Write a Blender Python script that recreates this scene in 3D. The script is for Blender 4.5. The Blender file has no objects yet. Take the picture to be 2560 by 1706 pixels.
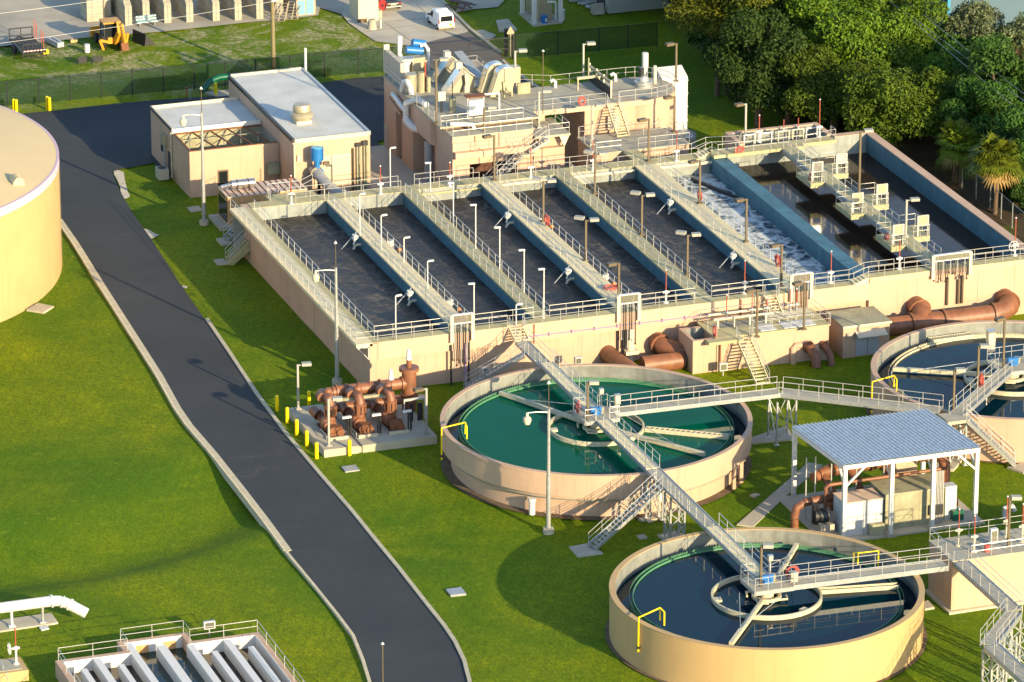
import bpy, bmesh, math, random
from mathutils import Vector, Matrix, noise as mnoise
random.seed(7)
R=math.radians; PI=math.pi; sin=math.sin; cos=math.cos
scene=bpy.context.scene; C=scene.collection
# ------------------------------------------------------------------ camera survey (photograph pixels 2560x1706 -> metres)
F=13080.132; PITCH=R(20.2646); YAW=R(19.31613)
cp_,sp_,cy_,sy_=cos(PITCH),sin(PITCH),cos(YAW),sin(YAW)
FWD=Vector((cp_*sy_,cp_*cy_,-sp_)); RGT=Vector((cy_,-sy_,0)); UPV=RGT.cross(FWD)
def ray(x,y): return FWD+RGT*((x-1280)/F)-UPV*((y-853)/F)
_d=ray(925.5,984.5); CAM=Vector((_d.x*160/_d.z,_d.y*160/_d.z,160))
def un(x,y,z=0.0):
    d=ray(x,y); return CAM+d*((z-CAM.z)/d.z)
def atY(x,y,Y):
    d=ray(x,y); return CAM+d*((Y-CAM.y)/d.y)
def pz(o,s):
    return lambda x,y,z=0.0: un(o[0]+x/s,o[1]+y/s,z)
def hz(py,X,Y):
    lo,hi=-10.,40.
    for _ in range(40):
        m=(lo+hi)/2; v=Vector((X,Y,m))-CAM; yy=853-F*(v.dot(UPV))/v.dot(FWD)
        if yy>py: lo=m
        else: hi=m
    return m
# ------------------------------------------------------------------ materials
MT={}
def lin(c):
    return tuple((x/12.92 if x<=.04045 else ((x+.055)/1.055)**2.4) for x in c)
def mat(name,col,rough=.6,metal=0.,var=.12,scale=3.,bump=0.,bscale=20.,col2=None,streak=0.,spec=.5,detail=4):
    m=bpy.data.materials.new(name); m.use_nodes=True; nt=m.node_tree; N=nt.nodes; L=nt.links
    b=N['Principled BSDF']; b.inputs['Roughness'].default_value=rough; b.inputs['Metallic'].default_value=metal
    b.inputs['Specular IOR Level'].default_value=spec
    tc=N.new('ShaderNodeTexCoord'); 
    nz=N.new('ShaderNodeTexNoise'); nz.inputs['Scale'].default_value=scale; nz.inputs['Detail'].default_value=detail; nz.inputs['Roughness'].default_value=.6
    L.new(tc.outputs['Object'],nz.inputs['Vector'])
    mr=N.new('ShaderNodeMapRange'); mr.inputs['From Min'].default_value=.3; mr.inputs['From Max'].default_value=.7
    L.new(nz.outputs['Fac'],mr.inputs['Value'])
    mx=N.new('ShaderNodeMix'); mx.data_type='RGBA'
    c1=tuple(min(1,x*(1-var)) for x in col); c2=col2 or tuple(min(1,x*(1+var)) for x in col)
    mx.inputs['A'].default_value=(*c1,1); mx.inputs['B'].default_value=(*c2,1)
    L.new(mr.outputs['Result'],mx.inputs['Factor']); out=mx.outputs['Result']
    if streak:
        mp=N.new('ShaderNodeMapping'); mp.inputs['Scale'].default_value=(2.2,2.2,.12); L.new(tc.outputs['Object'],mp.inputs['Vector'])
        n2=N.new('ShaderNodeTexNoise'); n2.inputs['Scale'].default_value=1.3; n2.inputs['Detail'].default_value=5; L.new(mp.outputs['Vector'],n2.inputs['Vector'])
        r2=N.new('ShaderNodeMapRange'); r2.inputs['From Min'].default_value=.52; r2.inputs['From Max'].default_value=.75; r2.inputs['To Max'].default_value=streak
        L.new(n2.outputs['Fac'],r2.inputs['Value'])
        m2=N.new('ShaderNodeMix'); m2.data_type='RGBA'; m2.inputs['B'].default_value=(col[0]*.45,col[1]*.42,col[2]*.4,1)
        L.new(out,m2.inputs['A']); L.new(r2.outputs['Result'],m2.inputs['Factor']); out=m2.outputs['Result']
    L.new(out,b.inputs['Base Color'])
    if bump:
        n3=N.new('ShaderNodeTexNoise'); n3.inputs['Scale'].default_value=bscale; n3.inputs['Detail'].default_value=3; L.new(tc.outputs['Object'],n3.inputs['Vector'])
        bp=N.new('ShaderNodeBump'); bp.inputs['Strength'].default_value=bump; bp.inputs['Distance'].default_value=.05
        L.new(n3.outputs['Fac'],bp.inputs['Height']); L.new(bp.outputs['Normal'],b.inputs['Normal'])
    MT[name]=m; return m
mat('peach_paint',(0.47,0.325,0.23),.75,var=.08,scale=.35,streak=.24)
mat('peach_band',(0.5,0.35,0.25),.75,var=.08,scale=.4,streak=.22)
mat('gold_paint',(0.46,0.315,0.145),.7,var=.07,scale=.25,streak=.16)
mat('tan_roof',(0.6,0.48,0.27),.8,var=.04,scale=.2)
mat('lilac_paint',(.55,.4,.5),.7,var=.03)
mat('cream_deck',(0.66,0.58,0.36),.7,var=.1,scale=1.2,bump=.15,bscale=9)
mat('concrete_deck',(0.4,0.365,0.2),.85,var=.14,scale=.8,bump=.15,bscale=8)
mat('grey_deck',(0.33,0.315,0.25),.85,var=.16,scale=.6,bump=.15,bscale=8)
mat('concrete_pad',(0.4,0.365,0.28),.85,var=.15,scale=.5,bump=.1,bscale=9)
mat('concrete_kerb',(0.46,0.42,0.3),.85,var=.14,scale=1.5)
mat('concrete_wet',(.2,.215,.2),.7,var=.25,scale=.9,streak=.5)
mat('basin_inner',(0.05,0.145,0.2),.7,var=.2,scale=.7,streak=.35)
mat('basin_inner_end',(.24,.27,.26),.75,var=.2,scale=.7,streak=.4)
mat('bay_concrete',(0.36,0.34,0.27),.9,var=.2,scale=.7,streak=.5)
mat('aluminium',(0.5,0.5,0.48),.38,metal=.35,var=.05,scale=2)
mat('galvanised',(0.4,0.42,0.42),.42,metal=.5,var=.15,scale=4)
mat('steel_bright',(0.6,0.58,0.54),.25,metal=.9,var=.08,scale=1.5)
mat('steel_tan',(0.42,0.38,0.27),.4,metal=.4,var=.1,scale=1)
mat('bronze_metal',(.12,.095,.06),.5,metal=.2,var=.1)
mat('lamp_grey',(.3,.3,.27),.5,var=.08)
mat('dark_metal',(.035,.037,.042),.45,metal=.3,var=.2)
mat('black_rubber',(.015,.015,.016),.8,var=.2)
mat('pipe_brown',(0.2,0.082,0.042),.5,var=.3,scale=1.2,streak=.3)
mat('rust',(0.17,0.065,0.026),.8,var=.3,scale=4)
mat('red_pipe',(.3,.06,.03),.5,var=.1)
mat('orange_float',(0.6,0.2,0.03),.5,var=.1,scale=8)
mat('red_hose',(.45,.08,.06),.6,var=.2)
mat('white_paint',(0.6,0.6,0.58),.45,var=.04)
mat('white_roof',(0.5,0.52,0.5),.75,var=.13,scale=.45,detail=8)
mat('trim_cream',(0.54,0.49,0.37),.6,var=.05)
mat('yellow_paint',(.85,.62,.0),.45,var=.04)
mat('machine_yellow',(0.52,0.25,0.015),.45,var=.12)
mat('blue_paint',(0.015,0.15,0.42),.4,var=.08)
mat('cyan_paint',(.1,.42,.6),.5,var=.1)
mat('teal_paint',(.35,.6,.58),.6,var=.1)
mat('green_plastic',(0.0,0.1,0.06),.4,var=.15)
mat('purple_pipe',(.3,.2,.38),.5,var=.1)
mat('grey_pipe',(.36,.37,.37),.45,metal=.2,var=.1)
mat('glass_dark',(.012,.016,.02),.08,var=.05)
mat('door_grey',(.35,.38,.42),.55,var=.05)
mat('door_tan',(.42,.39,.32),.6,var=.05)
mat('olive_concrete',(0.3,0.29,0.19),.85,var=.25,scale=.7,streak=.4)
mat('cabinet_white',(0.5,0.52,0.53),.5,var=.06,streak=.1)
mat('genset_orange',(0.52,0.3,0.13),.55,var=.14,scale=1.5,streak=.35)
mat('genset_roof',(.62,.47,.36),.6,var=.12,scale=1.5)
mat('algae_green',(0.07,0.21,0.115),.6,var=.2,scale=3)
mat('weir_cream',(0.5,0.46,0.32),.6,var=.15,scale=3)
mat('wood_grey',(.36,.31,.24),.85,var=.25,scale=5)
mat('wood_pole',(.2,.17,.09),.85,var=.25,scale=5)
mat('wood_brown',(.09,.04,.03),.8,var=.3)
mat('car_grey',(.06,.062,.06),.25,metal=.5,var=.03)
mat('car_white',(.8,.83,.85),.25,var=.02)
mat('tail_red',(0.32,0.03,0.03),.3,var=.05)
mat('leaf_oak',(0.036,0.1,0.006),.55,var=.5,scale=1.1,col2=(.105,.18,.008),spec=.2)
mat('leaf_dark',(0.024,0.07,0.012),.6,var=.4,scale=1,col2=(.05,.11,.013),spec=.2)
mat('leaf_pine',(0.05,0.085,0.006),.6,var=.4,scale=1,col2=(.13,.15,.008),spec=.2)
mat('leaf_pale',(.1,.15,.06),.55,var=.4,scale=1,col2=(.18,.24,.09))
mat('leaf_palm',(0.06,0.11,0.012),.5,var=.4,scale=2,col2=(.17,.22,.015),spec=.15)
mat('palm_dead',(.3,.19,.06),.8,var=.3,scale=3)
mat('bark',(.13,.09,.06),.9,var=.3,scale=4,bump=.4,bscale=14)
mat('shed_wall',(0.36,0.38,0.33),.7,var=.08,streak=.15)
mat('blue_wall',(0.055,0.115,0.17),.6,var=.03,scale=.1)
mat('blue_trim',(.02,.22,.42),.5,var=.03)
mat('roof_metal',(.5,.54,.57),.45,metal=.25,var=.22,scale=2.5,detail=8)
mat('soil',(.12,.085,.05),.95,var=.3,scale=1.2)
mat('sand_patch',(.5,.46,.36),.95,var=.25,scale=1.5)
def water_mat(name,col,rough=.06,foam=0,fcol=(.6,.65,.66),fscale=.5,bump=.02,spec=.6):
    m=bpy.data.materials.new(name); m.use_nodes=True; nt=m.node_tree; N=nt.nodes; L=nt.links; b=N['Principled BSDF']
    b.inputs['Roughness'].default_value=rough; b.inputs['Specular IOR Level'].default_value=spec; b.inputs['Base Color'].default_value=(*col,1)
    tc=N.new('ShaderNodeTexCoord')
    if bump:
        n3=N.new('ShaderNodeTexNoise'); n3.inputs['Scale'].default_value=1.6; n3.inputs['Detail'].default_value=3; L.new(tc.outputs['Object'],n3.inputs['Vector'])
        bp=N.new('ShaderNodeBump'); bp.inputs['Strength'].default_value=bump; bp.inputs['Distance'].default_value=.2
        L.new(n3.outputs['Fac'],bp.inputs['Height']); L.new(bp.outputs['Normal'],b.inputs['Normal'])
    if not foam:
        nv=N.new('ShaderNodeTexNoise'); nv.inputs['Scale'].default_value=.16; nv.inputs['Detail'].default_value=6; L.new(tc.outputs['Object'],nv.inputs['Vector']); mv=N.new('ShaderNodeMix'); mv.data_type='RGBA'; mv.inputs['A'].default_value=(*(c*.75 for c in col),1); mv.inputs['B'].default_value=(*(c*1.3 for c in col),1); L.new(nv.outputs['Fac'],mv.inputs['Factor']); L.new(mv.outputs['Result'],b.inputs['Base Color'])
    if foam:
        wz=N.new('ShaderNodeTexNoise'); wz.inputs['Scale'].default_value=fscale*.9; wz.inputs['Detail'].default_value=3; L.new(tc.outputs['Object'],wz.inputs['Vector'])
        sb=N.new('ShaderNodeVectorMath'); sb.operation='SUBTRACT'; sb.inputs[1].default_value=(.5,.5,.5); L.new(wz.outputs['Color'],sb.inputs[0])
        ad=N.new('ShaderNodeVectorMath'); ad.operation='MULTIPLY_ADD'; ad.inputs[1].default_value=(1.6/fscale,1.6/fscale,0); L.new(sb.outputs[0],ad.inputs[0]); L.new(tc.outputs['Object'],ad.inputs[2])
        outs=[]
        for sc,w in ((fscale,.07),(fscale*2.3,.06)):
            vo=N.new('ShaderNodeTexVoronoi'); vo.feature='DISTANCE_TO_EDGE'; vo.inputs['Scale'].default_value=sc
            L.new(ad.outputs[0],vo.inputs['Vector'])
            mr=N.new('ShaderNodeMapRange'); mr.inputs['From Min'].default_value=0; mr.inputs['From Max'].default_value=w*(2.6 if foam>.8 else 1.5); mr.inputs['To Min'].default_value=1; mr.inputs['To Max'].default_value=0
            L.new(vo.outputs['Distance'],mr.inputs['Value']); outs.append(mr.outputs['Result'])
        n4=N.new('ShaderNodeTexNoise'); n4.inputs['Scale'].default_value=.22; n4.inputs['Detail'].default_value=5; n4.inputs['Roughness'].default_value=.65; L.new(tc.outputs['Object'],n4.inputs['Vector'])
        r4=N.new('ShaderNodeMapRange'); r4.inputs['From Min'].default_value=.12 if foam>.8 else .3; r4.inputs['From Max'].default_value=.45 if foam>.8 else .75; L.new(n4.outputs['Fac'],r4.inputs['Value'])
        a=N.new('ShaderNodeMath'); a.operation='MULTIPLY_ADD'; L.new(outs[1],a.inputs[0]); a.inputs[1].default_value=.55; L.new(outs[0],a.inputs[2])
        p=N.new('ShaderNodeMath'); p.operation='MULTIPLY'; L.new(a.outputs[0],p.inputs[0]); L.new(r4.outputs['Result'],p.inputs[1])
        last=p.outputs[0]
        if foam>.8:   # solid froth patches too
            r5=N.new('ShaderNodeMapRange'); r5.inputs['From Min'].default_value=.5; r5.inputs['From Max'].default_value=.62; L.new(n4.outputs['Fac'],r5.inputs['Value'])
            q=N.new('ShaderNodeMath'); q.operation='MAXIMUM'; L.new(last,q.inputs[0]); L.new(r5.outputs['Result'],q.inputs[1]); last=q.outputs[0]
        s=N.new('ShaderNodeMath'); s.operation='MULTIPLY'; s.use_clamp=True; L.new(last,s.inputs[0]); s.inputs[1].default_value=foam
        mx=N.new('ShaderNodeMix'); mx.data_type='RGBA'; mx.inputs['A'].default_value=(*col,1); mx.inputs['B'].default_value=(*fcol,1); L.new(s.outputs[0],mx.inputs['Factor'])
        L.new(mx.outputs['Result'],b.inputs['Base Color'])
        rr=N.new('ShaderNodeMapRange'); rr.inputs['To Min'].default_value=rough; rr.inputs['To Max'].default_value=.8; L.new(s.outputs[0],rr.inputs['Value']); L.new(rr.outputs['Result'],b.inputs['Roughness'])
    MT[name]=m; return m
water_mat('water_aerated',(.023,.021,.02),.42,foam=.8,fcol=(.19,.17,.145),fscale=.62,bump=.3,spec=.16)
water_mat('water_foam',(.012,.035,.05),.4,foam=1.,fcol=(.58,.62,.62),fscale=.6,bump=.25,spec=.3)
water_mat('water_brown',(.026,.018,.013),.09,bump=.02,spec=.12)
water_mat('water_green',(.0,.083,.046),.06,bump=.012,spec=.03)
water_mat('water_blue',(.0,.015,.026),.04,bump=.006,spec=.09)
water_mat('water_tank',(.018,.009,.005),.08,bump=.02,spec=.25)
water_mat('water_tank_green',(.008,.03,.022),.08,bump=.02,spec=.25)
def grass_mat():
    m=bpy.data.materials.new('grass_turf'); m.use_nodes=True; nt=m.node_tree; N=nt.nodes; L=nt.links; b=N['Principled BSDF']
    b.inputs['Roughness'].default_value=.9; b.inputs['Specular IOR Level'].default_value=.15
    tc=N.new('ShaderNodeTexCoord')
    def nz(sc,det=4,ro=.6,vec=None,dist=0):
        n=N.new('ShaderNodeTexNoise'); n.inputs['Scale'].default_value=sc; n.inputs['Detail'].default_value=det; n.inputs['Roughness'].default_value=ro; n.inputs['Distortion'].default_value=dist
        L.new(vec or tc.outputs['Object'],n.inputs['Vector']); return n.outputs['Fac']
    def rng(v,a,b_,c=0,d=1):
        r=N.new('ShaderNodeMapRange'); r.inputs['From Min'].default_value=a; r.inputs['From Max'].default_value=b_; r.inputs['To Min'].default_value=c; r.inputs['To Max'].default_value=d; L.new(v,r.inputs['Value']); return r.outputs['Result']
    def mix(f,a,b_):
        x=N.new('ShaderNodeMix'); x.data_type='RGBA'
        for k,vv in (('A',a),('B',b_)):
            if isinstance(vv,tuple): x.inputs[k].default_value=(*vv,1)
            else: L.new(vv,x.inputs[k])
        L.new(f,x.inputs['Factor']); return x.outputs['Result']
    def mul(a,b_,op='MULTIPLY'):
        x=N.new('ShaderNodeMath'); x.operation=op
        for k,vv in ((0,a),(1,b_)):
            if isinstance(vv,float): x.inputs[k].default_value=vv
            else: L.new(vv,x.inputs[k])
        return x.outputs[0]
    big=rng(nz(.05,5,.62,dist=.8),.36,.64); mid=rng(nz(.5,5,.7),.33,.67)
    mp=N.new('ShaderNodeMapping'); mp.inputs['Rotation'].default_value=(0,0,R(-25)); mp.inputs['Scale'].default_value=(1,.45,1); L.new(tc.outputs['Object'],mp.inputs['Vector'])
    fine=rng(nz(5.5,4,.8,vec=mp.outputs['Vector']),.3,.7)
    wv=N.new('ShaderNodeTexWave'); wv.wave_type='BANDS'; wv.inputs['Scale'].default_value=.32; wv.inputs['Distortion'].default_value=2.5; wv.inputs['Detail'].default_value=2; mpw=N.new('ShaderNodeMapping'); mpw.inputs['Rotation'].default_value=(0,0,R(28)); L.new(tc.outputs['Object'],mpw.inputs['Vector']); L.new(mpw.outputs['Vector'],wv.inputs['Vector'])
    c=mix(big,(.1,.195,.001),(.31,.345,.001)); c=mix(mul(wv.outputs['Fac'],.16),c,(.07,.16,.001)); c=mix(mul(mid,.45),c,(.08,.17,.001)); c=mix(mul(fine,.8),c,(.03,.07,.001)); c=mix(mul(rng(nz(2.3,3,.7),.55,.68),.45),c,(.045,.1,.001)); c=mix(mul(rng(nz(.9,5,.75),.58,.72),.35),c,(.3,.33,.03))
    # dry bare patches in the rear storage yard (y > 88) and sparse spots
    sx=N.new('ShaderNodeSeparateXYZ'); L.new(tc.outputs['Object'],sx.inputs[0])
    yard=mul(rng(sx.outputs['Y'],84.,96.),rng(sx.outputs['X'],40.,34.))
    dry=mul(rng(nz(.16,6,.7,dist=1.2),.46,.58),yard)
    dryf=mul(dry,rng(nz(2.5,4,.8),.42,.58))
    c=mix(dryf,c,(.42,.36,.22))
    # worn soil under the trees on the right
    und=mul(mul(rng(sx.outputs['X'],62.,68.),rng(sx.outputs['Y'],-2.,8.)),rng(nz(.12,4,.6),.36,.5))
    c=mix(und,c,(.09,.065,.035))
    L.new(c,b.inputs['Base Color'])
    bp=N.new('ShaderNodeBump'); bp.inputs['Strength'].default_value=.55; bp.inputs['Distance'].default_value=.12; L.new(nz(4.,5,.8,vec=mp.outputs['Vector']),bp.inputs['Height']); L.new(bp.outputs['Normal'],b.inputs['Normal'])
    MT['grass_turf']=m
grass_mat()
def asphalt_mat(name,c1,c2):
    m=mat(name,c1,.9,var=.15,scale=.12,col2=c2,bump=.2,bscale=25,detail=7); return m
asphalt_mat('asphalt',(.022,.031,.039),(.032,.04,.047))
m=MT['asphalt']; nt=m.node_tree; b=nt.nodes['Principled BSDF']; src=b.inputs['Base Color'].links[0].from_socket; tc=nt.nodes.new('ShaderNodeTexCoord'); nz=nt.nodes.new('ShaderNodeTexNoise'); nz.inputs['Scale'].default_value=.22; nz.inputs['Detail'].default_value=9; nz.inputs['Roughness'].default_value=.68; nz.inputs['Distortion'].default_value=1.5
r=nt.nodes.new('ShaderNodeMapRange'); r.inputs['From Min'].default_value=.6; r.inputs['From Max'].default_value=.78; r.inputs['To Max'].default_value=.55; mx=nt.nodes.new('ShaderNodeMix'); mx.data_type='RGBA'; mx.inputs['B'].default_value=(.1,.095,.08,1)
nt.links.new(tc.outputs['Object'],nz.inputs['Vector']); nt.links.new(nz.outputs['Fac'],r.inputs['Value']); nt.links.new(src,mx.inputs['A']); nt.links.new(r.outputs['Result'],mx.inputs['Factor']); nt.links.new(mx.outputs['Result'],b.inputs['Base Color'])
asphalt_mat('asphalt_old',(.11,.105,.1),(.17,.16,.14))
mat('yard_concrete',(.33,.31,.26),.9,var=.2,scale=.15,col2=(.46,.42,.33),detail=7)
mat('drive_concrete',(.4,.38,.32),.9,var=.18,scale=.2,col2=(.52,.48,.38),detail=7)
def mesh_screen(name,col,alpha):
    m=bpy.data.materials.new(name); m.use_nodes=True; nt=m.node_tree; b=nt.nodes['Principled BSDF']; b.inputs['Base Color'].default_value=(*col,1); b.inputs['Alpha'].default_value=alpha; b.inputs['Roughness'].default_value=.9
    nz=nt.nodes.new('ShaderNodeTexNoise'); nz.inputs['Scale'].default_value=.6; mr=nt.nodes.new('ShaderNodeMapRange'); mr.inputs['To Min'].default_value=alpha-.08; mr.inputs['To Max'].default_value=alpha+.08
    nt.links.new(nz.outputs['Fac'],mr.inputs['Value']); nt.links.new(mr.outputs['Result'],b.inputs['Alpha']); MT[name]=m
mesh_screen('screen_mesh',(.003,.028,.008),.6); mesh_screen('chain_link',(.12,.13,.12),.25); mesh_screen('tree_screen',(.1,.11,.1),.35); mesh_screen('gate_mesh',(.03,.03,.03),.22)

mat('wood_dark',(.05,.045,.04),.85,var=.3,scale=5)
for nm_ in ('leaf_oak','leaf_dark','leaf_pine','leaf_pale','leaf_palm'):
    m=MT[nm_]; nt=m.node_tree; b=nt.nodes['Principled BSDF']; src=b.inputs['Base Color'].links[0].from_socket
    oi=nt.nodes.new('ShaderNodeObjectInfo'); hs=nt.nodes.new('ShaderNodeHueSaturation'); r1=nt.nodes.new('ShaderNodeMapRange'); r1.inputs['To Min'].default_value=.65; r1.inputs['To Max'].default_value=1.35
    r2=nt.nodes.new('ShaderNodeMapRange'); r2.inputs['To Min'].default_value=.488; r2.inputs['To Max'].default_value=.508
    nt.links.new(oi.outputs['Random'],r1.inputs['Value']); nt.links.new(oi.outputs['Random'],r2.inputs['Value']); nt.links.new(r1.outputs['Result'],hs.inputs['Value']); nt.links.new(r2.outputs['Result'],hs.inputs['Hue']); nt.links.new(src,hs.inputs['Color']); nt.links.new(hs.outputs['Color'],b.inputs['Base Color'])
# ------------------------------------------------------------------ mesh builder
class MB:
    def __init__(s): s.v=[]; s.f=[]
    def add(s,vs,fs):
        o=len(s.v); s.v+=[tuple(p) for p in vs]; s.f+=[tuple(i+o for i in f) for f in fs]; return s
    def box(s,x0,x1,y0,y1,z0,z1):
        return s.add([(x0,y0,z0),(x1,y0,z0),(x1,y1,z0),(x0,y1,z0),(x0,y0,z1),(x1,y0,z1),(x1,y1,z1),(x0,y1,z1)],[(3,2,1,0),(4,5,6,7),(0,1,5,4),(1,2,6,5),(2,3,7,6),(3,0,4,7)])
    def bar(s,p,q,w,h,up=(0,0,1)):
        p=Vector(p);q=Vector(q);d=(q-p).normalized(); u=Vector(up); sd=d.cross(u)
        if sd.length<1e-4: sd=d.cross(Vector((1,0,0)))
        sd.normalize(); u=sd.cross(d); a=sd*w/2; b=u*h/2
        return s.add([p-a-b,p+a-b,p+a+b,p-a+b,q-a-b,q+a-b,q+a+b,q-a+b],[(0,1,2,3),(7,6,5,4),(1,0,4,5),(2,1,5,6),(3,2,6,7),(0,3,7,4)])
    def tube(s,pts,r,n=8,caps=True):
        pts=[Vector(p) for p in pts]; m=len(pts); rs=r if isinstance(r,(list,tuple)) else [r]*m; vs=[]; prev=None
        for i,p in enumerate(pts):
            d=(pts[min(i+1,m-1)]-pts[max(i-1,0)]).normalized()
            if prev is None:
                a=d.orthogonal().normalized()
            else:
                a=(prev-d*prev.dot(d)); a=a.normalized() if a.length>1e-5 else d.orthogonal().normalized()
            prev=a; b=d.cross(a)
            for k in range(n):
                t=2*PI*k/n; vs.append(p+(a*cos(t)+b*sin(t))*rs[i])
        fs=[(i*n+k,i*n+(k+1)%n,(i+1)*n+(k+1)%n,(i+1)*n+k) for i in range(m-1) for k in range(n)]
        if caps: fs+= [tuple(range(n-1,-1,-1)),tuple((m-1)*n+k for k in range(n))]
        return s.add(vs,fs)
    def cyl(s,x,y,z0,z1,r,n=16,r2=None):
        r2=r if r2 is None else r2
        return s.lathe(x,y,[(0,z0),(r,z0),(r2,z1),(0,z1)],n)
    def lathe(s,x,y,prof,n=32,a0=0.,a1=2*PI):
        full=abs(a1-a0-2*PI)<1e-6; m=n if full else n+1; vs=[]; fs=[]; K=len(prof)
        for i in range(m):
            t=a0+(a1-a0)*i/n
            for r,z in prof: vs.append((x+r*cos(t),y+r*sin(t),z))
        for i in range(n):
            j=(i+1)%m
            for k in range(K-1):
                f=[i*K+k,j*K+k,j*K+k+1,i*K+k+1]
                if prof[k][0]==0: f=[i*K+k,j*K+k+1,i*K+k+1]
                elif prof[k+1][0]==0: f=[i*K+k,j*K+k,i*K+k+1]
                fs.append(tuple(f))
        return s.add(vs,fs)
    def poly(s,pts,z):
        return s.add([(p[0],p[1],z) for p in pts],[tuple(range(len(pts)))])
    def prism(s,pts,z0,z1):
        n=len(pts); a=sum(pts[i][0]*pts[(i+1)%n][1]-pts[(i+1)%n][0]*pts[i][1] for i in range(n))
        if a<0: pts=pts[::-1]
        return s.add([(p[0],p[1],z0) for p in pts]+[(p[0],p[1],z1) for p in pts],[tuple(range(n-1,-1,-1)),tuple(range(n,2*n))]+[(i,(i+1)%n,n+(i+1)%n,n+i) for i in range(n)])
    def xprism(s,prof,a,b,axis='x'):   # profile extruded along x (prof = (y,z)) or y (prof = (x,z))
        n=len(prof); f=(lambda t,p:(t,p[0],p[1])) if axis=='x' else (lambda t,p:(p[0],t,p[1]))
        return s.add([f(a,p) for p in prof]+[f(b,p) for p in prof],[tuple(range(n-1,-1,-1)),tuple(range(n,2*n))]+[(i,(i+1)%n,n+(i+1)%n,n+i) for i in range(n)])
    def sphere(s,x,y,z,r,n=10,m=6,sz=1.):
        return s.lathe(x,y,[(0 if k in(0,m) else r*sin(PI*k/m),z-r*sz*cos(PI*k/m)) for k in range(m+1)],n)
    def build(s,name,mt,parent=None,smooth=False,origin=None,bevel=0):
        me=bpy.data.meshes.new(name)
        if parent is not None: o0=wloc(parent)
        elif origin is not None: o0=Vector(origin)
        else:
            n=max(1,len(s.v)); o0=Vector((sum(v[0] for v in s.v)/n,sum(v[1] for v in s.v)/n,min(v[2] for v in s.v)))
        me.from_pydata([(v[0]-o0.x,v[1]-o0.y,v[2]-o0.z) for v in s.v],[],s.f); me.update()
        bm=bmesh.new(); bm.from_mesh(me); bmesh.ops.recalc_face_normals(bm,faces=bm.faces); bm.to_mesh(me); bm.free()
        me.materials.append(MT[mt])
        o=bpy.data.objects.new(name,me); C.objects.link(o)
        if parent is not None: o.parent=parent
        else: o.location=o0
        if smooth:
            for p in me.polygons: p.use_smooth=True
            me.set_sharp_from_angle(angle=R(40))
        return o
def wloc(o):
    v=Vector(o.location); 
    return v+wloc(o.parent) if o.parent else v
def tag(o,label=None,cat=None,group=None,kind=None):
    if label: o['label']=label
    if cat: o['category']=cat
    if group: o['group']=group
    if kind: o['kind']=kind
    return o
def thing(name,label,cat,loc=(0,0,0),group=None,rz=0):
    o=bpy.data.objects.new(name,None); C.objects.link(o); o.location=loc; o.rotation_euler=(0,0,rz); o.empty_display_size=.3
    return tag(o,label,cat,group)
def dup(root,loc,rz=None,label=None,group=None,scale=None):
    r=root.copy(); C.objects.link(r); r.location=loc
    if rz is not None: r.rotation_euler=(0,0,rz)
    if scale: r.scale=scale if isinstance(scale,(tuple,list)) else (scale,)*3
    if label: r['label']=label
    if group: r['group']=group
    for ch in list(root.children):
        c=ch.copy(); C.objects.link(c); c.parent=r
        for g in list(ch.children):
            d=g.copy(); C.objects.link(d); d.parent=c
    return r
def struct(o): o['kind']='structure'; return o
POST={}
def post_mesh(h,r=.025):
    k=(round(h,2),r)
    if k not in POST:
        me=bpy.data.meshes.new('post'); b=MB().cyl(0,0,-.1,h,r,6); me.from_pydata(b.v,[],b.f); me.materials.append(MT['aluminium']); POST[k]=me
    return POST[k]
def rail(pts,label=None,cat='railing',group=None,parent=None,h=1.07,sp=1.75,r=.026,matn='aluminium',ends=True,toe=False):
    """two-rail handrail along pts (deck points); own thing unless parent is given"""
    pts=[Vector(p) for p in pts]
    def strip(off):
        return [p+Vector((0,0,off)) for p in pts]
    if parent is None:
        root=thing('railing',label,cat,pts[0],group)
        MB().tube(strip(h),r,6).build('top_rail',matn,root); MB().tube(strip(h*.53),r*.9,6).build('mid_rail',matn,root); host=root
    else:
        host=MB().tube(strip(h),r,6).tube(strip(h*.53),r*.9,6).build('railing',matn,parent)
    hl=wloc(host); pm=post_mesh(h)
    for a,b in zip(pts[:-1],pts[1:]):
        L=(b-a).length; n=max(1,round(L/sp))
        for i in range(n+(1 if b is pts[-1] else 0)):
            o=bpy.data.objects.new('post',pm); C.objects.link(o); o.parent=host; o.location=a.lerp(b,i/n)-hl
    return host
def lerp(a,b,t): return a+(b-a)*t
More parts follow.
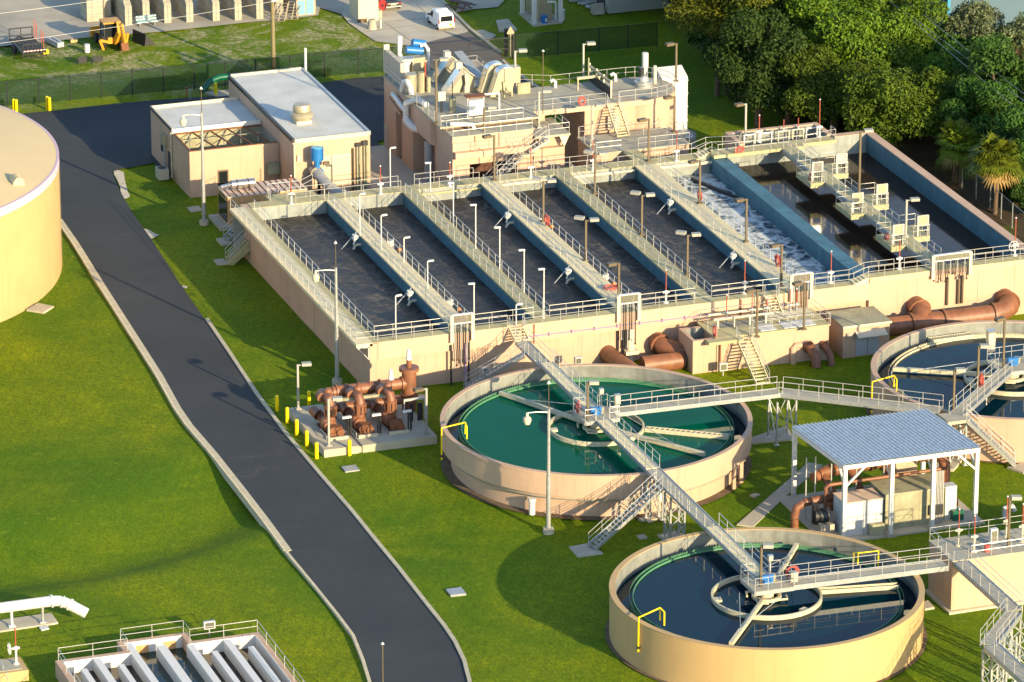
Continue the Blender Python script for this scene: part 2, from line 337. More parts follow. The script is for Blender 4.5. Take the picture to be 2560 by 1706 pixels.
def stair(label,top,bot,width,treads,group=None,rails=(1,1),solid=None,matt='galvanised',name='metal_stair',flat_top=.0,risers=False):
    """straight stair from top to bot (centre line), treads as parts"""
    top=Vector(top);bot=Vector(bot); root=thing(name,label,'stairs',bot,group); d=bot-top; hd=Vector((d.x,d.y,0)); L=hd.length; hd.normalize(); sd=Vector((-hd.y,hd.x,0))
    tm=None
    for k in range(treads):
        t=(k+.5)/treads; c=top+d*t
        if tm is None:
            b=MB().bar(-sd*width/2,sd*width/2,L/treads*.95,.05)
            tm=b.build('tread','cream_deck' if solid else matt,root,origin=(0,0,0)); 
            me=tm.data; rl=wloc(root)
            for v in me.vertices: v.co=v.co+rl
            tm.location=c-rl
        else:
            o=bpy.data.objects.new('tread',tm.data); C.objects.link(o); o.parent=root; o.location=c-wloc(root)
    for s in (-1,1):
        off=sd*(s*width/2)
        if solid:
            pass
        else: MB().bar(top+off+Vector((0,0,-.12)),bot+off+Vector((0,0,.08)),.07,.28).build('stringer',matt,root)
        if rails[0 if s<0 else 1]:
            rail([top+off,bot+off+Vector((0,0,.1))],parent=root,sp=1.4,h=1.0)
    if solid:
        n=treads; b=MB()
        for k in range(n):
            a=top+d*(k/n); e=top+d*((k+1)/n); z=a.z-(-d.z)/n*.8
            b.bar((a.x,a.y,z/2-.02+ (bot.z)/2),(e.x,e.y,z/2-.02+bot.z/2),width-.04,max(.05,z-bot.z))
        b.build('stair_body',solid,root)
    return root
# ------------------------------------------------------------------ camera, sky, sun
cd=bpy.data.cameras.new('camera'); cam=bpy.data.objects.new('camera',cd); C.objects.link(cam); scene.camera=cam
cd.sensor_width=36; cd.lens=36*F/2560; cd.clip_start=5; cd.clip_end=6000; cam.location=CAM
cam.matrix_world=Matrix(((RGT.x,UPV.x,-FWD.x,CAM.x),(RGT.y,UPV.y,-FWD.y,CAM.y),(RGT.z,UPV.z,-FWD.z,CAM.z),(0,0,0,1)))
SUN_EL=R(15.6); SH_AZ=R(108.8)     # shadows run towards SH_AZ
sd_=Vector((-cos(SH_AZ)*cos(SUN_EL),-sin(SH_AZ)*cos(SUN_EL),sin(SUN_EL)))   # towards the sun
w=bpy.data.worlds.new('World'); scene.world=w; w.use_nodes=True; nt=w.node_tree
sk=nt.nodes.new('ShaderNodeTexSky'); sk.sky_type='NISHITA'; sk.sun_disc=False; sk.sun_elevation=SUN_EL; sk.sun_rotation=math.atan2(sd_.x,sd_.y); sk.altitude=20; sk.air_density=1.0; sk.dust_density=.6; sk.ozone_density=1.6
nt.links.new(sk.outputs['Color'],nt.nodes['Background'].inputs['Color']); nt.nodes['Background'].inputs['Strength'].default_value=.15
ld=bpy.data.lights.new('sun','SUN'); ld.energy=4.7; ld.angle=R(.55); ld.color=(1,.77,.44); lo=bpy.data.objects.new('sun',ld); C.objects.link(lo)
lo.rotation_euler=sd_.to_track_quat('Z','Y').to_euler(); lo.location=(0,-40,80)
vs=scene.view_settings; vs.view_transform='Standard'; vs.look='None'; vs.gamma=1; vs.exposure=1.08
scene.display_settings.display_device='sRGB'
# ------------------------------------------------------------------ ground
def smooth(t): t=max(0,min(1,t)); return t*t*(3-2*t)
SWL=[un(-260,1485),un(0,1437),un(250,1402),un(430,1352),un(560,1300),un(660,1255)]
def swale(x,y):
    best=1e9;side=0
    for a,b in zip(SWL[:-1],SWL[1:]):
        ax,ay,bx,by=a.x,a.y,b.x,b.y; dx,dy=bx-ax,by-ay; l=dx*dx+dy*dy; t=max(0,min(1,((x-ax)*dx+(y-ay)*dy)/l)); px,py=ax+dx*t,ay+dy*t; d=math.hypot(x-px,y-py)
        if d<best: best=d; side=(x-px)*-dy+(y-py)*dx
    s=best if side>0 else -best         # + beyond the ditch (towards the tank)
    if s<0: v=-.85*smooth((s+4.6)/4.6)       # lawn falls away from the sun into the ditch
    else: v=-.85+.85*smooth(s/13)
    e=smooth((-x-9.5)/6)                 # fades out before the road
    return v*e
def gh(x,y):
    n=mnoise.noise(Vector((x*.11,y*.11,0)))*.09+mnoise.noise(Vector((x*.37,y*.37,4)))*.022
    return -.1+min(.07,n)+ (swale(x,y) if x<-9 and -75<y<30 else 0)
def axis(lo,hi,st,far):
    a=[]; v=lo
    while v<hi: a.append(v); v+=st
    a.append(hi); return [-far,lo-300,lo-90,lo-30,lo-10]+a+[hi+10,hi+30,hi+90,hi+300,far]
xs=axis(-62,78,1.3,2500); ys=axis(-80,135,1.3,2500)
b=MB(); nx=len(xs)
for y in ys:
    for x in xs: b.v.append((x,y,gh(x,y) if -70<x<85 and -88<y<142 else -.13))
b.f=[(j*nx+i,j*nx+i+1,(j+1)*nx+i+1,(j+1)*nx+i) for j in range(len(ys)-1) for i in range(nx-1)]
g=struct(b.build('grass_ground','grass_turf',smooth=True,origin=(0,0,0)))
def sheet(name,pts,z,m): 
    return struct(MB().prism([(p[0],p[1]) for p in pts],-.6,z).build(name,m,origin=(0,0,0)))
# road
LK=[(155,548),(197,608),(255,701),(299,770),(344,840),(408,940),(453,1021),(482,1063),(544,1134.6),(608,1215.5),(673,1299.7),(730,1377.4),(719,1381),(793.5,1471),(848,1539),(887,1591),(911.5,1652),(928,1706),(944,1790),(955,1900)]
RK=[(1185,1900),(1180,1790),(1169,1706),(1155.5,1654),(1133.5,1608),(1106,1567),(1062,1512),(991,1421),(928,1344.5),(876,1280),(793.5,1184.5),(711,1086),(640,990),(566,878),(513,800),(455,718),(375.6,594.5),(334.5,537),(299,476.6),(280,430)]
rp=[un(*p) for p in LK[::-1]]+[un(90,430),un(20,330),un(-60,300),un(55,285),un(140,277),un(296,259),un(378,252),un(493,244),un(573,238)]
back=[un(802,208),un(895,195),un(959,192)]
rp=[un(*p) for p in LK[::-1]]+[un(90,440),un(-80,330),un(-120,300),un(55,285),un(140,277),un(296,259),un(378,252),un(573,238),un(802,208),un(895,195),un(959,192)]
rp+=[un(1040,150),un(1046,118),un(1160,92),un(1249,134),un(1280,173),un(1330,215),un(1340,300)]
rp+=[(30,70),(22,66),(22,51),(9,51),(9,70),(0,70),(0,62),(-.6,61.5)]
rp+=[un(387,408),un(300,424)]+[un(*p) for p in RK[::-1]]
struct(MB().add([(p[0],p[1],.02) for p in rp],[tuple(range(len(rp)))]).build('road','asphalt',origin=(0,0,0)))
dr=[un(1043,113),un(1172,80),un(1270,155),un(1300,190),un(1260,215),un(1200,215),un(1110,190),un(1043,150)]
struct(MB().poly(dr,.026).build('access_road','asphalt_old',origin=(0,0,0)))
def offs(pts,d):
    o=[]
    for i,p in enumerate(pts):
        a=pts[max(0,i-1)];c=pts[min(len(pts)-1,i+1)]; t=Vector((c[0]-a[0],c[1]-a[1])).normalized(); o.append((p[0]+t.y*d,p[1]-t.x*d))
    return o
def ribbon(name,inner,outer,z0,z1,m,slope=0):
    n=len(inner); b=MB(); vs=[]; 
    for i in range(n): vs+=[(inner[i][0],inner[i][1],-.5),(inner[i][0],inner[i][1],z0),(outer[i][0],outer[i][1],z1),(outer[i][0],outer[i][1],-.5)]
    fs=[(i*4+k,i*4+k+1,i*4+k+5,i*4+k+4) for i in range(n-1) for k in range(3)]+[(0,1,2,3),((n-1)*4+3,(n-1)*4+2,(n-1)*4+1,(n-1)*4)]
    return b.add(vs,fs).build(name,m,origin=(0,0,0))
lk=[(un(*p).x,un(*p).y) for p in LK]; 
wide=lk[:12]; struct(ribbon('gutter',wide,offs(wide,.5),.03,.05,'concrete_kerb'))
struct(ribbon('kerb',offs(wide,.5),offs(wide,.7),.05,.17,'concrete_kerb'))
struct(ribbon('kerb',lk[12:],offs(lk[12:],.26),.12,.14,'concrete_kerb'))
rk=[(un(*p).x,un(*p).y) for p in RK]
struct(ribbon('kerb',rk[:15],offs(rk,.3)[:15],.13,.16,'concrete_kerb'))
# kerb along the access drive
kp=[un(*p) for p in ((1098,0),(1172,74),(1249,134))]; kp=[(p.x,p.y) for p in kp]; struct(ribbon('kerb',kp,offs(kp,-.3),.14,.16,'concrete_kerb'))
kp=[un(*p) for p in ((1254,153),(1275,175),(1330,212),(1370,240))]; kp=[(p.x,p.y) for p in kp]; struct(ribbon('kerb',kp,offs(kp,-.3),.12,.14,'concrete_kerb'))
# concrete yard at the rear, drive to the gate
yp=[un(-80,122),un(0,116.5),un(120,104),un(236,93),un(411,79),un(640,54),un(689,52),un(777,41),un(796,38),un(800,20),un(854,36),un(873,59),un(905,82),un(939,104),un(1045,100),un(1172,79),un(1098,0),un(1040,-70),un(-60,-90)]
struct(MB().poly(yp,.015).build('yard_pavement','yard_concrete',origin=(0,0,0)))
dp=[un(854,36),un(873,59),un(905,82),un(939,104),un(1043,117),un(1172,83),un(1105,6),un(1040,-66),un(905,-60)]
struct(MB().poly(dp,.023).build('concrete_drive','drive_concrete',origin=(0,0,0)))
j=MB()
for a,c in (((905,82),(1040,62)),((960,55),(1140,40)),((960,55),(1045,115)),((1040,10),(1112,75))):
    a=un(*a,.028);c=un(*c,.028); j.bar(a,c,.07,.004)
struct(j.build('drive_joints','asphalt_old'))
# apron between blower building and headworks, slab in front of it
struct(MB().prism([(16.4,39.5),(22.6,39.5),(22.6,64.8),(15.5,64.8)],-.5,.034).build('concrete_apron','drive_concrete',origin=(0,0,0)))
struct(MB().prism([(22.6,43.),(46,43.),(46,56),(22.6,56)],-.5,.032).build('concrete_apron','concrete_pad',origin=(0,0,0)))
# lawn strips of sand at the road edge
for i,(pts) in enumerate((((284,426),(312,430),(318,470),(325,492),(312,499),(300,470)),((355,570),(375,576),(397,588),(380,597),(366,590)),((455,712),(470,715),(466,722),(458,718)))):
    q=[]
    for k in range(len(pts)):
        a=pts[k];c=pts[(k+1)%len(pts)]
        for t in (0,.35,.7): q.append(un(lerp(a[0],c[0],t)+random.uniform(-3,3),lerp(a[1],c[1],t)+random.uniform(-2,2)))
    struct(MB().poly(q,.005).build('sand_patch','sand_patch',origin=(0,0,0)))
# flat covers and slabs lying in the lawn
def slab(name,label,cat,pts,z,m,group=None):
    b=MB().prism([(p[0],p[1]) for p in pts],-.4,z); return tag(b.build(name,m),label,cat,group)
def pxs(o,s,*pts): return [un(o[0]+x/s,o[1]+y/s) for x,y in pts]
slab('hatch_cover','blue grey square hatch cover in the lawn below the brown pump skid','hatch',pxs((640,850),3.647,(778,1160),(905,1143),(945,1190),(815,1207)),.06,'galvanised')
slab('hatch_cover','pale grey square hatch cover in the lawn right of the road bend','hatch',pxs((640,1276),3.647,(1730,725),(1870,705),(1917,765),(1775,780)),.06,'galvanised')
slab('access_slab','flat concrete slab in the grass at the foot of the tall lamp mast by the generator','slab',pxs((0,430),3.647,(1705,328),(1810,312),(1850,350),(1745,368)),.05,'concrete_pad')
slab('access_slab','tan slab at the foot of the round tan storage tank','slab',pxs((0,430),3.647,(240,1258),(345,1200),(490,1228),(400,1283)),.05,'concrete_pad')
slab('path_slab','long concrete walk from the nearest tank up to the roofed pump station','path',[un(*p) for p in ((1842,1312),(1920,1245),(2021,1157),(2057,1163),(1967,1239),(1883,1317))],.03,'concrete_pad')
slab('access_slab','small square slab with a round lid between the two nearest tanks, left one','slab',pxs((1280,1276),3.647,(1135,232),(1200,222),(1237,252),(1165,263)),.05,'concrete_pad')
slab('access_slab','small square slab with a round lid right of the green tank','slab',pxs((1280,850),3.647,(2165,1420),(2215,1400),(2262,1412),(2210,1437)),.05,'concrete_pad')
slab('stair_slab','slab at the foot of the stairs below the green tank','slab',pxs((1280,1276),3.647,(522,338),(700,305),(832,395),(602,430)),.06,'concrete_pad')
slab('footing_slab','slab under the trestle columns between the two nearest tanks','slab',pxs((1280,1276),3.647,(1325,228),(1480,195),(1600,240),(1380,275)),.06,'concrete_pad')
slab('footing_slab','slab under the short columns behind the stairs of the green tank','slab',pxs((1280,1276),3.647,(1150,80),(1330,10),(1400,75),(1190,98)),.06,'concrete_pad')
slab('footing_slab','slab under the four walkway legs right of the green tank','slab',pxs((1920,850),3.647,(-170,900),(160,790),(258,905),(-140,945)),.06,'concrete_pad')
slab('stair_slab','slab at the foot of the stairs beside the far right tank','slab',pxs((1920,850),3.647,(2180,1165),(2330,1120),(2450,1190),(2330,1215)),.06,'concrete_pad')
slab('footing_slab','slab under the landing legs beside the far right tank','slab',pxs((1920,850),3.647,(1480,1140),(1700,1080),(1768,1105),(1690,1192),(1500,1180)),.1,'concrete_pad')
slab('pipe_slab','long concrete slab under the white outfall pipe at the lower left','slab',[un(-60,1575)]+pxs((0,1276),2.941,(-10,815),(375,760),(428,830),(390,838),(0,895))+[un(-60,1592)],.08,'concrete_pad')
slab('access_slab','pale slab with two black lids beside the white outfall pipe slab','slab',pxs((0,1276),2.941,(285,862),(345,848),(362,872),(305,885)),.06,'cabinet_white')
slab('stair_slab','slab at the foot of the concrete steps at the left end of the aeration basin','slab',pxs((0,430),3.647,(1945,805),(2030,795),(2085,838),(1985,848)),.06,'concrete_pad')
slab('stair_slab','slab at the foot of the grey metal steps by the generator','slab',pxs((0,430),3.647,(1970,612),(2060,600),(2120,650),(2020,668)),.06,'concrete_pad')
slab('access_slab','pale slab with a green lid beside the nearest tank and the sludge block','slab',pxs((1920,1276),3.647,(1400,845),(1460,825),(1518,890),(1430,905)),.06,'concrete_pad')
# ------------------------------------------------------------------ aeration basin
T=4.6; T2=5.1
basin=thing('aeration_basin','huge peach concrete aeration basin divided into long water channels by walkways','basin',(0,0,0))
XL,XR=0.,62.9; YF,YR=0.,39.3
D1=(7.9,9.6);D2=(15.35,16.8);D3=(23.0,24.8);D4=(30.4,31.9);D5=(38.4,40.5);W6=(46.0,47.4)
# outer walls (front lower wall set back under the channel overhang)
MB().box(.3,46.4,.42,1.08,-.6,3.02).build('wall','peach_paint',basin)
MB().box(46.4,66,.05,1.08,-.6,T2-.5).build('wall','peach_paint',basin)
MB().box(.75,12.55,YF,1.08,3.02,T-.02).box(14.0,46.4,YF,1.08,3.02,T-.02).build('front_channel','peach_band',basin)
MB().box(12.6,13.95,.3,1.08,3.02,T-.05).build('front_channel','peach_band',basin)
MB().box(46.4,66,-.04,1.08,T2-.5,T2-.02).build('front_channel','peach_band',basin)
for x in (13.95,33.2): MB().box(x+.9,x+1.05,-.03,.05,2.75,T-.06).build('wall_joint','rust',basin)
MB().box(XL,.72,.0,YR,-.6,T-.06).build('wall','peach_paint',basin)
MB().box(.72,46.,37.75,YR,-.6,T-.05).build('wall','basin_inner_end',basin)
MB().box(46.,58.8,37.75,38.3,-.6,T2-.35).build('wall','basin_inner_end',basin)
MB().box(58.8,XR-.8,37.75,38.5,-.6,T2+.15).build('wall','basin_inner_end',basin)
MB().box(XR-.8,XR-.05,1.08,38.5,-.6,T2+.1).build('wall','basin_inner',basin)
MB().box(XR-.85,XR,1.1,38.55,T2+.1,T2+.2).box(58.8,XR-.85,37.7,38.55,T2+.15,T2+.2).build('wall_cap','peach_band',basin)
MB().box(.72,.78,1.08,37.75,2.6,T-.2).box(.78,62.1,1.08,1.14,2.6,T-.2).build('wall_lining','basin_inner',basin)
# decks
MB().box(-1.2,.26,0.,38.4,T-.28,T).build('walkway_deck','cream_deck',basin)
MB().box(.264,.8,0.,37.75,T-.1,T-.004).build('walkway_deck','concrete_deck',basin)
MB().box(.8,12.55,0.02,1.15,T-.06,T).box(14.,46.3,.02,1.15,T-.06,T).box(12.55,14.,.3,1.15,T-.06,T).build('walkway_deck','concrete_deck',basin)
MB().box(46.3,66,-.05,1.15,T2-.06,T2).build('walkway_deck','concrete_deck',basin)
MB().box(.8,46.2,37.7,39.35,T-.06,T).build('walkway_deck','concrete_deck',basin)
MB().box(46.,55.3,36.6,38.6,T2-.3,T2).box(55.3,58.8,37.3,38.6,T2-.3,T2).build('walkway_deck','concrete_deck',basin)
# slots cut in the front channel steps (four risers to the higher right part)
sb=MB()
for k in range(4): sb.box(45.0+k*.33,46.3,.0,1.14,T+.125*k,T+.125*(k+1)-.002*(k))
sb.build('deck_step','cream_deck',basin)
sb=MB()
for k in range(4): sb.box(44.9+k*.33,46.2,37.75,39.2,T+.125*k,T+.125*(k+1))
sb.build('deck_step','cream_deck',basin)
for (a,c),m in ((D1,'cream_deck'),(D2,'concrete_deck'),(D3,'cream_deck'),(D4,'concrete_deck'),(D5,'cream_deck')):
    dw=MB().box(a+.06,c-.06,1.14,37.75,-.6,T-.16).build('divider_wall','basin_inner',basin)
    MB().box(a,c,1.15,37.7,T-.16,T+.004).build('divider_deck',m,dw)
MB().box(*W6,1.14,37.75,-.6,T+.1).build('divider_wall','basin_inner',basin)
# deck joints on the front walk
for k in range(30): MB().bar((1.2+k*1.5,.05,T+.003),(1.2+k*1.5,1.12,T+.003),.03,.004).build('deck_joint','concrete_wet',basin)
for x in (9.9,19.5,30.1,44.6): MB().box(x,x+.04,.405,.42,0,3.02).build('wall_joint','concrete_wet',basin)
for x in (51.,56.9,60.5): MB().box(x,x+.04,.035,.05,0,T2-.5).build('wall_joint','concrete_wet',basin)
for y in (8,16,24,31): MB().box(-.012,0,y,y+.04,0,T-.3).build('wall_joint','concrete_wet',basin)
# brackets under the left overhang
for k in range(13):
    y=.06+k*3.1
    MB().bar((-1.1,y,T-.34),(-.06,y,T-.34),.1,.12).bar((-.08,y,T-.3),(-.08,y,T-1.5),.1,.12).bar((-1.05,y,T-.36),(-.05,y,T-1.5),.07,.07).build('bracket','aluminium',basin)
# waters
def water(x0,x1,z,m,y0=1.14,y1=37.75): return struct(MB().box(x0,x1,y0,y1,z-.3,z).build('water',m,origin=(0,0,0)))
ch=[.78,*D1,*D2,*D3,*D4,*D5]
for x0,x1 in ((.78,7.96),(9.54,15.41),(16.74,23.06),(24.74,30.46),(31.84,38.46)): water(x0,x1,3.32,'water_aerated')
water(40.44,46.,3.1,'water_foam'); water(47.4,62.1,3.35,'water_brown',1.14,37.75)
MB().bar((43.5,36,3.3),(46,28,3.2),.25,.3).build('submerged_beam','dark_metal',basin)
# rear chamber behind the right part
cham=thing('weir_chamber','open topped peach weir chamber behind the right end of the basin','chamber',(54,40.5,0))
MB().box(49.4,49.9,38.6,42.5,-.6,T2+.2).box(58.4,58.9,38.6,42.5,-.6,T2+.2).box(49.9,58.4,42.0,42.5,-.6,T2+.2).build('wall','peach_band',cham)
MB().box(49.9,58.4,41.95,41.998,T2-1.6,T2+.1).box(58.35,58.398,38.7,41.9,T2-1.6,T2+.1).build('wall_lining','concrete_wet',cham)
struct(MB().box(49.9,58.4,38.6,42,2.2,T2-1.2).build('water','water_brown',origin=(0,0,0)))
for x in (50.7,52.4,54.2,55.7,57.1):
    gf=thing('sluice','','gate frame',(x,39.4,T2),'weir gates on the rear chamber')
    MB().bar((x-.55,39.4,T2-1),(x-.55,39.4,T2+.75),.09,.09).bar((x+.55,39.4,T2-1),(x+.55,39.4,T2+.75),.09,.09).bar((x-.6,39.4,T2+.75),(x+.6,39.4,T2+.75),.1,.1).bar((x-.6,39.4,T2+.1),(x+.6,39.4,T2+.1),.06,.06).build('frame','trim_cream' if x in(54.2,55.7) else 'white_paint',gf)
    if x in(54.2,55.7): MB().cyl(x,39.4,T2+.8,T2+1.1,.13,8,.05).build('actuator','galvanised',gf); MB().cyl(x,39.4,T2+1.1,T2+1.9,.05,6).build('stem','red_pipe',gf)
for o,l in zip([o for o in C.objects if o.name.startswith('sluice')],('first white gate frame from the left on the rear weir chamber','second white gate frame from the left on the rear weir chamber','left one of two cream gates with red stems on the rear weir chamber','right one of two cream gates with red stems on the rear weir chamber','tall white gate frame nearest the right wall of the rear chamber')): o['label']=l
# railings of the basin ------------------------------------------------
G='railings round the aeration basin'
def br(label,*pts,z=T,**k): return rail([(x,y,z) for x,y in pts],label,group=G,**k)
br('long railing on the outer edge of the left cream walkway',(-1.15,38.2),(-1.15,.08),(.75,.06),(7.3,.06))
br('railing between the left cream walkway and the first water channel',(.78,37.),(.78,1.13),(7.5,1.13))
br('front edge railing from the first conduit rack to the long bridge stairs',(9.2,.06),(12.5,.06))
br('front edge railing from the bridge stairs to the second conduit rack',(14.05,.06),(22.4,.06))
br('front edge railing between the second and third conduit racks',(24.9,.06),(36.3,.06))
br('front edge railing just left of the third conduit rack',(37.8,.06),(38.9,.06))
names=('first','second','third','fourth','fifth')
for n,(a,c) in zip(names,(D1,D2,D3,D4,D5)):
    br(f'left railing of the {n} channel walkway counted from the left',(a+.04,37.),(a+.04,1.6))
    if n=='fifth': br('right railing of the fifth channel walkway beside the white foaming channel',(c-.04,37.),(c-.04,1.6))
    else: br(f'right railing of the {n} channel walkway counted from the left',(c-.04,37.),(c-.04,1.13),({'first':15.3,'second':22.9,'third':30.3,'fourth':38.3}[n],1.13))
for n,a,c in (('first',5.,7.8),('second',9.7,15.2),('third',17.,22.9),('fourth',24.9,30.3),('fifth',32.,38.3)):
    br(f'inner rear railing at the head of the {n} channel',(a,37.75),(c,37.75))
br('outer rear railing from the generator platform to the first walkway pole',(4.6,39.2),(15.4,39.2))
br('outer rear railing behind the third channel',(17,39.2),(22.8,39.2))
br('outer rear railing behind the fourth channel',(25.2,39.2),(36.,39.2))
br('inner rear railing at the head of the foaming channel',(41,37.75),(44.8,37.75))
br('outer rear railing behind the foaming channel',(41,39.2),(44.7,39.2))
rail([(44.9,37.75,T),(46.2,37.72,T2),(46.4,36.65,T2),(53.6,36.65,T2)],'inner railing up the steps to the rear deck over the still water',group=G)
rail([(44.7,39.2,T),(46.1,39.1,T2),(49.3,38.55,T2)],'outer railing up the steps to the rear deck',group=G)
rail([(55.3,36.65,T2),(58.7,37.35,T2),(58.7,38.5,T2)],'railing at the right end of the rear deck',group=G)
rail([(41.2,.06,T),(44.9,.06,T),(46.3,.04,T2),(52.5,.02,T2)],'front edge railing climbing the four steps to the higher right deck',group=G)
rail([(40.9,1.13,T),(44.9,1.13,T),(46.3,1.13,T2),(49.2,1.13,T2)],'inner railing climbing the four steps above the foaming channel',group=G)
rail([(50.2,1.13,T2),(52.3,1.13,T2)],'short inner railing left of the still water bridge',group=G)
rail([(55.9,.02,T2),(66,.02,T2)],'front edge railing right of the wide conduit frame',group=G)
rail([(55.2,1.13,T2),(66,1.13,T2)],'inner railing at the lower right corner of the basin',group=G)
# bridge over the still water with platforms
sw=thing('platform_bridge','grey walkway bridge with side platforms across the dark still water','walkway bridge',(53.6,19,T2))
PS=(28.6,19.0,9.6)
MB().box(53.0,54.3,1.2,36.6,T2-.08,T2).build('deck','concrete_deck',sw)
for x in (52.98,54.32): MB().box(x-.06,x+.06,1.2,36.6,T2-.55,T2-.02).build('girder','galvanised',sw)
for k,y in enumerate(PS):
    MB().box(51.5,52.9,y-2.6,y+1.,T2-.5,T2-.01).build('platform','concrete_deck',sw)
    MB().box(54.4,56.,y-.9,y+2.4,T2-.5,T2-.01).build('platform','concrete_deck',sw)
    rail([(52.9,y+1,T2),(51.55,y+1,T2),(51.55,y-2.55,T2),(52.9,y-2.55,T2)],parent=sw,sp=1.3)
    rail([(54.4,y+2.35,T2),(55.95,y+2.35,T2),(55.95,y-.85,T2),(54.4,y-.85,T2)],parent=sw,sp=1.3)
yy=[36.5]+[v for y in PS for v in (y+2.4,y-2.6)]+[2.4]
for a,c in zip(yy[::2],yy[1::2]):
    if a-c>1: rail([(53.02,a,T2),(53.02,c,T2)],parent=sw); rail([(54.3,a,T2),(54.3,c,T2)],parent=sw)
lab=('rearmost','middle','nearest')
for k,y in enumerate(PS):
    for s,x,yy_,wd in (('left',52.3,y-2.2,.0),('right',55.4,y-.6,.0)):
        g=thing('gate_stand',f'{lab[k]} {s} gate panel with two pale posts on the still water bridge','gate panel',(x,yy_,T2),'gate panels on the platform bridge')
        for q in (-.48,.48): MB().bar((x+q,yy_,T2-.6),(x+q,yy_,T2+1.85),.15,.18).build('post','galvanised',g)
        MB().box(x-.4,x+.4,yy_-.04,yy_+.04,T2+.9,T2+1.8).build('panel','steel_tan' if k else 'steel_bright',g)
        MB().bar((x-.55,yy_,T2+1.88),(x+.55,yy_,T2+1.88),.16,.07).build('top_bar','trim_cream',g)
        for q in (-.35,-.1,.15,.38): MB().cyl(x+q,yy_+.05,T2-.5,T2+1.,.03,6).build('conduit','dark_metal',g)
# conduit racks along the front
def rack(name,x,label,z,wd=1.9,n=8,top=1.75,ph=.75,long=2.6,seed=0):
    g=thing(name,label,'conduit rack',(x,-.1,z-.4),'conduit racks on the basin front')
    for q in (-wd/2,wd/2): MB().box(x+q-.14,x+q+.14,-.32,-.1,z-.75,z+top).build('post','trim_cream',g)
    MB().box(x-wd/2+.14,x+wd/2-.14,-.24,-.17,z+top-ph,z+top-.06).build('panel','steel_bright',g)
    MB().bar((x-wd/2,-.21,z+top),(x+wd/2,-.21,z+top),.24,.09).build('top_bar','white_paint',g); MB().bar((x-wd/2,-.21,z+top-ph-.06),(x+wd/2,-.21,z+top-ph-.06),.12,.09).build('top_bar','white_paint',g)
    for q in (-.33,.33): MB().box(x+q*wd-.03-.2,x+q*wd-.2,-.262,-.24,z+top-ph,z+top-.06).build('panel_seam','steel_tan',g)
    rnd=random.Random(seed)
    for k in range(n):
        xx=x-wd/2+.3+(wd-.6)*k/(n-1); e=z-long+rnd.uniform(-.5,.4)
        MB().tube([(xx,-.2,z+top-ph-.05),(xx,-.2,e)],.045,6).cyl(xx,-.2,e-.15,e,.08,6).build('conduit','dark_metal' if k%3 else 'grey_pipe',g)
    return g
rack('conduit_rack',8.3,'first conduit rack from the left with silver panels on the basin front',T,seed=1)
rack('conduit_rack',23.6,'second conduit rack from the left with silver panels on the basin front',T,seed=2)
rack('conduit_rack',39.8,'third conduit rack with silver panels and longest black conduits on the basin front',T,n=10,long=3.2,seed=3)
g=rack('conduit_rack',54.2,'wide white framed conduit rack at the right end of the basin front',T2,wd=3.6,n=14,top=1.45,ph=.5,long=.6,seed=4)
for x,e in ((7.3,0),(8.6,0),(8.9,0)): tag(MB().tube([(x,-.14,3.6),(x,-.14,e-.2)],.09,8).build('drop_pipe','purple_pipe' if x==8.6 else 'dark_metal'),{7.3:'black pipe left of the first conduit rack down the basin wall',8.6:'purple pipe under the first conduit rack down to the ground',8.9:'black pipe right of the purple pipe under the first conduit rack'}[x],'pipe','pipes down the basin front')
for x in (53.9,54.95,55.35): tag(MB().tube([(x,-.14,4.3),(x,-.14,1.7)],.11,8).build('drop_pipe','bronze_metal'),{53.9:'left brown pipe running down the sunlit wall under the wide conduit rack',54.95:'middle brown pipe down the wall under the wide conduit rack',55.35:'right brown pipe down the wall under the wide conduit rack'}[x],'pipe','pipes down the basin front')
cd_=thing('wall_conduit','long thin mauve conduit clipped along the basin front under the deck','conduit',(14,-.1,3.6))
MB().tube([(13.9,-.12,3.5),(38.5,-.12,3.5)],.05,6).build('conduit','purple_pipe',cd_)
for k in range(12): MB().box(14.2+k*2.1-.04,14.2+k*2.1+.04,-.18,-.0,3.36,3.64).build('clip','purple_pipe',cd_)
cd_=thing('wall_pipe','black pipe and pale column on the basin front wall above the big brown pipe','pipe',(23.4,.2,1.5))
MB().cyl(23.9,.1,0,3.05,.36,14).box(23.3,24.5,-.5,.4,.75,1.1).build('column','trim_cream',cd_,smooth=True); MB().cyl(22.8,.25,.5,3.1,.1,8).cyl(23.3,.25,.8,3.1,.12,8).build('pipe','dark_metal',cd_)
# ------------------------------------------------------------------ equipment on the basin walkways
za=pz((640,430),3.647); zb=pz((1280,430),3.647)
# instrument stations: drop pipe with valve, and float arm
def station_proto():
    d=thing('drop_pipe','','drop pipe',(0,0,0),'aeration drop pipes')
    MB().tube([(0,0,.25),(0,0,-.15),(-.1,0,-.45)],.1,8).build('riser','white_paint',d,smooth=True)
    MB().cyl(0,0,.05,.2,.26,10).cyl(0,0,.35,.5,.24,10).cyl(.22,-.1,.2,.42,.12,8).build('valve','white_paint',d,smooth=True)
    MB().tube([(1.0,.05,-.55),(.25,0,-.5),(.02,0,-.62),(-.1,-.03,-.85),(-.14,-.05,-1.9)],.13,10).build('elbow_pipe','trim_cream',d,smooth=True)
    a=thing('float_arm','','float arm',(0,0,0),'float arms over the water channels')
    MB().tube([(0,0,0),(-1.75,-.35,-1.55)],.045,6).build('rod','galvanised',a)
    MB().sphere(-1.8,-.36,-1.72,.24,12,8).build('float','orange_float',a,smooth=True)
    return d,a
dp0,fa0=station_proto()
first=True
lefts=[('first',D1[0],'rear',27.3),('first',D1[0],'front',11.4),('third',D3[0],'rear',28.5),('third',D3[0],'front',12.2),('fifth',D5[0],'rear',27.),('fifth',D5[0],'front',11.2)]
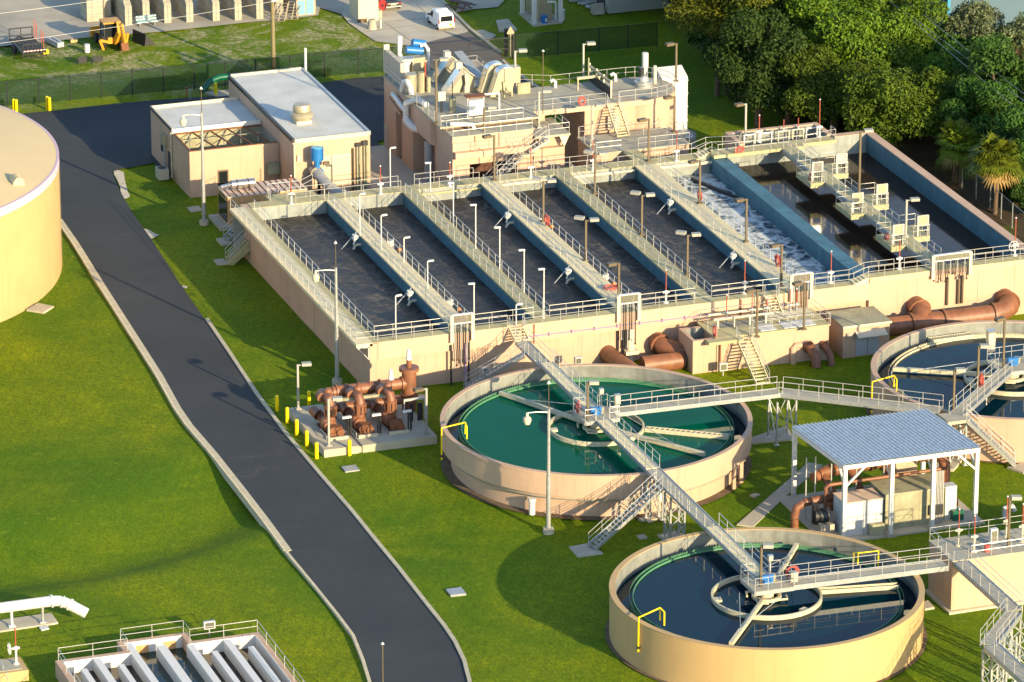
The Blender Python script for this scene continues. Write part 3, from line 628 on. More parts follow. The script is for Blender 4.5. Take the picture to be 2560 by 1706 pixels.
for i,(n,x,e,y) in enumerate(lefts):
    L1=f'white drop pipe with valve on the left side of the {n} walkway, {e} one'; L2=f'orange ball float on a rod left of the {n} walkway, {e} one'
    if i==0: dp0.location=(x-.55,y,4.2); fa0.location=(x-.1,y+.7,T+.1); dp0['label']=L1; fa0['label']=L2
    else: dup(dp0,(x-.55,y,4.2),label=L1); dup(fa0,(x-.1,y+.7,T+.1),label=L2)
rights=[('first',D1[1],'rear',25.),('first',D1[1],'front',8.2),('third',D3[1],'rear',26.5),('third',D3[1],'front',10.)]
for n,x,e,y in rights:
    dup(dp0,(x+.5,y,4.1),PI,f'white drop pipe with valve on the right side of the {n} walkway, {e} one'); dup(fa0,(x+.1,y-.5,T+.4),PI+.5,f'orange ball float on a rod right of the {n} walkway, {e} one')
# valve actuators on rails
def coil(b,c,rx,rz,n,rad,axis='y',seed=0):
    rnd=random.Random(seed)
    for k in range(n):
        o=Vector((rnd.uniform(-.12,.12),rnd.uniform(-.1,.1),rnd.uniform(-.1,.1))); s=rnd.uniform(.75,1.05); pts=[]
        for t in range(15):
            a=2*PI*t/14
            v=Vector((rx*s*cos(a),0,rz*s*sin(a))) if axis=='y' else (Vector((0,rx*s*cos(a),rz*s*sin(a))) if axis=='x' else Vector((rx*s*cos(a),rz*s*sin(a),.03*k)))
            pts.append(Vector(c)+o+v)
        b.tube(pts,rad,5)
    return b
def hose(label,c,ax='x',rx=.42,rz=.5,seed=0,col='red_hose'):
    return tag(coil(MB(),c,rx,rz,7,.035,ax,seed).build('hose_coil',col),label,'hose','coiled red hoses')
hose('faded red hose coil hung on the third walkway railing, rear one',(D3[1]-.1,24.0,T+.6),seed=1)
hose('pink hose coil lying on the deck near the front of the third walkway',(D3[1]-.6,6.,T+.08),'z',.6,.5,seed=2)
hose('bright red hose coil on the fifth walkway railing beside the foam',(D5[1]-.1,26.0,T+.6),seed=3)
hose('faded red hose coil near the front of the fifth walkway',(D5[1]-.1,6.8,T+.6),seed=4)
hose('red hose coil on the rear platform of the still water bridge',(51.9,27.,T2+.3),'x',.3,.3,seed=5)
hose('red hose coil on the nearest platform of the still water bridge',(51.9,9.,T2+.3),'x',.3,.3,seed=6)
hose('small red hose hanging on the rear deck railing over the still water',(48.6,36.7,T2+.3),'y',.4,.35,seed=7)
hose('small red hose at the near end of the first walkway',(D1[1]+.2,2.,T+.3),'y',.3,.25,seed=8)
def actuator(label,x,y,z,h=.9,stem=0.,mcol='white_paint'):
    a=thing('valve_operator',label,'valve operator',(x,y,z),'valve operators')
    MB().cyl(x,y,z,z+h,.09,8).cyl(x,y,z,z+.08,.24,10).build('pedestal',mcol,a,smooth=True)
    MB().sphere(x,y,z+h+.08,.2,8,6).bar((x-.3,y,z+h+.1),(x+.3,y,z+h+.1),.14,.14).build('gearbox',mcol,a,smooth=True)
    if stem: MB().cyl(x,y,z+h+.2,z+h+.2+stem,.05,6).build('stem','red_pipe',a); MB().sphere(x,y,z+h+.25+stem,.08,6,4).build('stem_cap','white_paint',a)
    return a
for lab_,x,y,z,s in (('valve operator with a tall red stem on the inner front edge of the fourth channel',27.6,1.2,T,1.9),('valve operator with a tall red stem on the inner front edge of the fifth channel',35.,1.2,T,1.9),('valve operator with red stem at the front of the foaming channel',43.2,1.2,T,1.8),
  ('valve operator with red stem at the front of the still water left of its bridge',49.8,1.3,T2,1.6),('valve operator with a red stem at the rear of the first channel',4.55,37.7,T,1.6),('valve operator with red stem at the rear of the second channel',13.2,37.7,T,1.6),
  ('valve operator at the rear of the third channel',20.,37.7,T,1.2),('valve operator with dark red stem at the rear of the fourth channel',28.,37.7,T,1.9),('valve operator with red stem at the rear of the fifth channel',34.2,37.7,T,2.0),('valve operator with red stem at the rear of the foaming channel',42.6,37.7,T,2.),
  ('valve operator with red stem on the rear deck by the weir chamber',51.6,39.2,T2,1.5),('valve operator with a long red stem at the corner of the weir chamber',57.6,38.7,T2,2.6)):
    actuator(lab_,x,y,z,.9,s)
a=actuator('valve operator with white handwheel and red stem at the basin corner lower right',61.,1.25,T2,.9,2.4)
MB().tube([(60.75+.45*cos(t*PI/8),1.0,T2+1.0+.45*sin(t*PI/8)) for t in range(17)],.035,6).bar((60.3,1,T2+1),(61.2,1,T2+1),.04,.04).bar((60.75,1,T2+.55),(60.75,1,T2+1.45),.04,.04).build('handwheel','white_paint',a)
# rear header air pipe
tag(MB().tube([(16.9,37.4,4.2),(23,37.4,4.2)],.1,8).build('air_pipe','concrete_deck'),'pale air pipe under the rear walkway at the third channel','pipe','air pipes under the rear walkway')
tag(MB().tube([(24.9,37.4,4.25),(30.4,37.4,4.25)],.14,8).build('air_pipe','trim_cream'),'pale air pipe under the rear walkway at the fourth channel','pipe','air pipes under the rear walkway')
tag(MB().tube([(31.9,37.4,4.25),(38.3,37.4,4.25)],.14,8).build('air_pipe','trim_cream'),'pale air pipe under the rear walkway at the fifth channel','pipe','air pipes under the rear walkway')
tag(MB().tube([(40.5,37.3,4.25),(46,37.3,4.25)],.16,8).build('air_pipe','trim_cream'),'pale air pipe under the rear walkway at the foaming channel','pipe','air pipes under the rear walkway')
# ------------------------------------------------------------------ lamp poles
def lamp(px,py,zb_,hy,style,label,ang=None,off=None):
    """pole standing at pixel (px,py) on height zb_, top at pixel row hy"""
    p=un(px,py,zb_); top=hz(hy,p.x,p.y); h=top-zb_; L=thing('walkway_lamp' if style!='mast' else 'lamp_mast',label,'lamp',p,{'white':'white railing lamps','box':'bronze box lamps','twin':'twin head bronze lamps','mast':'tall grey lamp masts','spire':'thin spire lamps'}[style]); x,y=p.x,p.y
    if style=='white':
        MB().cyl(x,y,zb_,top,.055,8).build('pole','white_paint',L); s=-1 if ang is None else ang
        MB().bar((x+.05,y,top),(x+s*.55,y-.1,top+.06),.2,.13).build('lamp_head','white_paint',L)
    elif style in('box','twin'):
        dk='bronze_metal' if off!='light' else 'lamp_grey'
        MB().bar((x,y,zb_),(x,y,top),.17,.17).build('pole',dk,L); MB().box(x-.22,x+.22,y-.22,y+.22,zb_,zb_+.12).build('base_plate',dk,L)
        s=ang or 1
        MB().bar((x,y,top-.06),(x+s*.45,y-.1,top-.06),.1,.1).build('arm',dk,L)
        MB().bar((x+s*.35,y-.05,top),(x+s*1.15,y-.2,top),.5,.26).build('lamp_head','lamp_grey' if s>0 else 'bronze_metal',L)
        if style=='twin': MB().bar((x-s*.1,y+.25,top+.1),(x-s*.75,y+.8,top+.1),.5,.26).build('lamp_head','lamp_grey',L)
    elif style=='mast':
        MB().prism([(x+.45*cos(k*PI/4+.3),y+.45*sin(k*PI/4+.3)) for k in range(8)],zb_-.2,zb_+.35).build('base','concrete_pad',L)
        MB().cyl(x,y,zb_+.3,zb_+h*.38,.2,12,.18).cyl(x,y,zb_+h*.38,zb_+h*.82,.15,12,.12).build('pole','galvanised',L,smooth=True)
        MB().cyl(x,y,zb_+h*.82,top-.1,.04,8,.03).build('spire','bronze_metal',L)
        MB().cyl(x,y,top-.1,top+.12,.16,8,.02).build('spire_cap','white_paint',L)
        z=zb_+h*.8; MB().tube([(x,y,z),(x-.9,y+.1,z+.12),(x-1.7,y+.2,z+.1)],.06,8).build('arm','galvanised',L)
        MB().lathe(x-1.75,y+.2,[(0,z+.15),(.1,z+.1),(.14,z-.2),(.32,z-.32),(.34,z-.55),(.22,z-.85),(0,z-.95)],12).build('lamp_head','trim_cream',L,smooth=True)
    elif style=='spire':
        MB().cyl(x,y,zb_,top-.15,.05,8).build('pole','bronze_metal',L); MB().cyl(x,y,top-.15,top,.14,8,.03).build('spire_cap','white_paint',L)
    return L
a_=lambda x,y:(640+x/3.647,430+y/3.647); b_=lambda x,y:(1280+x/3.647,430+y/3.647); c_=lambda x,y:(1280+x/3.647,y/3.647); e_=lambda x,y:(1920+x/3.647,430+y/3.647)
W_=[((948,585),205),((1143,700),398),((1350,825),602),((1565,1060),815)]
for k,((x,y),hy) in enumerate(W_): lamp(*a_(x,y),T,430+hy/3.647,'white',f'white hooded lamp on the first walkway right railing, {["farthest","second farthest","third farthest","nearest"][k]} one',1)
lamp(*a_(1275,1530),T,430+1130/3.647,'white','white hooded lamp on the front railing of the first channel',1)
for k,((x,y),hy) in enumerate([((1800,500),100),((2003,700),300),((2222,890),505)]): lamp(*a_(x,y),T,430+hy/3.647,'white',f'white hooded lamp on the second walkway right railing, {["farthest","middle","nearest of three"][k]}',-1)
lamp(*b_(110,1100),T,430+712/3.647,'white','white hooded lamp on the second walkway near its front third',-1)
lamp(*b_(290,1340),T,430+885/3.647,'white','white hooded lamp where the second walkway meets the front walk',-1)
lamp(*a_(1988,1370),T,430+1018/3.647,'white','white hooded lamp just right of the first conduit rack',-1)
lamp(*b_(38,1400),T,430+1210/3.647,'white','white hooded lamp at the head of the bridge stairs',1)
lamp(640+1225/3.647,(1700)/3.647,T,1352/3.647,'white','white hooded lamp behind the rear walkway facing the apron, left one',1)
lamp(640+1590/3.647,(1760)/3.647,T,1485/3.647,'white','white hooded lamp behind the rear walkway facing the apron, right one',-1)
lamp(*b_(285,455),T,430+85/3.647,'twin','twin head bronze lamp on the third walkway, rear one'); lamp(*b_(672,810),T,430+440/3.647,'twin','twin head bronze lamp on the third walkway, front one')
lamp(*b_(1182,575),T,430+212/3.647,'twin','twin head bronze lamp on the fourth walkway, middle one'); lamp(*b_(1597,940),T,430+575/3.647,'twin','twin head bronze lamp on the fourth walkway, front one')
lamp(*b_(755,200),T,c_(760,1405)[1],'twin','twin head bronze lamp on the fourth walkway, rear one')
lamp(*b_(972,1180),T,430+830/3.647,'box','bronze box lamp at the second conduit rack on the third walkway',-1)
lamp(*b_(1710,290),T,c_(1710,1465)[1],'box','bronze box lamp on the fifth walkway, rear one',-1); lamp(*b_(2133,640),T,430+245/3.647,'box','bronze box lamp on the fifth walkway beside the foam, middle one',-1)
lamp(*e_(120,1050),T,430+660/3.647,'box','bronze box lamp at the front end of the fifth walkway',-1)
lamp(*e_(828,300),T2,c_(0,0)[1]+1195/3.647,'box','bronze box lamp on the rear platform of the still water bridge',1); lamp(*e_(1255,590),T2,430+255/3.647,'box','bronze box lamp on the nearest platform of the still water bridge',1,'light')
lamp(*c_(1245,1470),T,1085/3.647,'box','bronze box lamp at the rear end of the fifth walkway',-1); lamp(640+2172/3.647,430+75/3.647,T,1235/3.647,'box','bronze box lamp at the rear end of the third walkway',-1)
lamp(*c_(2128,1260),T2,945/3.647,'box','bronze box lamp on the rear deck by the weir chamber',-1,'light')
lamp(843,957,0,606,'mast','tall lamp mast with globe head at the front left corner of the basin'); lamp(510,560,0,220,'mast','tall lamp mast with globe head between the road and the generator'); lamp(1371,1330,0,956,'mast','tall lamp mast with globe head in front of the green tank')
lamp(958,1790,0,1606,'spire','thin spire lamp rising in front of the road at the bottom')
lamp(640+385/3.647,850+630/3.647,.62,850+225/3.647,'box','box lamp on a thin pole at the left rear of the brown pump skid',1,'light')
lamp(640+1555/3.647,850+855/3.647,.62,850+440/3.647,'box','box lamp on a thin pole at the right of the brown pump skid',-1,'light')
lamp(640+665/3.647,850+965/3.647,.62,850+540/3.647,'box','box lamp on a thin pole at the front of the brown pump skid',1,'light')
# ------------------------------------------------------------------ round clarifier tanks
RZ=3.85; WZ=2.95
CL={'green':(12.85,-21.3),'near':(12.8,-59.2),'far':(50.3,-22.0)}
def clarifier(key,label,water_m,Rw,Ri,launder,weir_m,fm):
    cx,cy=CL[key]; t=thing('settling_tank',label,'settling tank',(cx,cy,0),'round settling tanks'); N=160
    if launder:
        MB().lathe(cx,cy,[(11.9,-.6),(12.05,-.6),(12.05,1.9),(12.9,1.9),(12.9,RZ-.22),(12.95,RZ-.22),(12.95,RZ),(12.55,RZ),(12.55,1.6),(11.9,1.6)],N).build('wall','peach_paint',t,smooth=True)
        Ro=12.55
    else:
        MB().lathe(cx,cy,[(11.6,-.6),(12.02,-.6),(12.02,RZ-.02),(12.06,RZ-.02),(12.06,RZ),(11.6,RZ),(11.6,-.6)],N).build('wall','gold_paint' if key=='near' else 'peach_paint',t,smooth=True); Ro=11.6
    MB().lathe(cx,cy,[(Ro-.004,1.5),(Ro-.004,RZ-.06)],N).build('inner_wall','concrete_wet',t,smooth=True)
    # weir with teeth and scum baffle
    b=MB(); n=300
    b.lathe(cx,cy,[(Rw+.22,WZ-.55),(Rw+.25,WZ-.55),(Rw+.25,WZ+.12),(Rw+.22,WZ+.12)],N)
    for k in range(n):
        a=2*PI*k/n; d=2*PI/n*.32; r=Rw+.235; p=[(cx+r*cos(a+q),cy+r*sin(a+q),z) for q,z in ((-d,WZ+.1),(d,WZ+.1),(d*.4,WZ+.24),(-d*.4,WZ+.24))]; b.add(p,[(0,1,2,3)])
    b.build('weir',weir_m,t,smooth=False)
    MB().lathe(cx,cy,[(Rw-.06,WZ-.3),(Rw,WZ-.3),(Rw,WZ+.1),(Rw-.06,WZ+.1),(Rw-.06,WZ-.3)],N).build('scum_baffle',weir_m,t,smooth=True)
    MB().lathe(cx,cy,[(Ri,WZ-.4),(Ri+.16,WZ-.4),(Ri+.16,WZ+.3),(Ri,WZ+.3),(Ri,WZ-.4)],96).build('feed_well','weir_cream',t,smooth=True)
    b=MB()
    for q in (.6,2.9,5.1): b.bar((cx+(Ri-.3)*cos(q),cy+(Ri-.3)*sin(q),WZ+.12),(cx+(Ri-.3)*cos(q+.16),cy+(Ri-.3)*sin(q+.16),WZ+.12),.5,.2)
    b.build('well_baffle','weir_cream',t)
    c=MB().cyl(cx,cy,WZ-.5,RZ+.1,.55,20).lathe(cx,cy,[(.9,WZ+.05),(1.15,WZ+.05),(1.15,WZ+.3),(.9,WZ+.3),(.9,WZ+.05)],32)
    for q in range(4): c.tube([(cx+1.1*cos(q*PI/2+.4),cy+1.1*sin(q*PI/2+.4),WZ+.15),(cx+1.7*cos(q*PI/2+.8),cy+1.7*sin(q*PI/2+.8),WZ+.2),(cx+1.5*cos(q*PI/2+1.3),cy+1.5*sin(q*PI/2+1.3),WZ+.15)],.09,6)
    c.build('centre_column','weir_cream',t,smooth=True)
    struct(MB().lathe(cx,cy,[(0,WZ-.06),(Rw+.2,WZ-.06)],96).build('water',water_m,origin=(cx,cy,0)))
    struct(MB().lathe(cx,cy,[(Rw+.26,WZ-.5),(Ro-.01,WZ-.5)],96).build('water','water_blue',origin=(cx,cy,0)))
    struct(MB().lathe(cx,cy,[(11.5 if not launder else 12.0,.0),(12.35 if not launder else 12.9,.0)],96).build('soil_ring','soil',origin=(cx,cy,0)))
    return t
cg=clarifier('green','round peach settling tank with overhanging rim and deep green water','water_green',11.2,3.85,True,'algae_green',None)
cn=clarifier('near','round golden settling tank with dark blue water nearest the camera','water_blue',10.25,4.1,False,'algae_green',None)
cf=clarifier('far','round peach settling tank with dark blue water cut by the right edge','water_blue',10.3,4.0,False,'weir_cream',None)
def arm(t,key,a,r0,r1,w_=.34,h=.32,rods=True,m='weir_cream'):
    cx,cy=CL[key]; P=lambda r,z:Vector((cx+r*cos(a),cy+r*sin(a),z))
    b=MB().bar(P(r0,WZ+.22),P(r1,WZ+.22),w_,h).build('skimmer_arm',m,t)
    if rods:
        n=Vector((-sin(a),cos(a),0)); MB().tube([P(r0*.3+r1*.7,WZ+.4),P(2,WZ+1.0)+n*1.6],.03,5).tube([P(r0*.3+r1*.7,WZ+.4),P(2,WZ+1.)-n*1.6],.03,5).build('tie_rod','galvanised',t)
def ang(key,px,py,z=3.1):
    p=un(px,py,z); return math.atan2(p.y-CL[key][1],p.x-CL[key][0]),math.hypot(p.x-CL[key][0],p.y-CL[key][1])
a,r=ang('green',1231,977.5); arm(cg,'green',a,1.2,11.1); a,r=ang('green',1761,1138); arm(cg,'green',a,1.2,r)
a,r=ang('near',1827,1613); arm(cn,'near',a,1.2,r,.3,.34); a,r=ang('near',1998,1354); arm(cn,'near',a,1.2,10.4,.3,.34)
a,r=ang('far',2204,923); arm(cf,'far',a,1.2,10.2)
def trough(t,key,p0,p1,wd,m,lattice=False):
    p0=un(*p0,3.05);p1=un(*p1,3.05); d=(p1-p0).normalized(); n=Vector((-d.y,d.x,0)); L=(p1-p0).length
    tr=MB().bar(p0+n*wd/2,p1+n*wd/2,.08,.34).bar(p0-n*wd/2,p1-n*wd/2,.08,.34)
    if lattice:
        for k in range(16): tr.bar(p0+d*(L*(k+.5)/16)-n*wd/2,p0+d*(L*(k+.5)/16)+n*wd/2,.12,.3)
    else: tr.bar(p0-Vector((0,0,.08)),p1-Vector((0,0,.08)),wd,.08)
    tr.build('scum_trough',m,t)
trough(cg,'green',(1614,1073),(1823,1093),.5,'weir_cream',True); trough(cn,'near',(2048,1478),(2245,1465),.55,'weir_cream'); trough(cf,'far',(2325,852),(2430,838),.7,'weir_cream',True)
# yellow sampling pipes over the rims
def rim_pipe(label,px,py,key):
    p=un(px,py,RZ); c=Vector((*CL[key],0)); d=Vector((c.x-p.x,c.y-p.y,0)).normalized(); n=Vector((-d.y,d.x,0)); o=p-d*.14; z=RZ
    g=thing('rim_pipe',label,'pipe',(o.x,o.y,1.5),'yellow pipes hooked over the tank rims')
    q=o+d*2.0
    MB().tube([(o.x,o.y,1.5),(o.x,o.y,z+.45),(q.x,q.y,z+.75),(q.x,q.y,z-.25)],.07,8).tube([q+Vector((0,0,.75)),q+n*-.55+Vector((0,0,.6)),q+n*-.55+Vector((0,0,-.5))],.065,8).build('pipe','yellow_paint',g)
    MB().cyl(o.x,o.y,1.75,1.95,.13,8).build('coupling','dark_metal',g)
rim_pipe('yellow pipe hooked over the left rim of the green tank',1108,1083,'green'); rim_pipe('yellow pipe hooked over the front rim of the nearest tank',1600,1557,'near'); rim_pipe('yellow pipe hooked over the left rim of the far right tank',2184,967,'far'); rim_pipe('yellow pipe over the far rim of the nearest tank behind its walkway',2192,1392,'near')
v=thing('vent_pipe','short white capped pipe against the front of the green tank','pipe',un(1330,1292)); p=un(1330,1286)
MB().cyl(p.x,p.y,0,1.15,.26,14).build('pipe','white_paint',v,smooth=True); MB().cyl(p.x,p.y,1.15,1.4,.33,14).build('cap','white_paint',v,smooth=True)
for k,(px,py) in enumerate(((1834,1222),(1852,1206))):
    p=un(px,py); tag(MB().bar((p.x,p.y,0),(p.x,p.y,2.0),.3,.3).box(p.x-.3,p.x+.3,p.y-.25,p.y+.25,1.9,2.1).build('rim_support','peach_paint'),f'peach concrete prop under the green tank rim, {("left","right")[k]} one of two','support','props under the green tank rim')
# ------------------------------------------------------------------ steel walkway bridges
def bridge(label,pts,wd=1.1,depth=.32,rails=(1,1),cream=False,name='walkway_bridge',rl=None):
    pts=[Vector(p) for p in pts]; t=thing(name,label,'walkway bridge',pts[0],'steel walkway bridges')
    for s,(a,b) in enumerate(zip(pts[:-1],pts[1:])):
        d=(b-a); n=Vector((-d.y,d.x,0)).normalized()
        MB().bar(a-Vector((0,0,.03)),b-Vector((0,0,.03)),wd,.05).build('deck','cream_deck' if cream else 'grey_deck',t)
        for q in (-1,1): MB().bar(a+n*q*wd/2-Vector((0,0,depth/2-.05)),b+n*q*wd/2-Vector((0,0,depth/2-.05)),.09,depth).build('girder','galvanised',t)
    for q in (0,1):
        if rails[q]:
            r=[]
            for i,p in enumerate(pts):
                a=pts[max(0,i-1)];b=pts[min(len(pts)-1,i+1)]; d=b-a; n=Vector((-d.y,d.x,0)).normalized(); r.append(p+n*((wd/2+.02)*(1 if q else -1)))
            rail(r,parent=t)
    return t
LZ=4.22
X0=CL['green'][0]; Y2=CL['green'][1]; Y3=CL['near'][1]; X1,Y1=CL['far']
ln=bridge('short landing bridge from the basin stairs towards the green tank',[(13.25,-1.6,3.72),(13.25,-8.3,3.72)],1.15,.3,(1,1))
ba=bridge('long walkway bridge over the green tank running from the basin to its centre',[(X0+.2,-8.4,LZ),(X0+.15,Y2+1.3,LZ)],1.15,.34,(1,1),True)
bb=bridge('long walkway bridge from the centre of the green tank to the nearest tank',[(X0+.05,Y2-1.5,LZ),(X0+.1,-34.2,LZ)],1.15,.34,(1,1),True)
bc=bridge('walkway bridge piece over the gap between the two nearest tanks',[(X0+.1,-34.3,LZ-.03),(X0+.1,-47.2,LZ-.03)],1.15,.3,(1,0))
rail([(X0-.5,-34.4,LZ),(X0-.5,-36.6,LZ)],parent=bc); rail([(X0-.5,-39.2,LZ),(X0-.5,-47.1,LZ)],parent=bc)
bd=bridge('cream walkway bridge over the nearest tank to its centre platform',[(X0+.1,-47.3,LZ),(X0+.1,Y3+1.4,LZ)],1.15,.34,(1,1),True)
def platform(label,cx,cy,w_,d_,gaps,z=LZ):
    t=thing('centre_platform',label,'platform',(cx,cy,z),'centre platforms of the tanks')
    MB().box(cx-w_/2,cx+w_/2,cy-d_/2,cy+d_/2,z-.07,z+.005).build('deck','grey_deck',t)
    b=MB()
    for s in (-1,1): b.box(cx+s*w_/2-.05,cx+s*w_/2+.05,cy-d_/2,cy+d_/2,z-.32,z-.01).box(cx-w_/2+.05,cx+w_/2-.05,cy+s*d_/2-.05,cy+s*d_/2+.05,z-.32,z-.01)
    b.build('edge_beam','galvanised',t)
    for g in gaps: rail([(cx+x*w_/2,cy+y*d_/2,z) for x,y in g],parent=t,sp=1.2)
    MB().box(cx-.35,cx+.35,cy-.3,cy+.3,z,z+.35).bar((cx-.5,cy,z+.45),(cx+.45,cy,z+.45),.34,.34).build('drive_motor','blue_paint',t); MB().cyl(cx+.5,cy+.3,z,z+.5,.3,12).build('gearbox','steel_tan',t,smooth=True)
    return t
platform('centre platform with blue drive motor on the green tank',X0,Y2,3.0,2.9,[[(-.35,1),(-1,1),(-1,-1),(-.4,-1)],[(.42,1),(1,1),(1,.5)],[(1,-.5),(1,-1),(.4,-1)]])
platform('centre platform with blue drive motor on the nearest tank',X0,Y3,3.2,2.9,[[(-.35,1),(-1,1),(-1,-1),(1,-1),(1,-.5)],[(.42,1),(1,1),(1,.5)]])
platform('centre platform with blue drive motor on the far right tank',X1,Y1,3.4,3.2,[[(-1,.0),(-1,1),(1,1),(1,-1),(.2,-1)]])
be=bridge('walkway bridge from the green tank centre to the gate structure on the right',[(X0+1.5,Y2+.25,LZ),(29.2,-21.35,LZ)],1.3,.36,(1,1))
bf=bridge('walkway bridge turning from the leg frame towards the far right tank',[(29.3,-21.4,LZ-.01),(40.2,-29.8,LZ-.01)],1.3,.36,(1,1))
bg=bridge('walkway bridge rising to the centre of the far right tank',[(40.9,-31.3,LZ),(X1-1.3,Y1-1.2,LZ)],1.2,.36,(1,1))
bh=bridge('walkway bridge from the nearest tank centre to the sludge block',[(X0+1.6,Y3-.55,LZ),(27.2,Y3-.95,LZ)],1.5,.4,(1,1))
bi=bridge('walkway bridge going down from the sludge block to the lower right corner',[(28.5,-60.3,LZ),(28.45,-70.4,LZ)],1.2,.42,(1,1))
bj=bridge('short zigzag walkway bridge at the lower right corner',[(28.3,-70.6,LZ-.01),(23.9,-75.6,LZ-.01)],1.2,.42,(1,1))
bk=bridge('last walkway bridge running out of the picture at the lower right',[(24.1,-75.8,LZ),(24.1,-92,LZ)],1.2,.42,(1,1))
MB().box(39.6,41.6,-32.6,-30.6,LZ-.3,LZ-.02).build('landing_deck','grey_deck',bg); 
# stairs
stair('flight of cream stairs from the basin front down to the landing bridge',(13.25,-.05,T-.05),(13.25,-1.6,3.75),1.25,5,'metal stairs',matt='cream_deck')
stair('metal stairs from the landing bridge down to the grass beside the basin',(12.6,-4.3,3.7),(7.9,-2.0,.15),1.05,17,'metal stairs')
stair('metal stairs down to the grass between the green tank and the nearest tank',(12.1,-37.9,LZ),(6.0,-39.0,.1),1.1,20,'metal stairs')
stair('metal stairs down to the grass in front of the far right tank',(41.5,-32.1,LZ),(45.3,-33.7,.1),1.1,18,'metal stairs')
# trestle legs
def trestle(label,cx,cy,w_,d_,z,lat=True,nm='trestle'):
    t=thing(nm,label,'trestle',(cx,cy,0),'steel trestles under the walkways')
    for sx in (-1,1):
        for sy in (-1,1):
            MB().bar((cx+sx*w_/2,cy+sy*d_/2,0),(cx+sx*w_/2,cy+sy*d_/2,z),.15,.15).box(cx+sx*w_/2-.2,cx+sx*w_/2+.2,cy+sy*d_/2-.2,cy+sy*d_/2+.2,.04,.1).build('leg','galvanised',t)
    b=MB(); n=3 if lat else 1
    for k in range(n):
        z0=.2+(z-.4)*k/n; z1=.2+(z-.4)*(k+1)/n
        for sy in (-1,1): b.bar((cx-w_/2,cy+sy*d_/2,z0),(cx+w_/2,cy+sy*d_/2,z1),.06,.06).bar((cx+w_/2,cy+sy*d_/2,z0),(cx-w_/2,cy+sy*d_/2,z1),.06,.06)
        for sx in (-1,1): b.bar((cx+sx*w_/2,cy-d_/2,z0),(cx+sx*w_/2,cy+d_/2,z1),.06,.06)
    b.build('bracing','galvanised',t); return t
trestle('lattice trestle under the bridge between the two nearest tanks',12.95,-39.2,1.2,1.3,LZ-.35); trestle('two leg trestle behind the stairs of the green tank',12.9,-34.8,1.1,.9,LZ-.35,False)
trestle('four leg frame under the walkway corner right of the green tank',29.2,-22.,1.7,1.9,LZ-.35,False); trestle('leg frame under the landing by the far right tank',40.7,-31.6,1.4,1.4,LZ-.35,False)
trestle('lattice trestle under the zigzag walkway at the lower right',24.2,-76.2,1.2,1.6,LZ-.4); trestle('lattice trestle under the walkway corner below the sludge block',28.3,-71.,1.3,1.3,LZ-.4); trestle('single pair of legs under the middle of the zigzag walkway',26.4,-73.6,1.,1.,LZ-.4)
# details on bridges
def lampbox(lbl,x,y,z0,h,s=1): 
    L=thing('bridge_lamp',lbl,'lamp',(x,y,z0),'bronze lamps on the bridges'); MB().bar((x,y,z0),(x,y,z0+h),.17,.17).build('pole','bronze_metal',L); MB().bar((x+s*.1,y,z0+h-.05),(x+s*.9,y-.15,z0+h-.1),.5,.28).build('lamp_head','lamp_grey' if s>0 else 'bronze_metal',L)
lampbox('dark lamp pole on the centre platform of the green tank',X0-1.1,Y2-.9,LZ,3.3); lampbox('dark lamp pole on the centre platform of the nearest tank',X0-.8,Y3-.6,LZ,3.4); lampbox('tall brown lamp pole on the platform of the far right tank',X1-1.2,Y1-.6,LZ,4.6,-1)
p=un(1920+1690/3.647,850+640/3.647,LZ); lampbox('brown lamp pole at the landing of the far right tank',p.x,p.y,LZ,3.6); p=un(1920+1910/3.647,850+430/3.647,LZ); lampbox('brown lamp pole half way along the bridge to the far right tank',p.x,p.y,LZ,3.7)
hose('red hose coil on the bridge railing at the green tank centre',(X0-1.4,Y2+.6,LZ+.6),seed=11,rx=.35); hose('pink hose coil with grey box on the bridge at the nearest tank centre',(X0+2.0,Y3-.2,LZ+.65),'y',.5,.5,12); hose('red hose coil on the bridge to the far right tank',(p.x+.3,p.y,LZ+.6),seed=13,rx=.35)
def ebox(lbl,x,y,z,w_,d_,h,m='cabinet_white',post=.0):
    t=thing('control_box',lbl,'control box',(x,y,z),'control boxes'); 
    MB().box(x-w_/2,x+w_/2,y-d_/2,y+d_/2,z+post,z+post+h).build('cabinet',m,t); MB().box(x-w_*.4,x+w_*.4,y-d_/2-.02,y-d_/2-.002,z+post+h*.12,z+post+h*.88).build('door','door_tan' if m!='cabinet_white' else 'steel_bright',t)
    if post: MB().box(x-.05,x+.05,y-.04,y+.04,z,z+post).build('post','galvanised',t)
ebox('glaring silver control box on a post at the green tank centre platform corner',X0+1.7,Y2-.4,LZ,.5,.3,.9,'steel_bright',.8); ebox('small silver box on a post by the green tank centre',X0+.9,Y2+1.3,LZ,.4,.3,.5,'steel_bright',1.2); ebox('grey control box on the walkway of the nearest tank',X0+1.8,Y3-.9,LZ,.55,.35,.8,'door_tan',.2); ebox('small silver box on a post at the nearest tank centre',X0+.7,Y3+1.2,LZ,.4,.3,.5,'steel_bright',1.2)
pp=un(2240+1720/7.294,820+480/7.294,LZ); ebox('tall silver control box beside the platform of the far right tank',pp.x,pp.y,LZ,.7,.5,1.9,'steel_bright',.3)
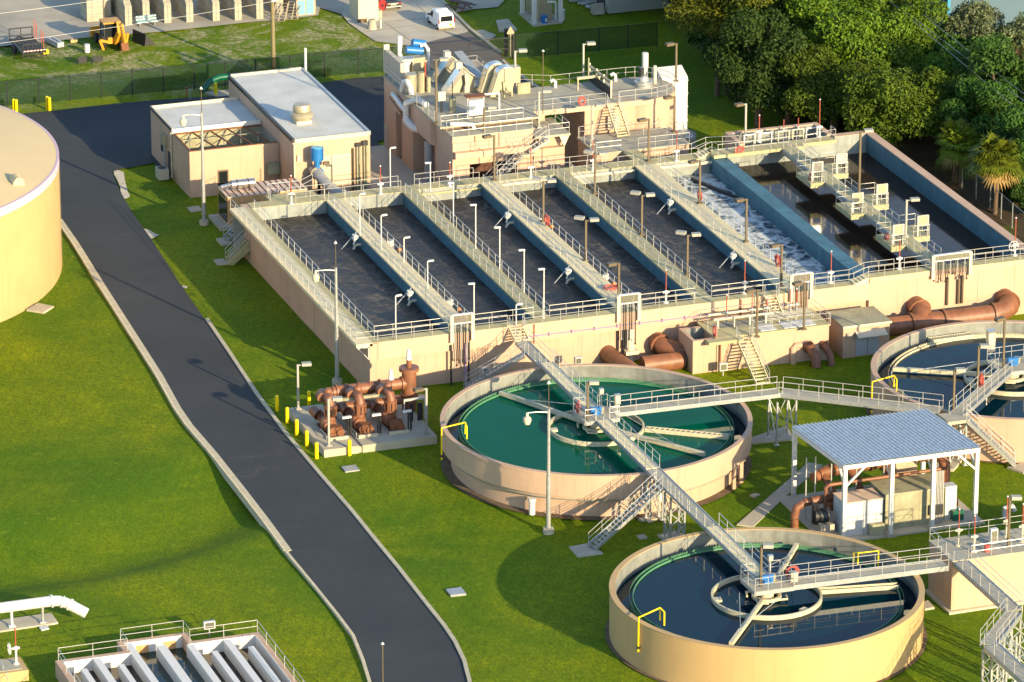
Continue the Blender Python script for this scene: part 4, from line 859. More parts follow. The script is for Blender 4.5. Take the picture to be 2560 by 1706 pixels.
# sludge block at the lower right
sb_=thing('sludge_block','peach concrete sludge block with railed deck at the right end of the nearest tank bridge','tank',(31,-58,0))
MB().box(27.9,48,-60.,-55.6,-.6,LZ-.1).build('wall','peach_paint',sb_); MB().box(27.85,48,-60.05,-55.55,LZ-.1,LZ).build('deck','grey_deck',sb_); MB().box(27.6,48,-60.4,-60.,-.5,.1).box(27.6,27.9,-60.,-55.6,-.5,.1).build('footing','concrete_kerb',sb_)
rail([(27.9,-55.65,LZ),(36.2,-55.65,LZ),(36.2,-60,LZ),(29.5,-60,LZ)],'railing round the sludge block deck',group='railings on the lower right block'); rail([(27.9,-58.8,LZ),(27.9,-55.65,LZ)],'short railing at the left end of the sludge block',group='railings on the lower right block')
for k,(x,y,s) in enumerate(((29.6,-57.3,1.6),(30.2,-58.9,1.6),(33.9,-56.8,1.9),(34.6,-58.2,1.7))): actuator(f'valve operator with red stem on the sludge block deck, {["far left","near left","far right","near right"][k]}',x,y,LZ,1.2,s,'trim_cream')
ebox('pale control cabinet on the sludge block deck',32.2,-58.1,LZ,.6,.35,1.2,'cabinet_white',.2); tag(MB().cyl(31.2,-59.1,LZ,LZ+.55,.22,12).build('bucket','red_hose'),'red bucket on the sludge block deck behind the railing','bucket')
lampbox('thin tall lamp pole on the sludge block deck',33.1,-58.9,LZ,4.2,1)
# ------------------------------------------------------------------ buildings
def building_low():
    t=thing('utility_building','long low peach building with white flat roof and open rusty framed court','building',(4.4,65,0))
    MB().box(0,8.86,61.9,69.6,-.5,4.62).build('wall','peach_paint',t)
    b=MB().box(0,.12,61.9,69.6,4.62,5.0).box(.12,8.86,69.45,69.6,4.62,5.0).box(.12,8.86,61.9,62.05,4.62,4.9).build('parapet','trim_cream',t)
    rf=MB().box(.12,8.86,62.05,69.45,4.62,4.72).build('roof','white_roof',t)
    MB().box(-.06,8.86,61.78,61.9,4.42,4.98).build('fascia','white_paint',t); MB().box(-.12,-.0,61.9,69.7,4.75,4.95).build('gutter','dark_metal',t)
    MB().cyl(.5,69.8,0,4.8,.1,8).cyl(-.1,61.98,0,4.6,.09,8).build('downpipe','trim_cream',t)
    # open court
    w_=MB().box(0,.25,55.9,61.9,-.5,4.5).box(.25,8.86,55.9,56.15,-.5,4.5).build('court_wall','peach_paint',t)
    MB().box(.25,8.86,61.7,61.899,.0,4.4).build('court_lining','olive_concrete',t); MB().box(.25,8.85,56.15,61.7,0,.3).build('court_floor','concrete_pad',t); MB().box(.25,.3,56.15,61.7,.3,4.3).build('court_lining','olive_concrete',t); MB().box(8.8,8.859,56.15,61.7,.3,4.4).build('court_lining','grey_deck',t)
    f=MB(); z=4.52
    f.bar((.1,61.6,z),(8.8,61.6,z),.16,.14).bar((.12,56,z),(.12,61.6,z),.16,.14).bar((.1,56.02,z),(8.8,56.02,z),.18,.08)
    for k in range(4):
        x=1.9+k*1.75; f.bar((x,61.6,z),(x+.9,56.1,z),.12,.12)
    f.build('roof_frame','rust',t)
    f=MB()
    for k in range(5): f.bar((.4+k*1.7,57.2,z-.08),(1.6+k*1.7,61.5,z-.08),.07,.06)
    f.bar((.3,59.7,z-.1),(8.6,59.7,z-.1),.06,.06); f.build('mesh_brace','olive_concrete',t)
    MB().box(4.2,6.6,58.6,59.3,2.6,2.75).box(4.2,6.6,58.6,58.7,2.3,2.8).bar((4.4,58.9,.3),(4.4,58.9,2.7),.1,.1).bar((5,58.9,.3),(5,58.9,2.7),.1,.1).build('cable_tray','rust',t)
    b=MB()
    for k in range(6): b.tube([(4.9+k*.5,58.8,2.7),(5.3+k*.5,58.6,2.5),(5.5+k*.5,58.4,1.6),(5.5+k*.5,58.4,.4)],.06,6)
    b.build('cable','dark_metal',t)
    xd=atY(557,430,55.88).x; dr=MB().box(xd-.5,xd+.55,55.83,55.898,-.1,2.35).build('door','bronze_metal',t); MB().box(xd-.38,xd+.43,55.81,55.828,1.15,2.22).box(xd-.38,xd+.43,55.81,55.828,.1,1.08).build('pane','glass_dark',dr)
    wn=MB().box(-.07,-.0,64.7,66.,1.5,3.).build('window','trim_cream',t); MB().box(-.09,-.072,64.85,65.85,1.62,2.88).build('pane','glass_dark',wn)
    dr=MB().box(-.05,0,62.6,63.5,.0,2.3).build('door','dark_metal',t)
    MB().box(-.42,-.002,63.7,64.8,2.7,3.8).build('wall_cabinet','steel_tan',t); MB().cyl(-.15,64.1,0,2.7,.08,8).cyl(-.15,64.5,0,2.7,.08,8).build('conduit','grey_pipe',t)
    MB().bar((8.3,55.7,2.1),(8.3,55.88,2.1),1.5,.9).xprism([(55.3,1.55),(55.88,1.55),(55.88,2.6),(55.6,2.6)],7.65,8.75).build('vent_hood','olive_concrete',t)
    return t
building_low()
ac=thing('condenser_unit','grey air conditioning condenser in the grass beside the low building','condenser',(-1.,62.6,0)); 
MB().box(-1.5,-.5,61.6,62.9,0,1.05).build('casing','door_tan',ac); MB().cyl(-1.,62.25,1.05,1.1,.4,16).build('fan','dark_metal',ac)
TZ=6.2
def building_tall():
    t=thing('blower_building','tall peach blower building with white flat roof, round roof fan and louvre wall','building',(12.7,60,0))
    MB().box(8.9,16.6,51.4,72.9,-.5,TZ-.35).build('wall','peach_paint',t)
    MB().box(9.1,16.35,51.55,72.7,TZ-.35,TZ-.1).build('roof','white_roof',t)
    MB().box(8.84,9.1,51.35,72.95,TZ-.35,TZ).build('parapet','dark_metal',t); MB().box(9.1,16.35,72.7,72.95,TZ-.35,TZ+.1).build('parapet','trim_cream',t); MB().box(16.35,16.66,51.35,72.95,TZ-.35,TZ).build('parapet','galvanised',t); MB().box(9.1,16.35,51.33,51.55,TZ-.42,TZ-.02).build('fascia','trim_cream',t)
    MB().cyl(16.75,72.6,0,TZ+2.1,.13,10).build('vent_pipe','white_paint',t); MB().cyl(9.0,51.25,0,TZ-.5,.09,8).build('downpipe','trim_cream',t)
    lv=MB().box(11.0,14.6,51.32,51.398,1.2,4.2).build('louvre','trim_cream',t); b=MB()
    for k in range(20): b.xprism([(51.2,1.22+k*.148),(51.32,1.29+k*.148),(51.32,1.32+k*.148)],11.03,14.57)
    b.build('blade','trim_cream',lv); MB().box(12.7,12.85,51.17,51.2,1.2,4.2).build('mullion','trim_cream',lv)
    for x,m,z in ((14.85,'bronze_metal',4.7),(15.25,'olive_concrete',4.9),(15.5,'steel_tan',4.9),(15.95,'olive_concrete',5.0),(16.2,'olive_concrete',5.)): MB().cyl(x,51.25,0,z,.1,8).build('conduit',m,t)
    MB().box(15.1,15.6,51.1,51.39,4.85,5.2).box(15.75,16.3,51.1,51.39,4.9,5.35).build('junction_box','dark_metal',t)
    for x,y in ((9.6,51.36),): MB().box(9.3,9.7,51.2,51.39,4.0,4.6).build('junction_box','trim_cream',t)
    # roof fan
    p=un(640+420/3.647,1115/3.647,TZ-.1); f=thing('roof_fan','round grey mushroom roof fan on the white roof','roof fan',(p.x,p.y,TZ-.1))
    MB().box(p.x-.75,p.x+.75,p.y-.75,p.y+.75,TZ-.1,TZ+.2).build('curb','trim_cream',f); MB().lathe(p.x,p.y,[(0,TZ+.2),(.8,TZ+.2),(1.1,TZ+.5),(1.15,TZ+.8),(.9,TZ+1.0),(.55,TZ+1.05),(.85,TZ+1.08),(.85,TZ+1.5),(.75,TZ+1.72),(0,TZ+1.8)],28).build('cowl','steel_tan',f,smooth=True)
building_tall()
# grey air main with blue valve
am=thing('air_main','fat grey air main curving from the building wall along the rear walkway','pipe',(10,50,0))
P=[(10.9,51.3,3.0),(10.9,50.2,3.0),(11.,49.2,2.8),(11.5,47.5,2.2),(12.1,45.7,1.9),(13.,44.4,1.85),(14.4,43.6,1.9),(16.5,43.2,2.),(20,43.1,2.1)]
MB().tube(P,.52,16).build('pipe','grey_pipe',am,smooth=True); 
for q in (1,3,5,7):
    d=(Vector(P[q+1])-Vector(P[q])).normalized(); MB().tube([Vector(P[q])-d*.06,Vector(P[q])+d*.06],.66 if q==1 else .58,16).build('flange','steel_tan',am,smooth=True)
MB().bar((10.9,49.6,0),(10.9,49.6,2.5),.25,.25).build('support','dark_metal',am)
bv=thing('valve_actuator','blue drum valve actuator on the grey air main at the building','valve actuator',(11.,50.4,3.4)); MB().tube([(10.95,50.1,3.0),(10.95,50.4,3.0)],.62,16).cyl(10.95,50.25,3.5,4.3,.28,10).build('valve_body','blue_paint',bv); MB().cyl(10.95,50.25,4.3,5.5,.62,18).build('drum','blue_paint',bv,smooth=True); MB().cyl(10.95,50.25,5.5,5.55,.5,18).build('cap','cyan_paint',bv)
MB().bar((11.5,50.1,3.9),(12.1,50.1,3.9),.3,.3).build('handwheel','bronze_metal',bv)
# generator enclosure
gz=3.0; q0=un(571,564.6,.25); q1=atY(767,471,q0.y); q2=un(737,447,gz); GX0,GX1,GY0,GY1=q0.x,q1.x,q0.y,q2.y
ge=thing('generator','orange stained generator enclosure with ribbed roof and silver muffler at the basin corner','generator',(GX0+2,GY0+1.8,0))
MB().box(GX0,GX1,GY0,GY1,.25,gz).build('body','genset_orange',ge); MB().box(GX0-.05,GX1+.05,GY0-.05,GY1+.05,gz,gz+.06).build('roof','genset_roof',ge); MB().box(GX0-.9,GX1+.3,GY0-.3,GY1+.3,-.4,.25).build('plinth','concrete_pad',ge)
for k in range(13): x=lerp(GX0+.3,GX1-.3,k/12); MB().box(x-.04,x+.04,GY0-.05,GY1+.05,gz+.06,gz+.12).build('roof_rib','rust',ge)
MB().box(GX0-.03,GX0,GY0+.25,GY1-.25,.4,gz-.5).build('radiator_grille','glass_dark',ge); MB().box(GX0-.015,GX0-.001,GY0+.9,GY1-.5,gz-.38,gz-.14).build('name_plate','bronze_metal',ge)
for k in range(4): x=lerp(GX0+.4,GX1-1.6,k/3); MB().box(x,x+1.2,GY0-.03,GY0,.5,gz-.35).build('door','genset_orange',ge)
m0=un(578,463,gz+.7); m1=un(635,455,gz+.7); my=(m0.y+m1.y)/2
mf=MB().tube([(m0.x,my,gz+.7),(m1.x,my,gz+.7)],.42,18).build('muffler','steel_bright',ge,smooth=True)
for t_ in (.25,.72): x=lerp(m0.x,m1.x,t_); MB().tube([(x-.04,my,gz+.7),(x+.04,my,gz+.7)],.45,18).bar((x,my-.5,gz+.1),(x,my-.05,gz+.4),.08,.08).bar((x,my+.5,gz+.1),(x,my+.05,gz+.4),.08,.08).build('strap','dark_metal',mf)
MB().tube([(m0.x-1.,my,gz+.55),(m0.x,my,gz+.7)],.2,12).build('tailpipe','steel_bright',mf)
f=un(565,600,.1); stair('grey metal steps with railings by the generator',(f.x+2.1,f.y+.3,1.75),(f.x,f.y,.12),1.1,6,'metal stairs')
f=un(568,656,.1); zt_=min(hz(600,-.15,f.y),3.2); stair('concrete steps from the lawn up to the left cream walkway',(-.1,f.y,zt_),(f.x,f.y,.12),1.15,9,'metal stairs',matt='concrete_deck')
tag(MB().xprism([(f.x+.3,-.2),(-.02,zt_-.9),(-.02,zt_-.2),(f.x,.05)],f.y-.5,f.y+.5,'y').build('step_block','concrete_deck'),'solid concrete body under the steps at the left end of the basin','stair base')
tag(MB().box(-1.0,-.05,f.y+1.4,38.,-.3,T-.3).build('stair_landing','basin_inner_end'),'grey end block under the left walkway beside the generator steps','landing')
pl=thing('step_platform','small platform with bent pale railings between generator and first channel','platform',(5,39.8,T)); MB().box(3.,7.6,39.35,41,T-.3,T-.02).build('deck','concrete_deck',pl); rail([(3.,39.3,T),(3.2,40.9,T),(6.4,40.9,T+.0),(7.6,40.9,T+.5)],parent=pl,sp=1.)
tag(MB().cyl(*un(640-70/3.647,430+730/3.647)[:2],0,1.1,.14,10).build('marker_post','bronze_metal'),'short dark post standing in the grass by the concrete steps','post')
# ------------------------------------------------------------------ round storage tank at the left
tk=thing('storage_tank','huge tan round storage tank with lilac band cut by the left edge','storage tank',(-39.5,47.6,0)); cx,cy=-39.5,47.6; RT=23.9; ZT=10.5
MB().lathe(cx,cy,[(RT-.3,-.6),(RT,-.6),(RT,ZT-.75),(RT+.02,ZT-.75)],220).build('wall','gold_paint',tk,smooth=True); MB().lathe(cx,cy,[(RT+.03,ZT-.78),(RT+.03,ZT),(RT-.2,ZT)],220).build('band','lilac_paint',tk,smooth=True)
MB().lathe(cx,cy,[(RT-.15,ZT-.02),(RT*.8,ZT+.55),(RT*.5,ZT+1.1),(0,ZT+1.5)],220).build('roof','tan_roof',tk,smooth=True)
p=un(165/3.647,430+110/3.647,ZT+.2); MB().xprism([(p.x+.55*cos(k*PI/8),ZT+.1+.75*sin(k*PI/8)) for k in range(9)],p.y-.3,p.y+1.2,'y').build('roof_hood','tan_roof',tk); MB().lathe(cx,cy,[(RT+.05,-.3),(RT+.07,-.3),(RT+.07,ZT-.8)],3,R(-17),R(-16.6)).build('wall_seam','tan_roof',tk)
# bollards
def bollard_proto():
    o=MB().cyl(0,0,-.3,1.25,.16,16).lathe(0,0,[(.16,1.25),(.12,1.33),(0,1.36)],16).build('bollard','yellow_paint',smooth=True,origin=(0,0,0)); return o
bl=bollard_proto(); BL=[((640+192/3.647,850+640/3.647),'yellow bollard at the kerb, farthest left of the five by the pump skid'),((640+285/3.647,850+750/3.647),'second yellow bollard from the far end along the kerb by the pump skid'),((640+372/3.647,850+860/3.647),'middle yellow bollard of the five along the kerb by the pump skid'),((640+464/3.647,850+962/3.647),'fourth yellow bollard along the kerb by the pump skid'),((640+553/3.647,850+1073/3.647),'nearest yellow bollard along the kerb by the pump skid'),((640+853/3.647,850+1047/3.647),'yellow bollard in front of the pump skid slab'),((640+484/3.647,850+600/3.647),'yellow bollard at the far left corner of the pump skid slab'),((128/3.647,1020/3.647),'thin left bollard of the left pair behind the storage tank'),((150/3.647,1026/3.647),'right bollard of the left pair behind the storage tank'),((432/3.647,995/3.647),'thin left bollard of the pair at the asphalt corner'),((453/3.647,1004/3.647),'right bollard of the pair at the asphalt corner'),((1968/3.647,868/3.647),'yellow bollard beside the green pipe behind the low building')]
for k,((x,y),l) in enumerate(BL):
    p=un(x,y); o=bl if k==0 else bl.copy()
    if k: C.objects.link(o)
    o.location=p; tag(o,l,'bollard','yellow bollards')
# ------------------------------------------------------------------ headworks
HZ=7.25
hw=thing('headworks_building','tall peach headworks structure carrying silver screens and tan conveyors on its deck','headworks',(27,56,0))
MB().box(22.3,32,61.,64.6,-.5,HZ-.2).box(22.45,23.6,56.2,59.6,-.5,HZ-.25).box(24.4,32,50.,61.,-.5,HZ-.25).build('wall','peach_paint',hw)
MB().box(22.3,24.4,59.6,61,4.7,HZ-.2).box(22.3,24.4,56.2,59.6,5.4,HZ-.2).build('upper_wall','peach_paint',hw)
MB().xprism([(22.3,HZ-.2),(22.3,4.6),(23.4,4.0),(24.4,4.0),(24.4,HZ-.2)],50.3,56.2,'y').build('hopper','peach_paint',hw)
MB().box(22.25,32.2,47.2,64.65,HZ-.2,HZ).build('deck','grey_deck',hw)
MB().cyl(22.9,52.6,0,4.2,.45,16).build('drain_pipe','grey_pipe',hw,smooth=True)
dr=MB().box(22.24,22.3,63.4,64.55,0,2.4).build('door','door_tan',hw)
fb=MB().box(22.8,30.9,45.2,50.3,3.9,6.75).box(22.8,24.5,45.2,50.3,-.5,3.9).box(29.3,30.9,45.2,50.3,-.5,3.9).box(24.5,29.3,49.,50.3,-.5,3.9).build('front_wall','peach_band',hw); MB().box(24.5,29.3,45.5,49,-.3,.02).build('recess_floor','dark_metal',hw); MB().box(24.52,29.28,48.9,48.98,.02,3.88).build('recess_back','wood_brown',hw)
MB().box(22.75,31.,45.1,47.2,6.75,6.85).build('deck','grey_deck',hw); MB().box(22.9,30.4,44.55,45.19,4.75,5.35).build('ledge','peach_band',hw); MB().box(24.98,25.06,45.15,45.2,5.4,6.74).box(27.4,27.48,45.15,45.2,5.4,6.74).build('wall_joint','rust',hw)
MB().box(30.9,34.,45.0,50.,-.5,4.75).box(31.6,34.,45.6,50.,4.75,5.9).build('side_wall','peach_paint',hw); MB().box(30.95,34.5,44.75,50.,5.9,6.1).build('platform','grey_deck',hw)
MB().xprism([(33.4,5.9),(34.4,5.9),(33.9,4.8)],44.78,44.9,'y').build('bracket','trim_cream',hw)
MB().box(32.2,44.3,48.9,56.1,HZ-.5,HZ-.002).build('link_deck','grey_deck',hw); MB().box(32.2,44.3,48.86,48.9,HZ-.5,HZ-.04).build('link_edge','peach_band',hw)
MB().box(33.0,33.5,49.2,49.8,-.5,HZ-.5).build('pier','peach_paint',hw); MB().box(37.6,44.3,49.3,55.6,-.5,HZ-.5).build('wall','peach_paint',hw)
MB().lathe(44.3,52.5,[(0,-.5),(3.55,-.5),(3.55,HZ-.55),(3.62,HZ-.55),(3.62,HZ+.001),(0,HZ+.001)],64).build('round_chamber','peach_paint',hw,smooth=True); MB().lathe(44.3,52.5,[(3.4,HZ+.006),(0,HZ+.006)],64).build('deck','grey_deck',hw)
G='railings on the headworks'
rail([(22.35,62.,HZ),(22.35,64.6,HZ),(31.9,64.6,HZ),(31.9,61,HZ),(33.3,57.6,HZ),(36.5,56.0,HZ),(44.3,56.05,HZ)]+[(44.3+3.55*cos(R(a)),52.5+3.55*sin(R(a)),HZ) for a in (75,55,35,15,0,-20,-40,-60,-80,-90)]+[(41.,48.95,HZ)],'long railing round the back and the curved end of the headworks deck',group=G,sp=2.)
rail([(39.6,48.95,HZ),(32.4,48.95,HZ)],'railing on the front edge of the headworks link deck',group=G)
rail([(22.35,61.8,HZ),(22.35,47.3,HZ),(30.6,47.25,HZ)],'railing along the shaded left edge of the headworks deck',group=G)
rail([(22.85,47.1,6.85),(22.85,45.2,6.85),(30.8,45.2,6.85)],'railing on the lower front ledge deck of the headworks',group=G); rail([(32.3,44.85,6.1),(34.4,44.85,6.1),(34.4,48.8,6.1)],'railing on the bracketed corner platform of the headworks',group=G)
rail([(23.,44.62,5.35),(30.2,44.62,5.35)],'low railing on the sunlit front ledge of the headworks',group=G,h=.95)
stair('upper flight of metal stairs up to the headworks corner platform',(32.,44.2,6.1),(30.,44.2,4.85),1.,6,'metal stairs'); stair('lower flight of metal stairs from the rear walkway to the headworks landing',(29.2,44.2,4.8),(25.6,42.6,2.4),1.,13,'metal stairs')
tag(MB().box(29.1,30.5,43.7,44.98,4.6,4.8).build('stair_landing','grey_deck'),'small landing between the two flights of headworks stairs','landing')
stair('yellowish metal stairs from the junction box up to the headworks link deck',(40.3,48.8,HZ),(40.4,46.2,4.65),1.2,12,'metal stairs',matt='cream_deck')
# junction box
jb_=thing('junction_box','peach concrete junction box with railed grey deck in front of the round chamber','concrete box',(41,45,0))
MB().box(36.3,45.7,42.4,47.6,-.5,4.5).build('wall','peach_paint',jb_); MB().box(36.2,45.8,42.3,47.7,4.5,4.62).build('deck','grey_deck',jb_); MB().box(38.9,40.4,39.35,42.3,4.4,4.62).build('link_slab','concrete_deck',jb_)
rail([(36.3,47.5,4.62),(36.3,42.4,4.62),(38.8,42.35,4.62)],'railing at the left end of the junction box deck',group=G); rail([(40.5,42.35,4.62),(45.7,42.35,4.62),(45.7,47.4,4.62)],'railing on the right part of the junction box deck',group=G); rail([(36.4,47.55,4.62),(39.6,47.55,4.62)],'rear railing on the junction box deck below the stairs',group=G); rail([(41.3,47.4,4.62),(42.4,46.,4.62),(44.8,46.,4.62)],'inner angled railing on the junction box deck',group=G)
wt=thing('white_tower','tall white odour control tower with sloping top beside the round chamber','tower',(49.2,57,0))
MB().xprism([(55.5,0),(58.4,0),(58.4,HZ-.1),(57.2,HZ+.35),(55.5,HZ-.35)],47.9,50.6).build('tower_body','cabinet_white',wt); b=MB()
for z in (1,2.4,3.8,5.2,6.5): b.box(47.86,50.66,55.44,58.44,z,z+.07)
b.build('band','white_paint',wt); MB().cyl(47.3,58.6,HZ-1,HZ+1.5,.32,14).build('stack','white_paint',wt,smooth=True); MB().cyl(50.2,54.6,0,1.2,1.0,18).sphere(50.2,54.6,1.2,1.,16,6,.5).build('vessel','galvanised',wt,smooth=True)
# screens and conveyors
def screen(label,px,py):
    p=un(px,py,HZ); x,y=p.x,p.y; t=thing('bar_screen',label,'bar screen',(x,y,HZ),'inclined screens on the headworks')
    MB().xprism([(x,HZ+.1),(x+1.75,HZ+2.45),(x+2.15,HZ+2.2),(x+.5,HZ+.05)],y,y+1.25,'y').build('chute','steel_bright',t); MB().xprism([(x+.55,HZ+.02),(x+2.15,HZ+2.15),(x+3.3,HZ+1.1),(x+3.3,HZ+.02)],y+.1,y+1.15,'y').build('hood','steel_tan',t)
    MB().bar((x+2.2,y-.02,HZ+2.25),(x+3.7,y-.02,HZ+1.0),.07,.07).bar((x+2.2,y+1.27,HZ+2.25),(x+3.7,y+1.27,HZ+1.),.07,.07).build('frame','trim_cream',t); MB().box(x+1.3,x+1.9,y+.3,y+1,HZ+2.3,HZ+2.95).build('motor_box','trim_cream',t)
screen('front silver inclined bar screen glaring in the sun on the headworks deck',960+1110/7.294,120+850/7.294); screen('rear silver inclined bar screen on the headworks deck',960+905/7.294,120+655/7.294)
def conveyor(label,px,py):
    p=un(px,py,HZ); x,y=p.x,p.y; t=thing('conveyor',label,'conveyor',(x,y,HZ),'arched conveyors on the headworks'); out=[];inn=[]
    out=[(x,HZ+.3),(x+.7,HZ+2.3)]+[(x+1.75+1.05*cos(PI-k*PI/8),HZ+2.35+.75*sin(PI-k*PI/8)) for k in range(1,8)]+[(x+2.85,HZ+2.2),(x+2.6,HZ+1.7),(x+2.3,HZ+1.9),(x+1.6,HZ+1.9)]
    MB().xprism(out+[(x+1.45,HZ+1.2),(x+1.0,HZ+.9),(x+.55,HZ+.3)],y,y+1.2,'y').build('conveyor_cover','steel_tan',t); MB().xprism([(x+.02,HZ+.42),(x+.68,HZ+2.32)]+[(x+1.75+1.09*cos(PI-k*PI/8),HZ+2.35+.79*sin(PI-k*PI/8)) for k in range(0,8)]+[(x+1.75,HZ+2.3)],y+.12,y+1.08,'y').build('top_cover','steel_bright',t)
    MB().xprism([(x+1.2,HZ+1.95),(x+2.6,HZ+1.95),(x+2.1,HZ+.7),(x+1.8,HZ+.7)],y-.03,y+1.1,'y').build('discharge_hopper','steel_tan',t); MB().bar((x+1.3,y-.1,HZ+1.8),(x+1.45,y-.1,HZ+.2),.22,.2).bar((x+1.2,y+.6,HZ+2.0),(x+1.2,y+.6,HZ),.14,.14).bar((x+2.4,y+.6,HZ+2.0),(x+2.4,y+.6,HZ),.14,.14).build('motor_mount','olive_concrete',t)
conveyor('front tan arched screenings conveyor on the headworks deck',960+1940/7.294,120+960/7.294); conveyor('rear tan arched screenings conveyor with blue sheen on the headworks deck',960+1755/7.294,120+890/7.294)
def at(px,py,z): return un(960+px/7.294,120+py/7.294,z)
t=thing('sloped_trough','blue sheen sloping trough on a tan slab at the rear of the headworks','trough',at(1650,560,HZ)); p=at(1750,660,HZ); MB().bar((p.x,p.y,HZ+.5),(p.x-.4,p.y+5.5,HZ+1.6),.9,.4).build('trough_cover','galvanised',t); MB().box(p.x+.2,p.x+1.9,p.y+2,p.y+6.4,HZ,HZ+.45).build('slab','wood_grey',t)
t=thing('control_panel_row','row of dark tall panels at the left rear edge of the headworks','control panels',at(160,560,HZ)); p=at(330,700,HZ)
for k in range(4): MB().box(p.x-.15,p.x+.3,p.y+k*1.25,p.y+1.2+k*1.25,HZ,HZ+2.3).build('panel','door_tan',t)
MB().box(p.x-.2,p.x+.35,p.y+5.,p.y+5.25,HZ,HZ+2.75).build('end_plate','trim_cream',t)
t=thing('chemical_feeder','white feeder with grey sloped lid on the rear of the headworks','feeder',at(330,500,HZ)); p=at(390,560,HZ); MB().cyl(p.x,p.y,HZ,HZ+1.4,.14,8).xprism([(p.x-.5,HZ+1.8),(p.x+.5,HZ+1.8),(p.x+.2,HZ+1.3),(p.x-.2,HZ+1.3)],p.y-.4,p.y+.4,'y').build('feeder_body','white_paint',t); MB().box(p.x-.75,p.x+.75,p.y-.5,p.y+.6,HZ+1.8,HZ+2.1).build('lid','galvanised',t)
t=thing('washer_vessel','grey upright washer vessels with fittings on the headworks deck','vessel',at(600,820,HZ)); p=at(610,800,HZ); MB().cyl(p.x-.7,p.y,HZ,HZ+1.9,.6,16).build('vessel','steel_tan',t,smooth=True); MB().cyl(p.x+.3,p.y-.2,HZ,HZ+2.,.35,12).cyl(p.x+1.,p.y-.4,HZ,HZ+1.5,.22,10).build('vessel','olive_concrete',t,smooth=True); MB().tube([(p.x+.8,p.y,HZ),(p.x+.8,p.y,HZ+2.9)],.09,8).build('pipe','red_pipe',t)
t=thing('blue_pump','blue pump set with white pipes at the rear corner of the headworks','pump',at(660,350,HZ)); p=at(660,460,HZ); MB().tube([(p.x-1.3,p.y+.4,HZ+2.4),(p.x+.4,p.y+.4,HZ+2.1)],.38,12).tube([(p.x-.5,p.y+.9,HZ+2.9),(p.x+.8,p.y+.9,HZ+2.6)],.4,12).bar((p.x-1.6,p.y,HZ+.9),(p.x-1.2,p.y,HZ+1.7),.5,.6).build('pump_body','blue_paint',t,smooth=True)
MB().tube([(p.x-1.7,p.y+1.2,HZ),(p.x-1.7,p.y+1.2,HZ+3.6)],.26,12).tube([(p.x+.9,p.y+.3,HZ-.1),(p.x+.9,p.y+.3,HZ+2.3),(p.x+.6,p.y+.4,HZ+2.75),(p.x+.2,p.y+.5,HZ+2.6)],.2,10).tube([(p.x-1.3,p.y,HZ),(p.x-1.3,p.y,HZ+1.)],.18,8).build('pipe','white_paint',t,smooth=True); MB().box(p.x-.9,p.x+.6,p.y-.4,p.y+.6,HZ,HZ+1.7).build('skid_frame','steel_tan',t)
t=thing('fan_motor','grey electric motor on the deck between screens and conveyors','motor',at(1650,800,HZ)); p=at(1650,800,HZ); MB().tube([(p.x-.1,p.y,HZ+.75),(p.x+.7,p.y,HZ+.65)],.42,12).build('motor','galvanised',t,smooth=True); MB().box(p.x-1,p.x-.5,p.y,p.y+.5,HZ,HZ+1.9).build('control_box','door_tan',t); MB().tube([(p.x-1.3,p.y,HZ+.1),(p.x-1.,p.y,HZ+.9),(p.x-1.1,p.y,HZ+1.8)],.1,6).build('cable','dark_metal',t)
t=thing('white_cabinet_stand','white glaring control cabinet with brown roof at the front of the headworks','control box',at(1720,1280,HZ)); p=at(1700,1270,HZ); MB().box(p.x-.9,p.x+.6,p.y-.2,p.y+.5,HZ+.3,HZ+1.8).build('cabinet','white_paint',t); MB().box(p.x-1.1,p.x+.8,p.y-.4,p.y+.7,HZ+2.1,HZ+2.2).build('sun_roof','rust',t); MB().box(p.x-1.,p.x-.9,p.y,p.y+.1,HZ,HZ+2.1).box(p.x+.6,p.x+.7,p.y,p.y+.1,HZ,HZ+2.1).build('post','white_paint',t)
p=at(2100,1130,HZ); t=thing('pipe_goal','white goal shaped pipe frame in front of the conveyors','frame',p); MB().bar((p.x-2.4,p.y,HZ+1.7),(p.x,p.y,HZ+1.7),.16,.16).bar((p.x,p.y,HZ),(p.x,p.y,HZ+1.7),.14,.14).bar((p.x-2.2,p.y,HZ),(p.x-2.2,p.y,HZ+1.7),.14,.14).build('frame_pipe','white_paint',t)
p=at(1050,1180,HZ); t=thing('gauge_stand','pale instrument box with round gauge and pump on the left front of the headworks','instrument',p); MB().box(p.x-.35,p.x+.35,p.y-.15,p.y+.15,HZ+1.2,HZ+2.1).build('instrument_box','trim_cream',t); MB().cyl(p.x+1.1,p.y,HZ,HZ+1.4,.35,12).build('vessel','olive_concrete',t,smooth=True); MB().tube([(p.x+1.1,p.y,HZ+1.4),(p.x+1.1,p.y,HZ+3)],.05,6).tube([(p.x,p.y,HZ),(p.x,p.y,HZ+1.2)],.1,6).build('pipe','dark_metal',t)
t=thing('white_piping','white pipe loop and grey pipe hung outside the left wall of the headworks','pipe',(22,57,5)); MB().tube([(21.9,60.6,6.6),(21.9,56.6,6.0)],.24,10).tube([(21.9,56.5,5.0),(21.9,56.5,6.9),(22.6,55.,7.6),(23,53.6,7.5)],.3,12).tube([(21.9,56.5,5.2),(22.2,55.2,4.75),(23,54.2,4.7)],.4,12).tube([(22.4,59.2,7.3),(22.5,58.8,8.3),(22.6,58.2,8.5),(22.7,57.6,8.1),(22.8,57.4,7.4)],.3,10).build('pipe','white_paint',t,smooth=True); MB().bar((21.7,61,6.2),(21.7,56.8,5.5),.08,.08).bar((21.7,60,6.0),(22.3,60,6.0),.07,.07).bar((21.7,57.8,5.6),(22.3,57.8,5.6),.07,.07).build('pipe_rack','bronze_metal',t)
